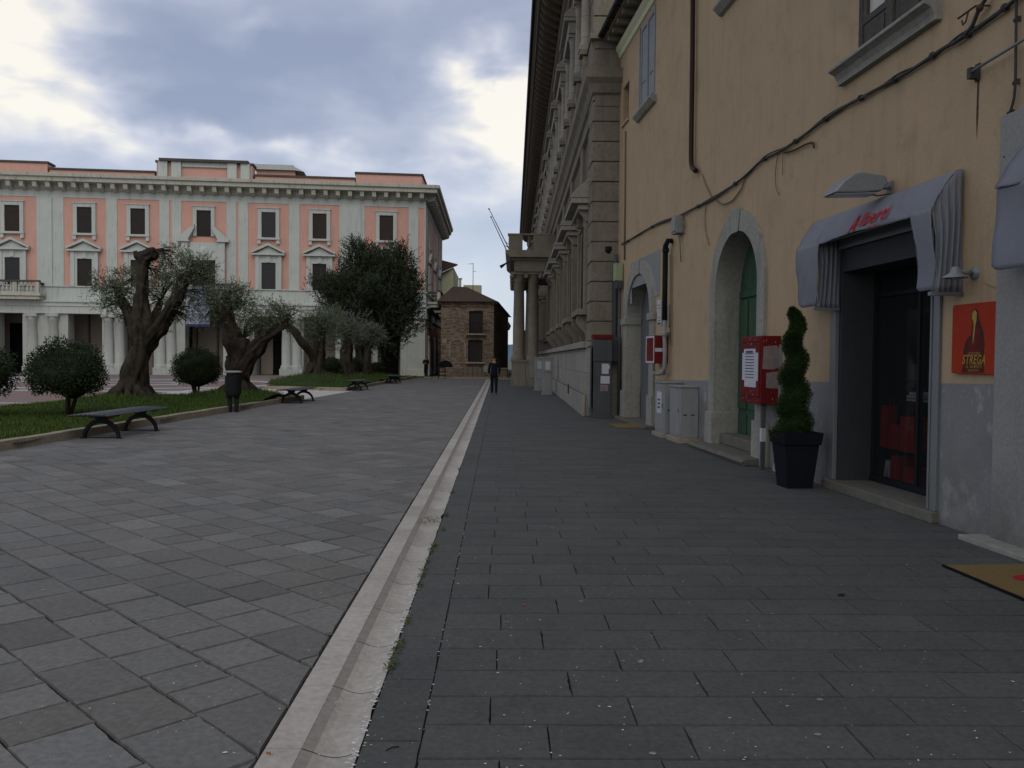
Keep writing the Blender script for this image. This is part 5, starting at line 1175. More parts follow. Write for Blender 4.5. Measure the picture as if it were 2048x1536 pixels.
# ------------------------------------------------------------------ street cabinets etc.
def cabinet(label, x0, x1, y0, y1, h, pad, grp):
    t = thing('utility_cabinet', label, 'cabinet', ((x0+x1)/2, (y0+y1)/2, 0), YF.th-math.pi/2, grp); w, d = x1-x0, y1-y0
    b_ = MB(); b_.box(-w/2, w/2, -d/2, d/2, pad, h); b_.box(-w/2-.02, w/2+.02, -d/2-.02, d/2+.02, h+.002, h+.035); o_ = b_.build('body', M['cab'], t, bevel=.008)
    b_ = MB(); b_.box(-w/2-.012, -w/2-.001, -d/2+.03, d/2-.03, pad+.06, h-.05); b_.build('door', M['cab'], t, bevel=.004)
    b_ = MB(); b_.box(-w/2-.02, -w/2-.012, -d/2+.08, -d/2+.11, h*.55, h*.62); b_.box(-.12, -.05, -d/2-.004, -d/2+.001, h*.5, h*.52); b_.box(.03, .10, -d/2-.004, -d/2+.001, h*.5, h*.52); b_.build('handle', M['metal_d'], t)
    b_ = MB(); b_.box(-w/2-.06, w/2+.05, -d/2-.08, d/2+.05, 0, pad-.002); b_.build('base', M['kerb'], t, bevel=.01)
    return t
t = cabinet('taller light gray utility cabinet with a printed sticker, nearer the far arch', 3.40, 3.78, 17.55, 18.3, 1.13, .09, 'utility cabinets by the wall')
b = MB(); b.box(-.206, -.203, -.2, .18, .5, .95); b.build('sticker', M['paper'], t); b = MB()
for zz in (.60, .68, .76): b.box(-.209, -.2065, -.1, .1, zz, zz+.04)
b.build('print', M['ink'], t)
cabinet('gray utility cabinet with a worn side nearer the green door', 3.50, 3.86, 16.45, 17.2, 1.08, .10, 'utility cabinets by the wall')
# big red notice box on two poles
t = thing('red_post_box', 'big battered red metal box with pasted notices on two poles before the green door', 'box', (4.01, 12.9, 0), YF.th-math.pi/2)
b = MB(); b.box(-.18, .18, -.42, .42, .97, 1.99); o_ = b.build('case', M['red'], t, bevel=.010)
b = MB(); b.box(-.192, -.181, -.38, .38, 1.08, 1.88); b.box(-.19, -.181, -.38, .38, 1.90, 1.96); b.build('door', M['red'], t, bevel=.004)
b = MB(); b.box(-.1955, -.1925, -.22, .26, 1.33, 1.80); b.box(-.1965, -.1935, -.26, .22, 1.22, 1.45); b.box(-.1945, -.1925, -.33, .33, 1.32, 1.74); b.build('notice', M['paper'], t)
b = MB()
for zz in [1.36+.045*i for i in range(9)]: b.box(-.1985, -.197, -.17, .19, zz, zz+.012)
b.box(-.1995, -.198, -.12, .16, 1.74, 1.77); b.build('print', M['ink'], t)
b = MB(); b.prism([(-.16, 1.50), (-.15, 1.83), (.05, 1.85), (.09, 1.80), (.08, 1.52), (.0, 1.49)], -.4235, -.4205, 'y'); b.prism([(-.10, 1.22), (-.10, 1.44), (.02, 1.46), (.11, 1.47), (.10, 1.21)], -.4235, -.4205, 'y'); b.build('torn_poster', M['paper_d'], t)
r_ = random.Random(2); b = MB()
for _ in range(13):
    x, z = r_.uniform(-.16, .16), r_.choice((r_.uniform(1.0, 1.2), r_.uniform(1.46, 1.52), r_.uniform(1.84, 1.95))); q = r_.uniform(.004, .012); b.prism([(x, z), (x+q, z+q*1.5), (x+q*.3, z+q*2.2)], -.4225, -.4208, 'y')
    y = r_.uniform(-.33, .33); z = r_.choice((r_.uniform(1.0, 1.2), r_.uniform(1.8, 1.95))); b.prism([(y, z), (y+q*1.6, z+q), (y+q*.5, z+q*2)], -.1945, -.1925, 'x')
b.build('paper_scrap', M['paper'], t)
b = MB(); b.box(-.13, -.07, -.36, -.30, 0, .965); b.build('pole', M['cab_d'], t); b = MB(); b.box(-.133, -.067, -.363, -.297, .42, .62); b.build('white_band', M['paper'], t)
b = MB(); b.box(.085, .145, -.485, -.425, 0, 1.86); b.build('pole', M['cab'], t); b = MB(); b.box(.08, .15, -.49, -.42, .0, .36); b.build('pole_foot', M['maroon'], t); b = MB(); b.box(.081, .149, -.4885, -.4215, .55, .78); b.build('pole_sticker', M['paper'], t)
b = MB(); b.prism([(.0, 0), (.16, 0), (.15, .09), (.06, .14), (.01, .10)], -.62, -.46, 'y'); b.build('mortar_foot', M['wstone'], t)
# tall stone bollard stub behind pole
t = thing('stone_stub', 'white stone bollard stub behind the striped pole by the green door', 'bollard', (4.10, 12.95, 0), 0); b = MB(); b.lathe([(.10, 0), (.10, .5), (.09, .62), (.05, .67), (0, .68)], n=14); b.build('stub', M['wstone'], t)
# bottle at the wall
t = thing('plastic_bottle', 'clear plastic bottle lying upright by the red box pole', 'bottle', (4.10, 12.2, 0), 0); b = MB(); b.lathe([(.0, 0), (.04, 0), (.042, .03), (.04, .2), (.018, .26), (.016, .29)], n=12); b.build('bottle', M['glass'], t); b = MB(); b.lathe([(.018, .288), (.018, .31), (0, .311)], n=10); b.build('cap', M['paper'], t)
# planter with spiral topiary
PXY = (3.82, 10.86); t = thing('planter', 'tapered square charcoal planter standing by the shop doorway', 'planter', (PXY[0], PXY[1], 0), R(4))
def frust(m__, z0, z1, a, b_, cap=True):
    m__.add([(-a, -a, z0), (a, -a, z0), (a, a, z0), (-a, a, z0), (-b_, -b_, z1), (b_, -b_, z1), (b_, b_, z1), (-b_, b_, z1)], [(0, 1, 5, 4), (1, 2, 6, 5), (2, 3, 7, 6), (3, 0, 4, 7), (0, 3, 2, 1)]+([(4, 5, 6, 7)] if cap else []))
b = MB(); frust(b, 0, .56, .168, .222); frust(b, .56, .562, .222, .240); frust(b, .562, .715, .240, .262, False); b.add([(s*.262, q*.262, .715) for s, q in ((-1, -1), (1, -1), (1, 1), (-1, 1))]+[(s*.236, q*.236, .715) for s, q in ((-1, -1), (1, -1), (1, 1), (-1, 1))]+[(s*.228, q*.228, .64) for s, q in ((-1, -1), (1, -1), (1, 1), (-1, 1))], [(0, 1, 5, 4), (1, 2, 6, 5), (2, 3, 7, 6), (3, 0, 4, 7), (4, 5, 9, 8), (5, 6, 10, 9), (6, 7, 11, 10), (7, 4, 8, 11)])
b.build('pot', M['pot'], t, bevel=.006); b = MB(); b.box(-.22, .22, -.22, .22, .60, .64); b.build('soil', M['joint'], t)
t = thing('spiral_topiary', 'green spiral clipped conifer growing in the square planter', 'tree', (PXY[0], PXY[1], .62), 0)
b = MB(); b.tube([(0, 0, -.02), (.02, 0, .8), (0, 0, 1.55)], [.02, .015, .008], 8); b.build('trunk', M['bark'], t)
def topiary():
    r = random.Random(8); m__ = MB(); TW = 3.3
    def axis(h): a = 2*math.pi*4.1*(1-(1-h)**1.0*1.0)**.85+2.0; k = .042*(1-h*.1); return Vector((k*math.cos(a)-.03+.04*(1-h)*0, k*math.sin(a), (.04+h*1.64)))
    def rad(h): return (.235-.155*h)*(1 if h < .95 else (1-h)*20*.6+.35)
    core = MB()
    pts = [axis(i/60) for i in range(61)]; core.tube(pts, [max(.02, rad(i/60)*.66) for i in range(61)], 8); 
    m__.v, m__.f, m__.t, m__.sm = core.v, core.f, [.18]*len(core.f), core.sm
    for _ in range(34000):
        h = r.random()**1.25; c = axis(h); d = Vector((r.gauss(0, 1), r.gauss(0, 1), r.gauss(0, .62))).normalized(); q = rad(h)*r.uniform(.62, 1.04)*(1+.12*noise.noise(d*3+Vector((0, 0, h*9))))
        p = c+Vector((d.x*q, d.y*q, d.z*q*.78)); g_ = (d+Vector((r.gauss(0, .35), r.gauss(0, .35), .55+r.gauss(0, .3)))).normalized(); L_ = r.uniform(.012, .034); w = g_.cross(Vector((r.gauss(0, 1), r.gauss(0, 1), r.gauss(0, 1)))).normalized()*L_*.22
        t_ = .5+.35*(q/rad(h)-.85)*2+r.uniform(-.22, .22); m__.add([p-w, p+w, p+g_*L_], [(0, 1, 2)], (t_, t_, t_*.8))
    return m__
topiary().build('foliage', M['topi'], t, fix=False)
# door mat of the next shop
t = thing('door_mat', 'tan coir door mat with a red emblem before the next shop', 'mat', (0, 0, 0), 0)
c1, c2 = Vector((3.53, 6.62)), Vector((3.62, 5.1)); 
b = MB(); b.add([(3.53, 6.62, .006), (5.0, 6.72, .006), (5.1, 5.2, .006), (3.62, 5.1, .006), (3.53, 6.62, .020), (5.0, 6.72, .020), (5.1, 5.2, .020), (3.62, 5.1, .020)], [(0, 1, 2, 3), (4, 5, 6, 7), (0, 1, 5, 4), (1, 2, 6, 5), (2, 3, 7, 6), (3, 0, 4, 7)]); b.build('mat', M['mat'], t)
b = MB(); b.add([(3.520, 6.635, .003), (3.534, 6.64, .003), (3.624, 5.09, .003), (3.610, 5.085, .003), (3.520, 6.635, .022), (3.534, 6.64, .022), (3.624, 5.09, .022), (3.610, 5.085, .022)], [(0, 1, 2, 3), (4, 5, 6, 7), (0, 1, 5, 4), (1, 2, 6, 5), (2, 3, 7, 6), (3, 0, 4, 7)]); b.build('rubber_edge', M['black'], t)
b = MB(); b.add([(4.06+.23*math.cos(i*.2618), 6.20+.13*math.sin(i*.2618), .0215) for i in range(24)], [tuple(range(24))]); b.build('emblem', M['matred'], t, fix=False)
t = thing('door_mat', 'small worn tan mat lying before the far arched door', 'mat', (3.15, 20.6, 0), R(3)); b = MB(); b.box(-.38, .40, -.6, .6, .004, .02); b.build('mat', M['mat'], t)
# things behind the shop glass
def inshop(name, label, cat, u, o_, z, grp=None): return on_wall(name, label, cat, u, o_, z, grp)
t = inshop('display_table', 'dark display table standing inside the shop behind the glass', 'table', 10.0, -.90, .12); b = MB(); b.box(-.7, .7, -.3, .3, .40, .44); b.build('tabletop', M['metal_d'], t)
for sx in (-1, 1):
    for sy in (-1, 1): b = MB(); b.box(sx*.66-.02, sx*.66+.02, sy*.26-.02, sy*.26+.02, 0, .398); b.build('leg', M['metal_d'], t)
GX = [(9.95, .55, .34, .42, 'large red gift bag standing on the table end nearest the jamb'), (10.25, .56, .24, .30, 'medium red gift box beside the large bag'), (10.48, .56, .18, .52, 'tall narrow red gift box at the table middle'), (9.85, .12, .36, .26, 'flat red gift box on the shop floor'), (10.2, .12, .22, .36, 'small red gift bag on the floor under the table end')]
for u, z, w, h, lab in GX:
    t = inshop('gift_box', lab, 'gift box', u, -.60, z, 'red gift packages in the shop'); b = MB(); b.prism([(-w/2, 0), (w/2, 0), (w/2-.02, h), (-w/2+.02, h)], -.1, .1, 'y'); b.build('package', M['gift'], t, bevel=.006); b = MB(); b.box(-.012, .012, .1, .106, 0, h-.01); b.tube([(-.06, .0, h), (-.05, 0, h+.08), (.05, 0, h+.08), (.06, 0, h)], .007, 6); b.build('ribbon', M['redtext'], t)
t = inshop('display_stand', 'white V shaped display stand on the shop floor', 'stand', 10.45, -.56, .12); b = MB(); b.prism([(-.09, 0), (-.05, 0), (.0, .22), (.05, 0), (.09, 0), (.03, .28), (-.03, .28)], -.02, .02, 'y'); b.build('stand', M['paper'], t)
t = inshop('paper_stack', 'stack of white papers on the shelf near the jamb', 'papers', 9.75, -.62, 1.16); b = MB(); b.box(-.2, .25, -.1, .1, 0, .03); b.box(-.15, .25, -.1, .1, .04, .07); b.box(-.2, .2, -.1, .1, .075, .11); b.build('sheets', M['paper'], t)
t = inshop('shelf', 'dark shelf inside the shop behind the glass', 'shelf', 9.75, -.80, 1.12); b = MB(); b.box(-.85, .5, -.25, .25, 0, .03); b.box(-.85, -.82, -.25, .25, -1.0, -.003); b.box(.47, .5, -.25, .25, -1.0, -.003); b.build('shelf_board', M['metal_d'], t)
# ================================================================== BENCHES, BIN
def bench(label, x, y, rz, L_=2.75, first=None):
    if first: return copy_tree(first, None, (x, y, 0), rz, label)
    t = thing('park_bench', label, 'bench', (x, y, 0), rz, 'backless metal benches along the kerb')
    b_ = MB(); n = 9
    for i in range(n):                        # long slats with a faint crown
        xx = -.345+.69*i/(n-1); z = .505-.022*(abs(xx)/.345)**2; b_.box(xx-.033, xx+.033, -L_/2, L_/2, z-.022, z)
    b_.build('seat', M['bench'], t, bevel=.004)
    b_ = MB(); b_.box(-.36, .36, -L_/2, -L_/2+.03, .455, .48); b_.box(-.36, .36, L_/2-.03, L_/2, .455, .48); b_.box(-.03, .03, -L_/2+.1, L_/2-.1, .43, .455)
    for yy in (-.85, .85): b_.box(-.33, .33, yy-.05, yy+.05, .435, .478)
    b_.build('rail', M['metal_d'], t)
    for yy in (-.85, .85):
        b_ = MB(); n = 18; A = []; B_ = []
        for i in range(n+1):
            a = math.pi*i/n; A.append((-.36*math.cos(a), .02+.36*math.sin(a))); B_.append((-.305*math.cos(a), .0+.295*math.sin(a)))
        b_.prism(A+B_[::-1], yy-.035, yy+.035, 'y')
        b_.prism([(-.20, .475), (.20, .475), (.12, .41), (.10, .345), (-.10, .345), (-.12, .41)], yy-.03, yy+.03, 'y')
        b_.box(-.33, .33, yy-.008, yy+.008, .012, .030); b_.box(-.40, -.30, yy-.04, yy+.04, 0, .02); b_.box(.30, .40, yy-.04, yy+.04, 0, .02)
        b_.build('leg', M['metal_d'], t, bevel=.005)
    return t
b0 = bench('nearest dark backless bench on arched legs, beside the grass bed kerb', -7.67, 17.4, R(-1.5))
bench('second backless bench along, at the corner of the near bed', -7.17, 30.4, R(-1.5), first=b0); bench('third backless bench along, standing by the far bed', -6.95, 41.9, R(-1.5), first=b0); bench('farthest backless bench, before the dark holm oak', -6.65, 53.5, R(-1), first=b0)
t = thing('litter_carton', 'orange and white carton dumped under the nearest bench', 'litter', (-7.72, 16.9, .42), R(12)); b = MB(); b.box(-.05, .05, -.19, .19, -.07, .0); b.build('carton', M['orange'], t, bevel=.01)
t = thing('litter_bin', 'dark metal litter bin on two legs with round lid by the kerb', 'bin', (-7.66, 24.6, 0), 0)
b = MB(); b.lathe([(.0, .44), (.17, .44), (.205, .50), (.225, .60), (.225, 1.04)], n=24); b.lathe([(.235, .86), (.235, .90)], n=24); b.build('body', M['cab_d'] if False else M['metal_d'], t)
b = MB()
for i in range(5): a = 2*math.pi*i/5+.3; b.box(.20*math.cos(a)-.02, .20*math.cos(a)+.02, .20*math.sin(a)-.02, .20*math.sin(a)+.02, 1.0, 1.14)
b.build('post', M['metal_d'], t)
b = MB(); b.lathe([(.0, 1.20), (.18, 1.195), (.245, 1.175), (.255, 1.16), (.245, 1.14), (0, 1.135)], n=28); b.build('lid', M['cab'], t)
for sx in (-1, 1):
    b = MB(); b.prism([(sx*.045, 0), (sx*.14, 0), (sx*.15, .30), (sx*.17, .46), (sx*.045, .46)], -.05, .05, 'y'); b.build('leg', M['metal_d'], t, bevel=.008)
# ================================================================== PLANTS
def leafcloud(mb_, clumps, n, L_, w, seed, up=.3, twig=True, core=0.0, droop=0.0):
    r = random.Random(seed); tot = sum(c[1]*c[2]*c[3] for c in clumps)
    for (c, rx, ry, rz) in clumps:
        k = max(3, int(n*(rx*ry*rz)/tot)/(9 if twig else 1)) if True else 0
        for _ in range(int(k)):
            d = Vector((r.gauss(0, 1), r.gauss(0, 1), r.gauss(0, 1))).normalized(); q = r.uniform(.12, 1.0)**.5
            q *= 1+1.1*noise.noise(d*2.1+Vector((seed, c[0], c[2])))
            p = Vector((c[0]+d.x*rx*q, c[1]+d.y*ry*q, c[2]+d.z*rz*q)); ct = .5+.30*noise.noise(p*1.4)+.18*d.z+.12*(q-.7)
            if twig:
                g_ = (d*.8+Vector((0, 0, up))+Vector((r.gauss(0, .4), r.gauss(0, .4), r.gauss(0, .4)))).normalized(); tl_ = r.uniform(.18, .42)*(L_/.09)
                for i in range(9):
                    pp = p+g_*tl_*i/9+Vector((0, 0, -droop*(i/9)**2*tl_)); s = g_.cross(Vector((r.gauss(0, 1), r.gauss(0, 1), r.gauss(0, 1)))).normalized(); ld = (g_*.75+s*.8*(1 if i % 2 else -1)).normalized(); ll = L_*r.uniform(.7, 1.2)
                    ww = ld.cross(Vector((r.gauss(0, 1), r.gauss(0, 1), r.gauss(0, 1)))).normalized()*w; t_ = ct+r.uniform(-.25, .25)
                    mb_.add([pp, pp+ld*ll*.5+ww, pp+ld*ll, pp+ld*ll*.5-ww], [(0, 1, 2, 3)], (t_, t_, t_*.92))
            else:
                ld = (d*.6+Vector((r.gauss(0, .6), r.gauss(0, .6), r.gauss(0, .6)+up))).normalized(); ll = L_*r.uniform(.6, 1.2); ww = ld.cross(Vector((r.gauss(0, 1), r.gauss(0, 1), r.gauss(0, 1)))).normalized()*w; t_ = ct+r.uniform(-.25, .25)
                mb_.add([p, p+ld*ll*.5+ww, p+ld*ll, p+ld*ll*.5-ww], [(0, 1, 2, 3)], (t_, t_, t_*.92))
def limb(mb_, pts, radii, n=26, lob=.75, seed=0, cut=True):
    Q = []; Rr = []
    for i in range(len(pts)-1):
        a, b_ = Vector(pts[i]), Vector(pts[i+1])
        p_, n_ = Vector(pts[max(0, i-1)]), Vector(pts[min(len(pts)-1, i+2)])
        for k in range(5):
            t_ = k/5; t2, t3 = t_*t_, t_*t_*t_
            q = .5*((2*a)+(b_-p_)*t_+(2*p_-5*a+4*b_-n_)*t2+(3*a-p_-3*b_+n_)*t3)
            Q.append(q+Vector((noise.noise(q*1.7), noise.noise(q*1.7+Vector((5, 0, 0))), 0))*radii[i]*.25); Rr.append(radii[i]+(radii[i+1]-radii[i])*t_)
    Q.append(Vector(pts[-1])); Rr.append(radii[-1]); mb_.tube(Q, Rr, n, lob=lob, seed=seed)
def pxt(px, py, Y, X0=None): x, z = atY(px, py, Y); return Vector((x, Y, z))
def tree(name, label, base, limbs, clumps, nleaf, L_, w, leafm, seed, group, twig=True, droop=0, roots=0, up=.3, barkm='bark', twigs=True):
    t = thing(name, label, 'tree', base, 0, group); B0 = Vector(base); m__ = MB()
    for k, (pts, rad_) in enumerate(limbs): limb(m__, [Vector(p)-B0 for p in pts], rad_, seed=seed+k*3)
    rr = random.Random(seed)
    for k in range(roots):
        a = 2*math.pi*k/roots+rr.uniform(-.25, .25); R0 = limbs[0][1][0]; e_ = rr.uniform(1.2, 1.7)*R0
        limb(m__, [Vector((math.cos(a)*R0*.30, math.sin(a)*R0*.30, R0*1.5)), Vector((math.cos(a)*R0*.75, math.sin(a)*R0*.75, R0*.8)), Vector((math.cos(a)*e_, math.sin(a)*e_, .08)), Vector((math.cos(a)*e_*1.35, math.sin(a)*e_*1.35, -.12))], [R0*.26, R0*.30, R0*.24, R0*.1], 12, .5, seed+k)
    m__.build('trunk', M[barkm], t)
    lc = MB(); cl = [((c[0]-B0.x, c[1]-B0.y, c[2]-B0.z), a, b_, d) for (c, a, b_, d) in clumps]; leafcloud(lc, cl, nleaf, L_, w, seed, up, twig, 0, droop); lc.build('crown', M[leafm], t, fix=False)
    if twigs:                                  # fine branches through the crown
        tw = MB(); r = random.Random(seed+9)
        for (c, a, b_, d) in cl:
            # from the nearest limb point to the clump, then spreading
            best = min((Vector(p)-B0 for l_ in limbs for p in l_[0]), key=lambda q: (q-Vector(c)).length); cc = Vector(c)
            for _ in range(7):
                e_ = cc+Vector((r.gauss(0, .45)*a, r.gauss(0, .45)*b_, r.gauss(.15, .45)*d)); mid = best.lerp(e_, .5)+Vector((r.gauss(0, .1)*a, r.gauss(0, .1)*a, .1*d)); tw.tube([best, mid, e_], [.030, .018, .008], 5)
        tw.build('branches', M[barkm], t, fix=False)
    return t
def cl(px, py, Y, rpx, asp=1.0, dep=.8):
    x, z = atY(px, py, Y); r_ = rpx/CF*Y; return ((x, Y, z), r_, r_*dep, r_*asp)
OG = 'old pruned olive trees in the grass beds'
Y = 25.8; bx = atY(262, 780, Y)[0]
tree('olive_tree', 'nearest gnarled old olive tree with a tall sawn stub, between two round bushes', (bx, Y, .30),
     [([pxt(264, 800, Y), pxt(267, 765, Y), pxt(276, 725, Y), pxt(281, 690, Y), pxt(284, 655, Y), pxt(284, 610, Y), pxt(286, 565, Y), pxt(289, 530, Y), pxt(290, 514, Y)], [.44, .36, .27, .26, .26, .19, .15, .135, .13]),
      ([pxt(289, 528, Y), pxt(293, 514, Y), pxt(303, 508, Y-.1), pxt(310, 500, Y-.2)], [.15, .16, .15, .14]), ([pxt(290, 520, Y), pxt(280, 512, Y), pxt(273, 507, Y)], [.12, .11, .10]),
      ([pxt(283, 700, Y), pxt(300, 680, Y), pxt(322, 650, Y-.3), pxt(341, 615, Y-.4), pxt(360, 582, Y-.4), pxt(371, 560, Y-.4), pxt(384, 548, Y-.5)], [.25, .23, .20, .17, .155, .15, .11]),
      ([pxt(280, 680, Y), pxt(268, 655, Y+.2), pxt(256, 630, Y+.4), pxt(243, 605, Y+.5), pxt(234, 580, Y+.5)], [.26, .21, .17, .12, .07]),
      ([pxt(300, 665, Y+.2), pxt(306, 640, Y+.4), pxt(322, 600, Y+.6)], [.16, .13, .06])],
     [cl(232, 588, Y+.4, 32, .75), cl(212, 566, Y+.4, 22, .9), cl(255, 562, Y+.3, 26, .9), cl(222, 612, Y+.3, 24, .6), cl(345, 530, Y, 30, .8), cl(385, 540, Y-.3, 38, .7), cl(415, 560, Y-.3, 24, .6), cl(330, 572, Y+.3, 30, .9), cl(405, 592, Y-.2, 26, .8), cl(375, 612, Y-.2, 26, .7), cl(310, 545, Y+.4, 20, 1), cl(240, 632, Y+.2, 14, .6), cl(300, 600, Y+.6, 22, 1.0), cl(420, 530, Y-.2, 14, .6), cl(350, 505, Y, 14, .9), cl(375, 640, Y-.2, 16, .6), cl(325, 665, Y, 9, .6)],
     15500, .088, .0120, 'olive', 3, OG, droop=.25, roots=9)
Y = 29.2; bx = atY(478, 800, Y)[0]
tree('olive_tree', 'second old olive tree with forked trunk behind the litter bin', (bx, Y, .25),
     [([pxt(474, 800, Y), pxt(474, 770, Y), pxt(476, 740, Y), pxt(474, 705, Y), pxt(464, 670, Y), pxt(455, 640, Y), pxt(452, 615, Y), pxt(455, 590, Y)], [.46, .39, .34, .32, .26, .21, .16, .10]),
      ([pxt(478, 735, Y), pxt(484, 705, Y-.2), pxt(485, 678, Y-.2)], [.30, .27, .24]),
      ([pxt(482, 745, Y-.1), pxt(496, 718, Y-.2), pxt(512, 695, Y-.3), pxt(530, 675, Y-.3), pxt(555, 658, Y-.3), pxt(575, 645, Y-.3)], [.30, .25, .22, .18, .14, .12]),
      ([pxt(464, 668, Y), pxt(446, 640, Y+.2), pxt(432, 612, Y+.3)], [.18, .14, .06])],
     [cl(458, 598, Y, 34, .75), cl(428, 608, Y+.2, 26, .7), cl(440, 636, Y+.2, 26, .6), cl(485, 608, Y, 28, .9), cl(420, 580, Y, 16, .6), cl(530, 648, Y-.2, 32, .55), cl(560, 632, Y-.3, 28, .6), cl(505, 640, Y-.1, 24, .7), cl(545, 612, Y-.2, 18, .8), cl(575, 625, Y-.3, 20, .7), cl(470, 578, Y, 18, .7), cl(575, 652, Y-.3, 16, .5), cl(500, 660, Y, 18, .6), cl(410, 640, Y+.2, 18, .5)],
     13500, .088, .0120, 'olive', 5, OG, droop=.3, roots=8)
Y = 46.5; bx = atY(632, 745, Y)[0]
tree('olive_tree', 'third old olive tree with a long limb reaching left, on the far bed mound', (bx, Y, .55),
     [([pxt(630, 752, Y), pxt(633, 730, Y), pxt(636, 700, Y), pxt(640, 675, Y), pxt(645, 650, Y)], [.45, .36, .30, .25, .12]),
      ([pxt(632, 722, Y), pxt(618, 700, Y-.5), pxt(600, 680, Y-1), pxt(585, 660, Y-1.2), pxt(575, 652, Y-1.2)], [.20, .17, .16, .16, .12])],
     [cl(640, 650, Y, 34, .8), cl(618, 670, Y, 26, .8), cl(662, 640, Y, 30, .8), cl(632, 690, Y, 22, .7), cl(615, 640, Y, 20, .6), cl(592, 662, Y-1, 12, .6)],
     6500, .12, .015, 'olive', 7, OG, droop=.1, roots=6, up=.8)
Y = 52; bx = atY(690, 745, Y)[0]
tree('olive_tree', 'fourth olive tree with silvery foliage before the dark holm oak', (bx, Y, .45),
     [([pxt(690, 752, Y), pxt(691, 725, Y), pxt(693, 700, Y), pxt(698, 675, Y)], [.50, .38, .33, .15])],
     [cl(690, 655, Y, 34, .8), cl(712, 668, Y, 26, .7), cl(672, 670, Y, 26, .7), cl(690, 690, Y, 24, .7), cl(668, 640, Y, 20, .6)],
     6500, .13, .016, 'olive2', 9, OG, droop=.1, roots=6, up=.8)
Y = 56.5; bx = atY(738, 745, Y)[0]
tree('olive_tree', 'small thin olive tree, last in the far bed', (bx, Y, .4),
     [([pxt(737, 752, Y), pxt(736, 725, Y), pxt(736, 700, Y)], [.26, .20, .16]), ([pxt(736, 702, Y), pxt(728, 685, Y), pxt(722, 670, Y)], [.12, .09, .05]), ([pxt(736, 702, Y), pxt(744, 685, Y), pxt(750, 668, Y)], [.12, .09, .05])],
     [cl(722, 676, Y, 18, .8), cl(748, 670, Y, 24, .7), cl(736, 660, Y, 18, .7), cl(758, 680, Y, 14, .7)],
     4000, .13, .017, 'olive2', 11, OG, droop=.2, roots=4)
Y = 61; bx = atY(722, 745, Y)[0]
tree('holm_oak', 'big dense dark evergreen tree at the end of the far bed', (bx, Y, .2),
     [([pxt(724, 752, Y), pxt(722, 720, Y), pxt(722, 680, Y), pxt(735, 620, Y)], [.42, .36, .32, .15]), ([pxt(722, 700, Y), pxt(760, 650, Y), pxt(790, 600, Y)], [.25, .2, .1])],
     [cl(740, 600, Y, 82, .9, .8), cl(700, 590, Y, 58, .75), cl(790, 590, Y, 52, 1.0), cl(715, 520, Y, 30, 1.1), cl(790, 530, Y, 36, .9), cl(745, 540, Y, 40, .8), cl(665, 590, Y, 34, .7), cl(655, 572, Y, 24, .6), cl(815, 560, Y, 26, .9), cl(815, 612, Y, 26, .9), cl(780, 665, Y, 30, 1.1), cl(735, 665, Y, 34, .7), cl(800, 500, Y, 16, .9), cl(712, 492, Y, 13, 1.6), cl(728, 510, Y, 18, 1.2), cl(815, 520, Y, 16, 1.2), cl(690, 630, Y, 34, .7), cl(770, 690, Y, 26, .9), cl(760, 640, Y, 40, .8), cl(800, 640, Y, 24, 1.1), cl(720, 690, Y, 20, .6), cl(828, 590, Y, 16, 1)],
     110000, .18, .032, 'oak', 13, None, up=.95, twigs=False)
# round clipped bushes
def bush(label, x, y, r_, seed, n=9000, stem=.45, L_=.055, name='round_bush', first=None, zb=.12):
    t = thing(name, label, 'bush', (x, y, zb), seed*.7, 'clipped round bushes in the grass beds'); rr = random.Random(seed); m__ = MB()
    for k in range(5):
        a = rr.uniform(0, 6.28); e_ = rr.uniform(.1, .35)*r_; m__.tube([(math.cos(a)*.05, math.sin(a)*.05, -.05), (math.cos(a)*e_*.6, math.sin(a)*e_*.6, stem*.7), (math.cos(a)*e_*1.4, math.sin(a)*e_*1.4, stem+r_*.8)], [.05, .04, .02], 7)
    m__.build('stem', M['bark'], t)
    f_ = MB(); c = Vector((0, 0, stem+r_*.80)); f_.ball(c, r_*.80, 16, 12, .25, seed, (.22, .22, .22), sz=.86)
    for _ in range(n):
        d = Vector((rr.gauss(0, 1), rr.gauss(0, 1), rr.gauss(0, 1))).normalized()
        if d.z < -.75: continue
        q = r_*rr.uniform(.78, 1.0)*(1+.22*noise.noise(d*2.3+Vector((seed, 0, 0)))+.12*noise.noise(d*7))*(1.07 if rr.random() < .06 else 1); p = c+Vector((d.x*q, d.y*q, d.z*q*.87)); ld = (d+Vector((rr.gauss(0, .7), rr.gauss(0, .7), rr.gauss(.2, .7)))).normalized(); w_ = ld.cross(Vector((rr.gauss(0, 1), rr.gauss(0, 1), rr.gauss(0, 1)))).normalized()*L_*.30
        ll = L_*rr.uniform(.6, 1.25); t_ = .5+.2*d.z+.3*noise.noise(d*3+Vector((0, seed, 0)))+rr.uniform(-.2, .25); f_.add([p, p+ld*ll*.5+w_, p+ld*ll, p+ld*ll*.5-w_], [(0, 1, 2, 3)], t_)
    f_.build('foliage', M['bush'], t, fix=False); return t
x, y = gr(134, 834, .10); bush('large round dark bush left of the nearest olive tree', x, y, .88, 2, 11000, .38)
x, y = gr(394, 797, .12); bush('round dark bush between the two nearest olive trees', x, y, .83, 3, 9000, .38)
x, y = gr(-42, 836, .10); bush('round dark bush cut off by the left edge', x, y, .80, 4, 7000, .4)
x, z = atY(663, 738, 50.5); bush('small round bush between third and fourth olive trees', x, 50.5, .58, 5, 3000, .25, .08, zb=.35)
x, z = atY(708, 738, 55); bush('small round bush right of the fourth olive tree', x, 55, .62, 6, 3000, .25, .08, zb=.3)
x, z = atY(754, 738, 58); bush('small round bush right of the thin olive tree', x, 58, .5, 7, 2500, .2, .08, zb=.25)
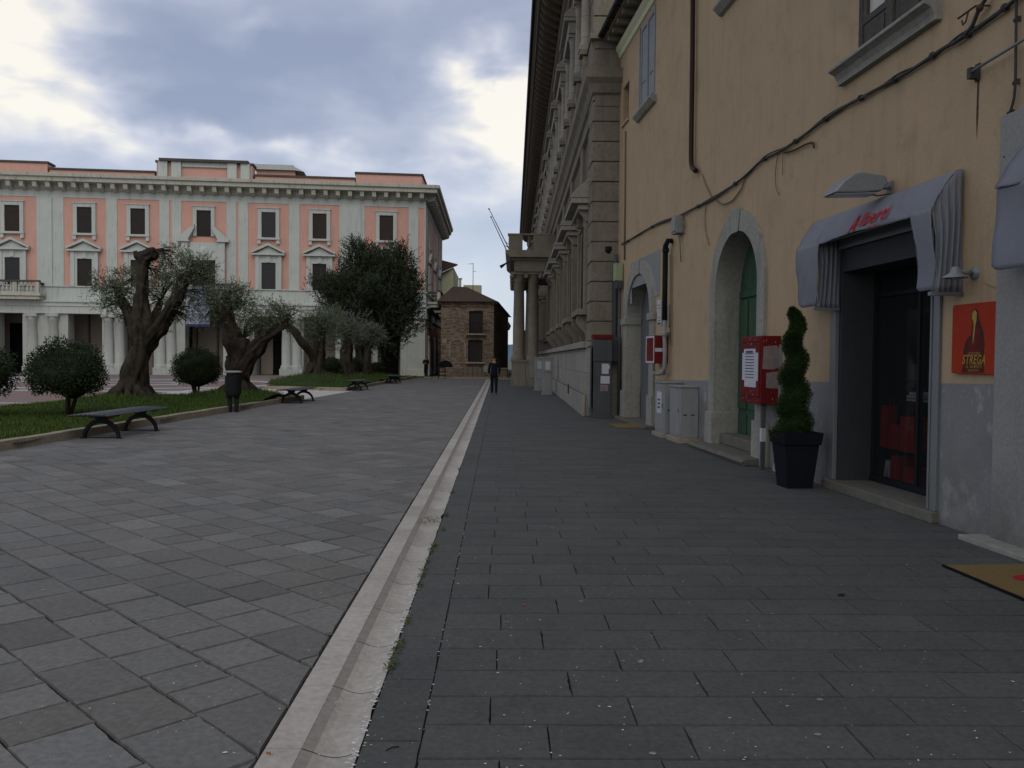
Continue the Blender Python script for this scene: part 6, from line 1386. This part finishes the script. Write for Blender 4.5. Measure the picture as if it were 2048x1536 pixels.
# ================================================================== BACKGROUND HOUSES
def ptY(px, py, Y): x, z = atY(px, py, Y); return x, z
Yb = 75.0; x0, zt = ptY(882, 603, Yb); x1, _ = ptY(988, 603, Yb)
BB = thing('old_brick_house', 'small old brown brick house with hipped tile roof and two dark balcony doors', 'house', (x0, Yb, 0), 0)
w_ = x1-x0; sd_ = Vector((1.55, 27.0, 0)); holes = []
def bx_(px, py): x, z = atY(px, py, Yb); return x-x0, z
h1 = (*sorted((bx_(938, 640)[0], bx_(966, 640)[0])), bx_(950, 667)[1], bx_(950, 622)[1]); h2 = (*sorted((bx_(936, 700)[0], bx_(965, 700)[0])), bx_(950, 724)[1], bx_(950, 680)[1])
XB = lambda x, y, z: (x, -y, z)
b = MB(XB); b.grid([0, w_, h1[0], h1[1], h2[0], h2[1]], [0, zt, h1[2], h1[3], h2[2], h2[3]], lambda u, z: (h1[0] < u < h1[1] and h1[2] < z < h1[3]) or (h2[0] < u < h2[1] and h2[2] < z < h2[3]), 0, .25)
b.xf = None; b.quad((w_, 0, 0), (w_+sd_.x, sd_.y, 0), (w_+sd_.x, sd_.y, zt), (w_, 0, zt)); b.quad((0, 0, 0), (0, sd_.y, 0), (0, sd_.y, zt), (0, 0, zt)); b.quad((0, sd_.y, 0), (w_+sd_.x, sd_.y, 0), (w_+sd_.x, sd_.y, zt), (0, sd_.y, zt)); b.build('wall', M['brickb'], BB, fix=False)
for i, h in enumerate((h1, h2)):
    d = MB(XB); d.box(h[0], h[1], -.25, -.2, h[2], h[3]); dd = d.build('balcony_door', M['shutter'], BB)
    d = MB(XB); d.box(h[0]-.25, h[1]+.25, .0, .45, h[2]-.14, h[2]-.003); d.build('balcony_slab', M['kerb'], dd)
    d = MB(XB)
    if i == 0:
        for k in range(13): xx = h[0]-.22+(h[1]-h[0]+.44)*k/12; d.tube([(xx, .42, h[2]), (xx, .42, h[2]+.85)], .012, 4)
        d.tube([(h[0]-.22, .42, h[2]+.85), (h[1]+.22, .42, h[2]+.85)], .02, 5)
        for s_ in (h[0]-.22, h[1]+.22): d.tube([(s_, .0, h[2]+.85), (s_, .42, h[2]+.85)], .02, 5)
        d.build('railing', M['metal_d'], dd)
d = MB(XB); c, z = bx_(915, 690); w2 = .62; pts = [(c-w2, z-1.1), (c-w2, z)]+[(c-w2*math.cos(math.pi*i/8), z+.45*math.sin(math.pi*i/8)) for i in range(1, 8)]+[(c+w2, z), (c+w2, z-1.1)]; A_ = pts; B_ = [(c+(x-c)*1.22, z+(q-z)*1.25 if q > z else q) for x, q in pts]
d.prism(A_+B_[::-1], 0, .05, 'y'); d.build('blind_arch', M['kerb'], BB); d = MB(XB); d.box(bx_(885, 682)[0], bx_(893, 682)[0], 0, .03, bx_(885, 685)[1], bx_(885, 678)[1]); d.build('plaque', M['wstone'], BB)
d = MB(XB); c, z = bx_(891, 757)[0], 0.0; d.prism([(c-.62, 0), (c-.62, .9)]+[(c-.62*math.cos(math.pi*i/8), .9+.5*math.sin(math.pi*i/8)) for i in range(1, 8)]+[(c+.62, .9), (c+.62, 0)], .0, .03, 'y'); d.build('cellar_arch', M['black'], BB)
d = MB(); z = zt
d.add([(-.35, -.45, z), (w_+.4, -.45, z), (w_+sd_.x+.4, sd_.y+.4, z), (-.35, sd_.y+.4, z), (ptY(906, 573, Yb+3.2)[0]-x0, 3.2, ptY(906, 573, Yb+3.2)[1]), (ptY(934, 574, Yb+3.6)[0]-x0, 3.6, ptY(934, 574, Yb+3.6)[1]), (w_*.5+.9, sd_.y-3, ptY(934, 574, Yb+3.6)[1]), (w_*.2, sd_.y-3, ptY(934, 574, Yb+3.6)[1])],
      [(0, 1, 5, 4), (1, 2, 6, 5), (2, 3, 7, 6), (3, 0, 4, 7), (4, 5, 6, 7), (0, 1, 2, 3)]); d.build('roof', M['tile'], BB, fix=True)
d = MB()
for k in range(24): xx = -.2+(w_+.4)*k/23; d.box(xx-.06, xx+.06, -.22, 0.0, z-.20, z-.004)
d.box(0, w_, -.08, -.002, z-.42, z-.22); d.build('eaves', M['brickb'], BB)
d = MB(); cx, cz = ptY(944, 574, Yb+6); d.box(cx-x0-.8, cx-x0+.9, 5.6, 6.8, cz-1.2, cz+.15); dd = d.build('chimney', M['cream'], BB); cx, cz = ptY(920, 570, Yb+5); d = MB(); d.box(cx-x0-.12, cx-x0+.12, 5, 5.25, cz-1.2, cz+.55); d.box(cx-x0-.2, cx-x0+.2, 4.93, 5.32, cz+.553, cz+.65); d.build('chimney', M['cream'], BB)
for k, yy in enumerate((5, 9)):
    f_ = yy/sd_.y; d = MB(); xx = w_+sd_.x*f_; d.box(xx-.02, xx+.06, yy, yy+1.2, 4.0, 5.6); d.build('side_window', M['shutter'], BB)
# antenna standing on the roof
cx, cz = ptY(946, 572, Yb+4); t = thing('tv_antenna', 'thin television antenna mast on the brick house roof', 'antenna', (cx, Yb+4, cz-.6), 0); zt2 = ptY(946, 527, Yb+4)[1]-cz+.6
MB().tube([(0, 0, 0), (0, 0, zt2)], .028, 6).build('mast', M['cab_d'], t); b = MB(); b.tube([(-.45, 0, zt2-.05), (.06, 0, zt2)], .018, 5)
for k in range(4): b.tube([(-.40+.1*k, -.2, zt2-.045), (-.40+.1*k, .2, zt2-.045)], .012, 4)
b.build('aerial', M['cab_d'], t); b = MB(); b.tube([(0, 0, zt2-.75), (.28, 0, zt2-.7)], .018, 5); b.build('dipole', M['cab_d'], t)
# cream house behind, with a tiled lean-to roof
Yc = 98.0; xa, za = ptY(860, 528, Yc); xm, _ = ptY(884, 545, Yc); xb, zb_ = ptY(913, 531, Yc); t = thing('cream_house', 'tall pale cream house with tiled roof behind the brick house', 'house', (xa, Yc, 0), 0)
xe = ptY(907, 540, Yc)[0]-xa; xm -= xa
b = MB(); zl = ptY(884, 545, Yc)[1]; zr = ptY(907, 533, Yc+.0)[1]; b.prism([(xm, 0), (xe, 0), (xe, zr-.1), (xm, zl)], 0, 12, 'y'); b.build('gable', M['cream'], t); b = MB(); b.box(0, xm-.003, -.4, 12, 0, zl-.1); b.build('wall', mat('olive_cream', (.43, .43, .27), (.36, .36, .22), .5, .7, .9), t)
b = MB(); b.add([(-.5, -.9, zl-.05), (xm+.1, -.9, zl-.05), (xe+.5, 0, zr+.15), (xe+.1, 6, zr+.9), (-.5, 6, za+1.0), (-.5, -.2, za+.9), (xe+.45, -.3, zr+.25)], [(0, 1, 6, 5), (5, 6, 3, 4), (1, 2, 6)]); b.build('roof', M['tile'], t, fix=False)
# house with yellow eave beyond the brick one, and a house glimpsed between the columns
t = thing('far_house', 'far pale house with projecting yellow eave right of the brick house', 'house', (atY(1003, 700, 112)[0], 112, 0), 0); x1_, z1_ = atY(1016, 655, 112); xx = x1_-atY(1003, 700, 112)[0]-.5
b = MB(); b.box(-2, xx, 0, 14, -2, z1_+.5); b.build('wall', M['cream'], t); b = MB(); b.prism([(-2, z1_+2.3), (xx, z1_+1.6), (xx+.9, z1_+.2), (xx+.2, z1_-.2), (-2, z1_+.5)], -.5, 14.5, 'y'); b.build('roof', M['tile'], t)
t = thing('far_house', 'small dark house glimpsed between the two portico columns', 'house', (atY(1047, 700, 118)[0], 118, 0), 0); _, z1_ = atY(1047, 668, 118); b = MB(); b.box(-.3, 2.2, 0, 10, 0, z1_); b.build('wall', M['pal'], t); b = MB(); b.box(-.6, 2.4, -.3, 10.3, z1_+.003, z1_+.5); b.build('cornice', M['pal_d'], t)
# railing, plank fence, bin recess, notice board at the plaza's end
t = thing('street_railing', 'low dark metal railing at the corner of the pink building', 'railing', (atY(864, 757, 66)[0], 66, 0), 0); b = MB(); wr = atY(890, 757, 66)[0]-atY(864, 757, 66)[0]
for zz in (.25, .55, .85): b.tube([(0, 0, zz), (wr, 0, zz)], .025, 6)
for k in range(3): b.tube([(wr*k/2, 0, 0), (wr*k/2, 0, .9)], .035, 6)
b.build('rails', M['metal_d'], t)
xa, za = atY(926, 734, 69.5); xb, _ = atY(965, 740, 69.5); t = thing('plank_fence', 'weathered gray plank fence below the brick house', 'fence', (xa, 69.5, 0), 0); b = MB(); n = 11
for k in range(n): xx = (xb-xa)*k/n; b.box(xx+.01, xx+(xb-xa)/n-.01, 0, .04, .05, za-.04+.05*((k*7) % 3)); 
b.build('planks', M['plank'], t); b = MB(); b.box(0, xb-xa, .05, .09, .3, .4); b.box(0, xb-xa, .05, .09, .7, .8); b.build('rail', M['wood'], t)
xa, _ = atY(967, 740, 67.5); t = thing('info_board', 'pale gray board on the parapet behind the walking man', 'board', (xa, 67.9, 0), 0); b = MB(); b.box(0, .75, 0, .05, .55, 1.05); b.build('board', M['wstone'], t); b = MB(); b.tube([(.1, .02, 0), (.1, .02, .55)], .025, 6); b.tube([(.65, .02, 0), (.65, .02, .55)], .025, 6); b.build('post', M['metal_d'], t)
xa, _ = atY(917, 745, 70.2); t = thing('brick_parapet', 'low brown brick parapet wall under the brick house', 'wall', (xa-1.6, 71.0, 0), 0); b = MB(); b.box(0, 5.6, 0, .3, 0, .75); b.build('wall', M['brickb'], t); b = MB(); b.box(-.05, 5.65, -.05, .35, .753, .82); b.build('coping', M['kerb'], t)
xa, _ = atY(1010, 745, 68); t = thing('street_lamp', 'small lantern street lamp on the wall right of the brick house', 'lamp', (atY(998, 712, 74)[0], 74, 0), 0); b = MB(); b.tube([(0, 0, 0), (0, 0, 1.75)], .04, 6); b.build('post', M['metal_d'], t); b = MB(); b.lathe([(.06, 1.75), (.16, 2.05), (.18, 2.07), (.03, 2.25), (0, 2.3)], n=6); b.build('lantern', M['metal_d'], t)
# ================================================================== PHONE BOOTHS AND CABINETS BY THE PALAZZO
t = thing('phone_booth', 'dark gray phone booth with red top band and torn posters at the palazzo corner', 'phone booth', (2.85, 23.6, 0), 0)
b = MB(); b.box(-.25, .25, -.20, .25, 0, 1.55); b.box(-.26, .26, -.21, .26, 1.56, 2.18); b.box(-.30, .30, -.25, .30, 0, .05); b.build('cabinet', M['cab_d'], t, bevel=.01)
b = MB(); b.box(-.27, .27, -.24, .28, 2.183, 2.30); b.build('red_top', M['red'], t, bevel=.008)
b = MB(); b.box(-.02, .17, -.206, -.202, 1.22, 1.50); b.box(-.05, .20, -.2075, -.2035, .95, 1.16); b.box(.14, .20, -.209, -.205, 1.36, 1.46); b.build('poster', M['paper'], t); b = MB(); b.box(-.06, .16, -.206, -.202, .74, .92); b.build('torn_poster', M['paper_d'], t)
b = MB(); b.box(-.33, -.31, -.15, .65, .25, 1.95); b.build('side_glass', M['glass'], t); b = MB(); b.box(-.34, -.30, -.19, -.15, 0, 2.0); b.box(-.34, -.30, .65, .69, 0, 2.0); b.box(-.34, -.30, -.148, .648, 1.953, 2.0); b.build('frame', M['cab_d'], t)
b = MB(); b.box(.28, .62, .15, .5, 1.55, 2.25); b.build('back_box', M['cab_d'], t, bevel=.01)
def payphone(label, x, y, first=None):
    if first: return copy_tree(first, None, (x, y, 0), None, label)
    t = thing('payphone_pillar', label, 'payphone', (x, y, 0), R(2), 'gray payphone pillars along the palazzo'); b_ = MB(); b_.box(-.2, .2, -.2, .2, 0, 1.02); b_.box(-.21, .21, -.22, .2, 1.03, 1.62); b_.box(-.23, .23, -.23, .22, 1.623, 1.70); b_.box(-.24, .24, -.24, .24, 0, .06); b_.build('pillar', M['cab'], t, bevel=.012)
    b_ = MB(); b_.box(-.1, .12, -.232, -.222, 1.12, 1.5); b_.build('panel', M['paper'], t)
    b_ = MB(); n = 8; A = [(-.24, .7), (-.48, .7), (-.50, .95), (-.50, 1.35)]+[(-.50+.26*(1-math.cos(math.pi/2*i/n)), 1.35+.30*math.sin(math.pi/2*i/n)) for i in range(1, n+1)]; b_.prism(A, -.01, .01, 'y'); b_.build('glass_wing', M['wing'], t)
    b_ = MB(); b_.tube([(x_, 0, z_) for x_, z_ in A], .015, 6); b_.build('wing_frame', M['cab'], t); return t
p0 = payphone('gray payphone pillar nearer the camera against the palazzo plinth', 2.17, 38.4); payphone('gray payphone pillar with glass wing by the portico columns', 2.02, 43.2, first=p0)
t = thing('vent_slot', 'dark vertical vent slot low in the palazzo plinth', 'vent', world_q(5.6, .425, .42), QF.th); b = MB(); b.box(-.20, .20, .0, .012, -.02, .32); b.build('grate', M['black'], t)
# ================================================================== PEOPLE
def skin(name, pts, edges, m__, parent=None, sub=1, root=0):
    me = bpy.data.meshes.new(name); me.from_pydata([p[0] for p in pts], edges, []); o_ = bpy.data.objects.new(name, me); COL.objects.link(o_); me.materials.append(m__)
    if parent: o_.parent = parent
    s_ = o_.modifiers.new('skin', 'SKIN'); s_.use_smooth_shade = True; s_.branch_smoothing = .6
    lay = me.skin_vertices[0].data if me.skin_vertices else None
    if lay is None:
        bm = bmesh.new(); bm.from_mesh(me); bm.verts.layers.skin.verify(); bm.to_mesh(me); bm.free(); lay = me.skin_vertices[0].data
    for i, p in enumerate(pts):
        r_ = p[1] if isinstance(p[1], tuple) else (p[1], p[1]); lay[i].radius = r_; lay[i].use_root = (i == root)
    u_ = o_.modifiers.new('subd', 'SUBSURF'); u_.levels = sub; u_.render_levels = sub+1
    return o_
def person(label, x, y, rz, H_, walk=.12, phone=False, cloth='navy'):
    s = H_/1.75; P = lambda x_, y_, z_: (x_*s, y_*s, z_*s); grp = None
    fl, fr = walk, -walk
    pts = [(P(0, 0, .96), (.135*s, .10*s)), (P(0, .0, 1.12), (.14*s, .10*s)), (P(0, -.01, 1.32), (.165*s, .11*s)), (P(0, .0, 1.45), (.10*s, .08*s)), (P(0, .02, 1.53), .055*s), (P(0, .03, 1.60), (.075*s, .085*s)), (P(0, .03, 1.69), (.078*s, .092*s)), (P(0, .02, 1.735), (.045*s, .05*s))]
    edges = [(0, 1), (1, 2), (2, 3), (3, 4), (4, 5), (5, 6), (6, 7)]
    def chain(start, lst):
        k = start
        for q in lst: pts.append(q); edges.append((k, len(pts)-1)); k = len(pts)-1
        return k
    hands = []
    if phone: arms = (([(P(-.19, 0, 1.42), .055*s), (P(-.25, .03, 1.17), .042*s), (P(-.12, .22, 1.14), .034*s), (P(-.05, .28, 1.18), (.022*s, .035*s))]), ([(P(.19, 0, 1.42), .055*s), (P(.25, .03, 1.17), .042*s), (P(.12, .22, 1.14), .034*s), (P(.05, .28, 1.18), (.022*s, .035*s))]))
    else: arms = (([(P(-.19, 0, 1.42), .055*s), (P(-.24, -.03, 1.15), .043*s), (P(-.22, .10, .98), .033*s), (P(-.20, .16, .90), (.022*s, .038*s))]), ([(P(.19, 0, 1.42), .055*s), (P(.24, .0, 1.15), .043*s), (P(.23, .10, .97), .033*s), (P(.21, .15, .89), (.022*s, .038*s))]))
    for a in arms:
        e_ = chain(3, a); hp = Vector(a[-1][0]); hands.append(hp)
        for f in range(4):                    # fingers curl forward of the palm, thumb off its side
            off = (f-1.5)*.018*s; chain(e_, [((hp.x+off, hp.y+.02*s, hp.z-.045*s), .0085*s), ((hp.x+off, hp.y+.045*s, hp.z-(.07+.008*(f in (1, 2)))*s), .0075*s)])
        sg = 1 if hp.x < 0 else -1; chain(e_, [((hp.x+sg*.035*s, hp.y+.03*s, hp.z-.01*s), .010*s), ((hp.x+sg*.04*s, hp.y+.05*s, hp.z-.035*s), .008*s)])
    for sx, st in ((-1, fl), (1, fr)):
        chain(0, [(P(sx*.09, st*.15, .86), .085*s), (P(sx*.095, st*.8+.03, .48), .055*s), (P(sx*.09, st*1.0-.0, .09), .036*s), (P(sx*.09, st*1.0+.03, .04), .035*s), (P(sx*.10, st*1.0+.15, .03), .028*s)])
    body = skin('person', pts, edges, M['skin'], None, 1, 0); body.location = (x, y, 0); body.rotation_euler = (0, 0, rz); tag(body, label, 'person')
    # clothes: closed shells a little larger than the body
    k = .022*s
    J = [(P(0, 0, .80), (.15*s, .12*s)), (P(0, 0, .95), (.175*s, .135*s)), (P(0, 0, 1.08), (.17*s, .13*s)), (P(0, -.01, 1.30), (.19*s, .135*s)), (P(0, 0, 1.43), (.125*s, .10*s)), (P(0, .01, 1.50), .068*s)]; E_ = [(0, 1), (1, 2), (2, 3), (3, 4), (4, 5)]
    for a in arms:
        i0 = 4
        for q in a[:3]: J.append((q[0], q[1]+.022*s)); E_.append((i0, len(J)-1)); i0 = len(J)-1
    skin('jacket', J, E_, M[cloth], body, 1, 0)
    T_ = [(P(0, 0, .98), (.145*s, .115*s))]; E_ = []
    for sx, st in ((-1, fl), (1, fr)):
        i0 = 0
        for q in [(P(sx*.09, st*.15, .84), .10*s), (P(sx*.095, st*.8+.03, .48), .075*s), (P(sx*.09, st*1.0, .14), .062*s), (P(sx*.09, st*1.0, .08), .058*s)]: T_.append(q); E_.append((i0, len(T_)-1)); i0 = len(T_)-1
    skin('trousers', T_, E_, M['trous'], body, 1, 0)
    for sx, st in ((-1, fl), (1, fr)): skin('shoe', [(P(sx*.09, st-.05, .045), .045*s), (P(sx*.095, st+.06, .045), .045*s), (P(sx*.10, st+.17, .035), .036*s)], [(0, 1), (1, 2)], M['shoe'], body, 1, 0)
    skin('hair', [(P(0, .0, 1.64), (.082*s, .07*s)), (P(0, .01, 1.71), (.086*s, .092*s)), (P(0, .02, 1.75), (.05*s, .06*s))], [(0, 1), (1, 2)], M['hair'], body, 1, 0)
    f_ = MB()                                 # nose, ears, eyes
    f_.ball(P(0, .125, 1.63), .014*s, 8, 6); f_.ball(P(-.078, .03, 1.635), .02*s, 8, 6, sx=.5); f_.ball(P(.078, .03, 1.635), .02*s, 8, 6, sx=.5); f_.build('face', M['skin'], body)
    f_ = MB(); f_.ball(P(-.03, .108, 1.655), .010*s, 8, 6); f_.ball(P(.03, .108, 1.655), .010*s, 8, 6); f_.tube([P(-.022, .112, 1.59), P(.022, .112, 1.59)], .004*s, 5); f_.build('eyes_and_mouth', M['hair'], body)
    return body
x, y = gr(988, 790); person('man in dark jacket and trousers walking away along the pale gutter strip', x, y, R(2), 1.70, .10)
x, _ = atY(852, 756, 67.5); person('person in black standing at the corner of the pink building', x, 67.5, R(160), 1.76, .04, True)
# small things on the stones
x, y = gr(539, 1511); t = thing('cigarette_butt', 'orange cigarette butt lying on the pale gutter kerb', 'litter', (x, y, .011), R(-8)); b = MB(); b.tube([(-.014, 0, 0), (.008, 0, 0)], .0038, 8); b.build('filter', M['cig'], t); b = MB(); b.tube([(.0082, 0, 0), (.014, 0, 0)], .0036, 8); b.build('paper', M['paper'], t)
x, y = gr(1047, 1211); t = thing('wrapper_scrap', 'tiny red wrapper scrap on the dark paving', 'litter', (x, y, .006), R(10)); b = MB(); b.prism([(-.016, -.004), (.014, -.005), (.016, .004), (-.012, .005)], -.002, .002, 'z'); b.build('scrap', M['orange'], t)
x, y = gr(1684, 1192); t = thing('dead_leaf', 'dark dead leaf lying on the pavement before the planter', 'leaf', (x, y, .006), R(30)); b = MB(); b.add([(-.045, 0, 0), (-.01, .022, .006), (.04, .006, .004), (.0, -.018, .003)], [(0, 1, 2, 3)]); b.build('blade', M['joint'], t, fix=False)
x, y = gr(785, 1500); t = thing('twig', 'short dark twig on the border stones right of the gutter', 'twig', (x, y, .006), R(35)); b = MB(); b.tube([(-.03, 0, 0), (0, .003, .004), (.03, 0, 0)], .003, 5); b.build('stick', M['joint'], t)

# ------------------------------------------------------------------ pieces that stand apart become parts of their own
def split_loose(o):
    me = o.data; key = {}; par = {}
    def find(a):
        while par[a] != a: par[a] = par[par[a]]; a = par[a]
        return a
    vk = [tuple(round(c, 3) for c in v.co) for v in me.vertices]
    for k_ in vk: par[k_] = k_
    for p in me.polygons:
        a = find(vk[p.vertices[0]])
        for v in p.vertices[1:]:
            b_ = find(vk[v])
            if a != b_: par[b_] = a
    groups = {}
    for p in me.polygons: groups.setdefault(find(vk[p.vertices[0]]), []).append(p)
    if len(groups) < 2: return
    sets = list(groups.values()); first = True
    for ps in sets:
        idx = {}; V = []; F = []
        for p in ps:
            f = []
            for v in p.vertices:
                if v not in idx: idx[v] = len(V); V.append(tuple(me.vertices[v].co))
                f.append(idx[v])
            F.append(f)
        nm = bpy.data.meshes.new(o.name.split('.')[0]); nm.from_pydata(V, [], F); nm.materials.append(me.materials[0]); nm.polygons.foreach_set('use_smooth', [p.use_smooth for p in ps]); nm.update()
        if first: tgt = nm; first = False; continue
        c = o.copy(); c.data = nm; COL.objects.link(c)
    o.data = tgt
for o in [x for x in bpy.data.objects if x.type == 'MESH' and x.parent and x.name.split('.')[0] in ('dado', 'plinth_block', 'broken_pediment', 'wall_strip', 'attic', 'coping', 'attic_pier', 'pink_panel', 'window_reveal', 'fanlight', 'mortar_foot', 'plaster_patch')
          or (x.name.split('.')[0] == 'plinth' and x.parent == PB) or (x.name.split('.')[0] == 'post' and x.parent.name.startswith(('litter', 'info')))]:
    if o.parent and not kids(o): split_loose(o)
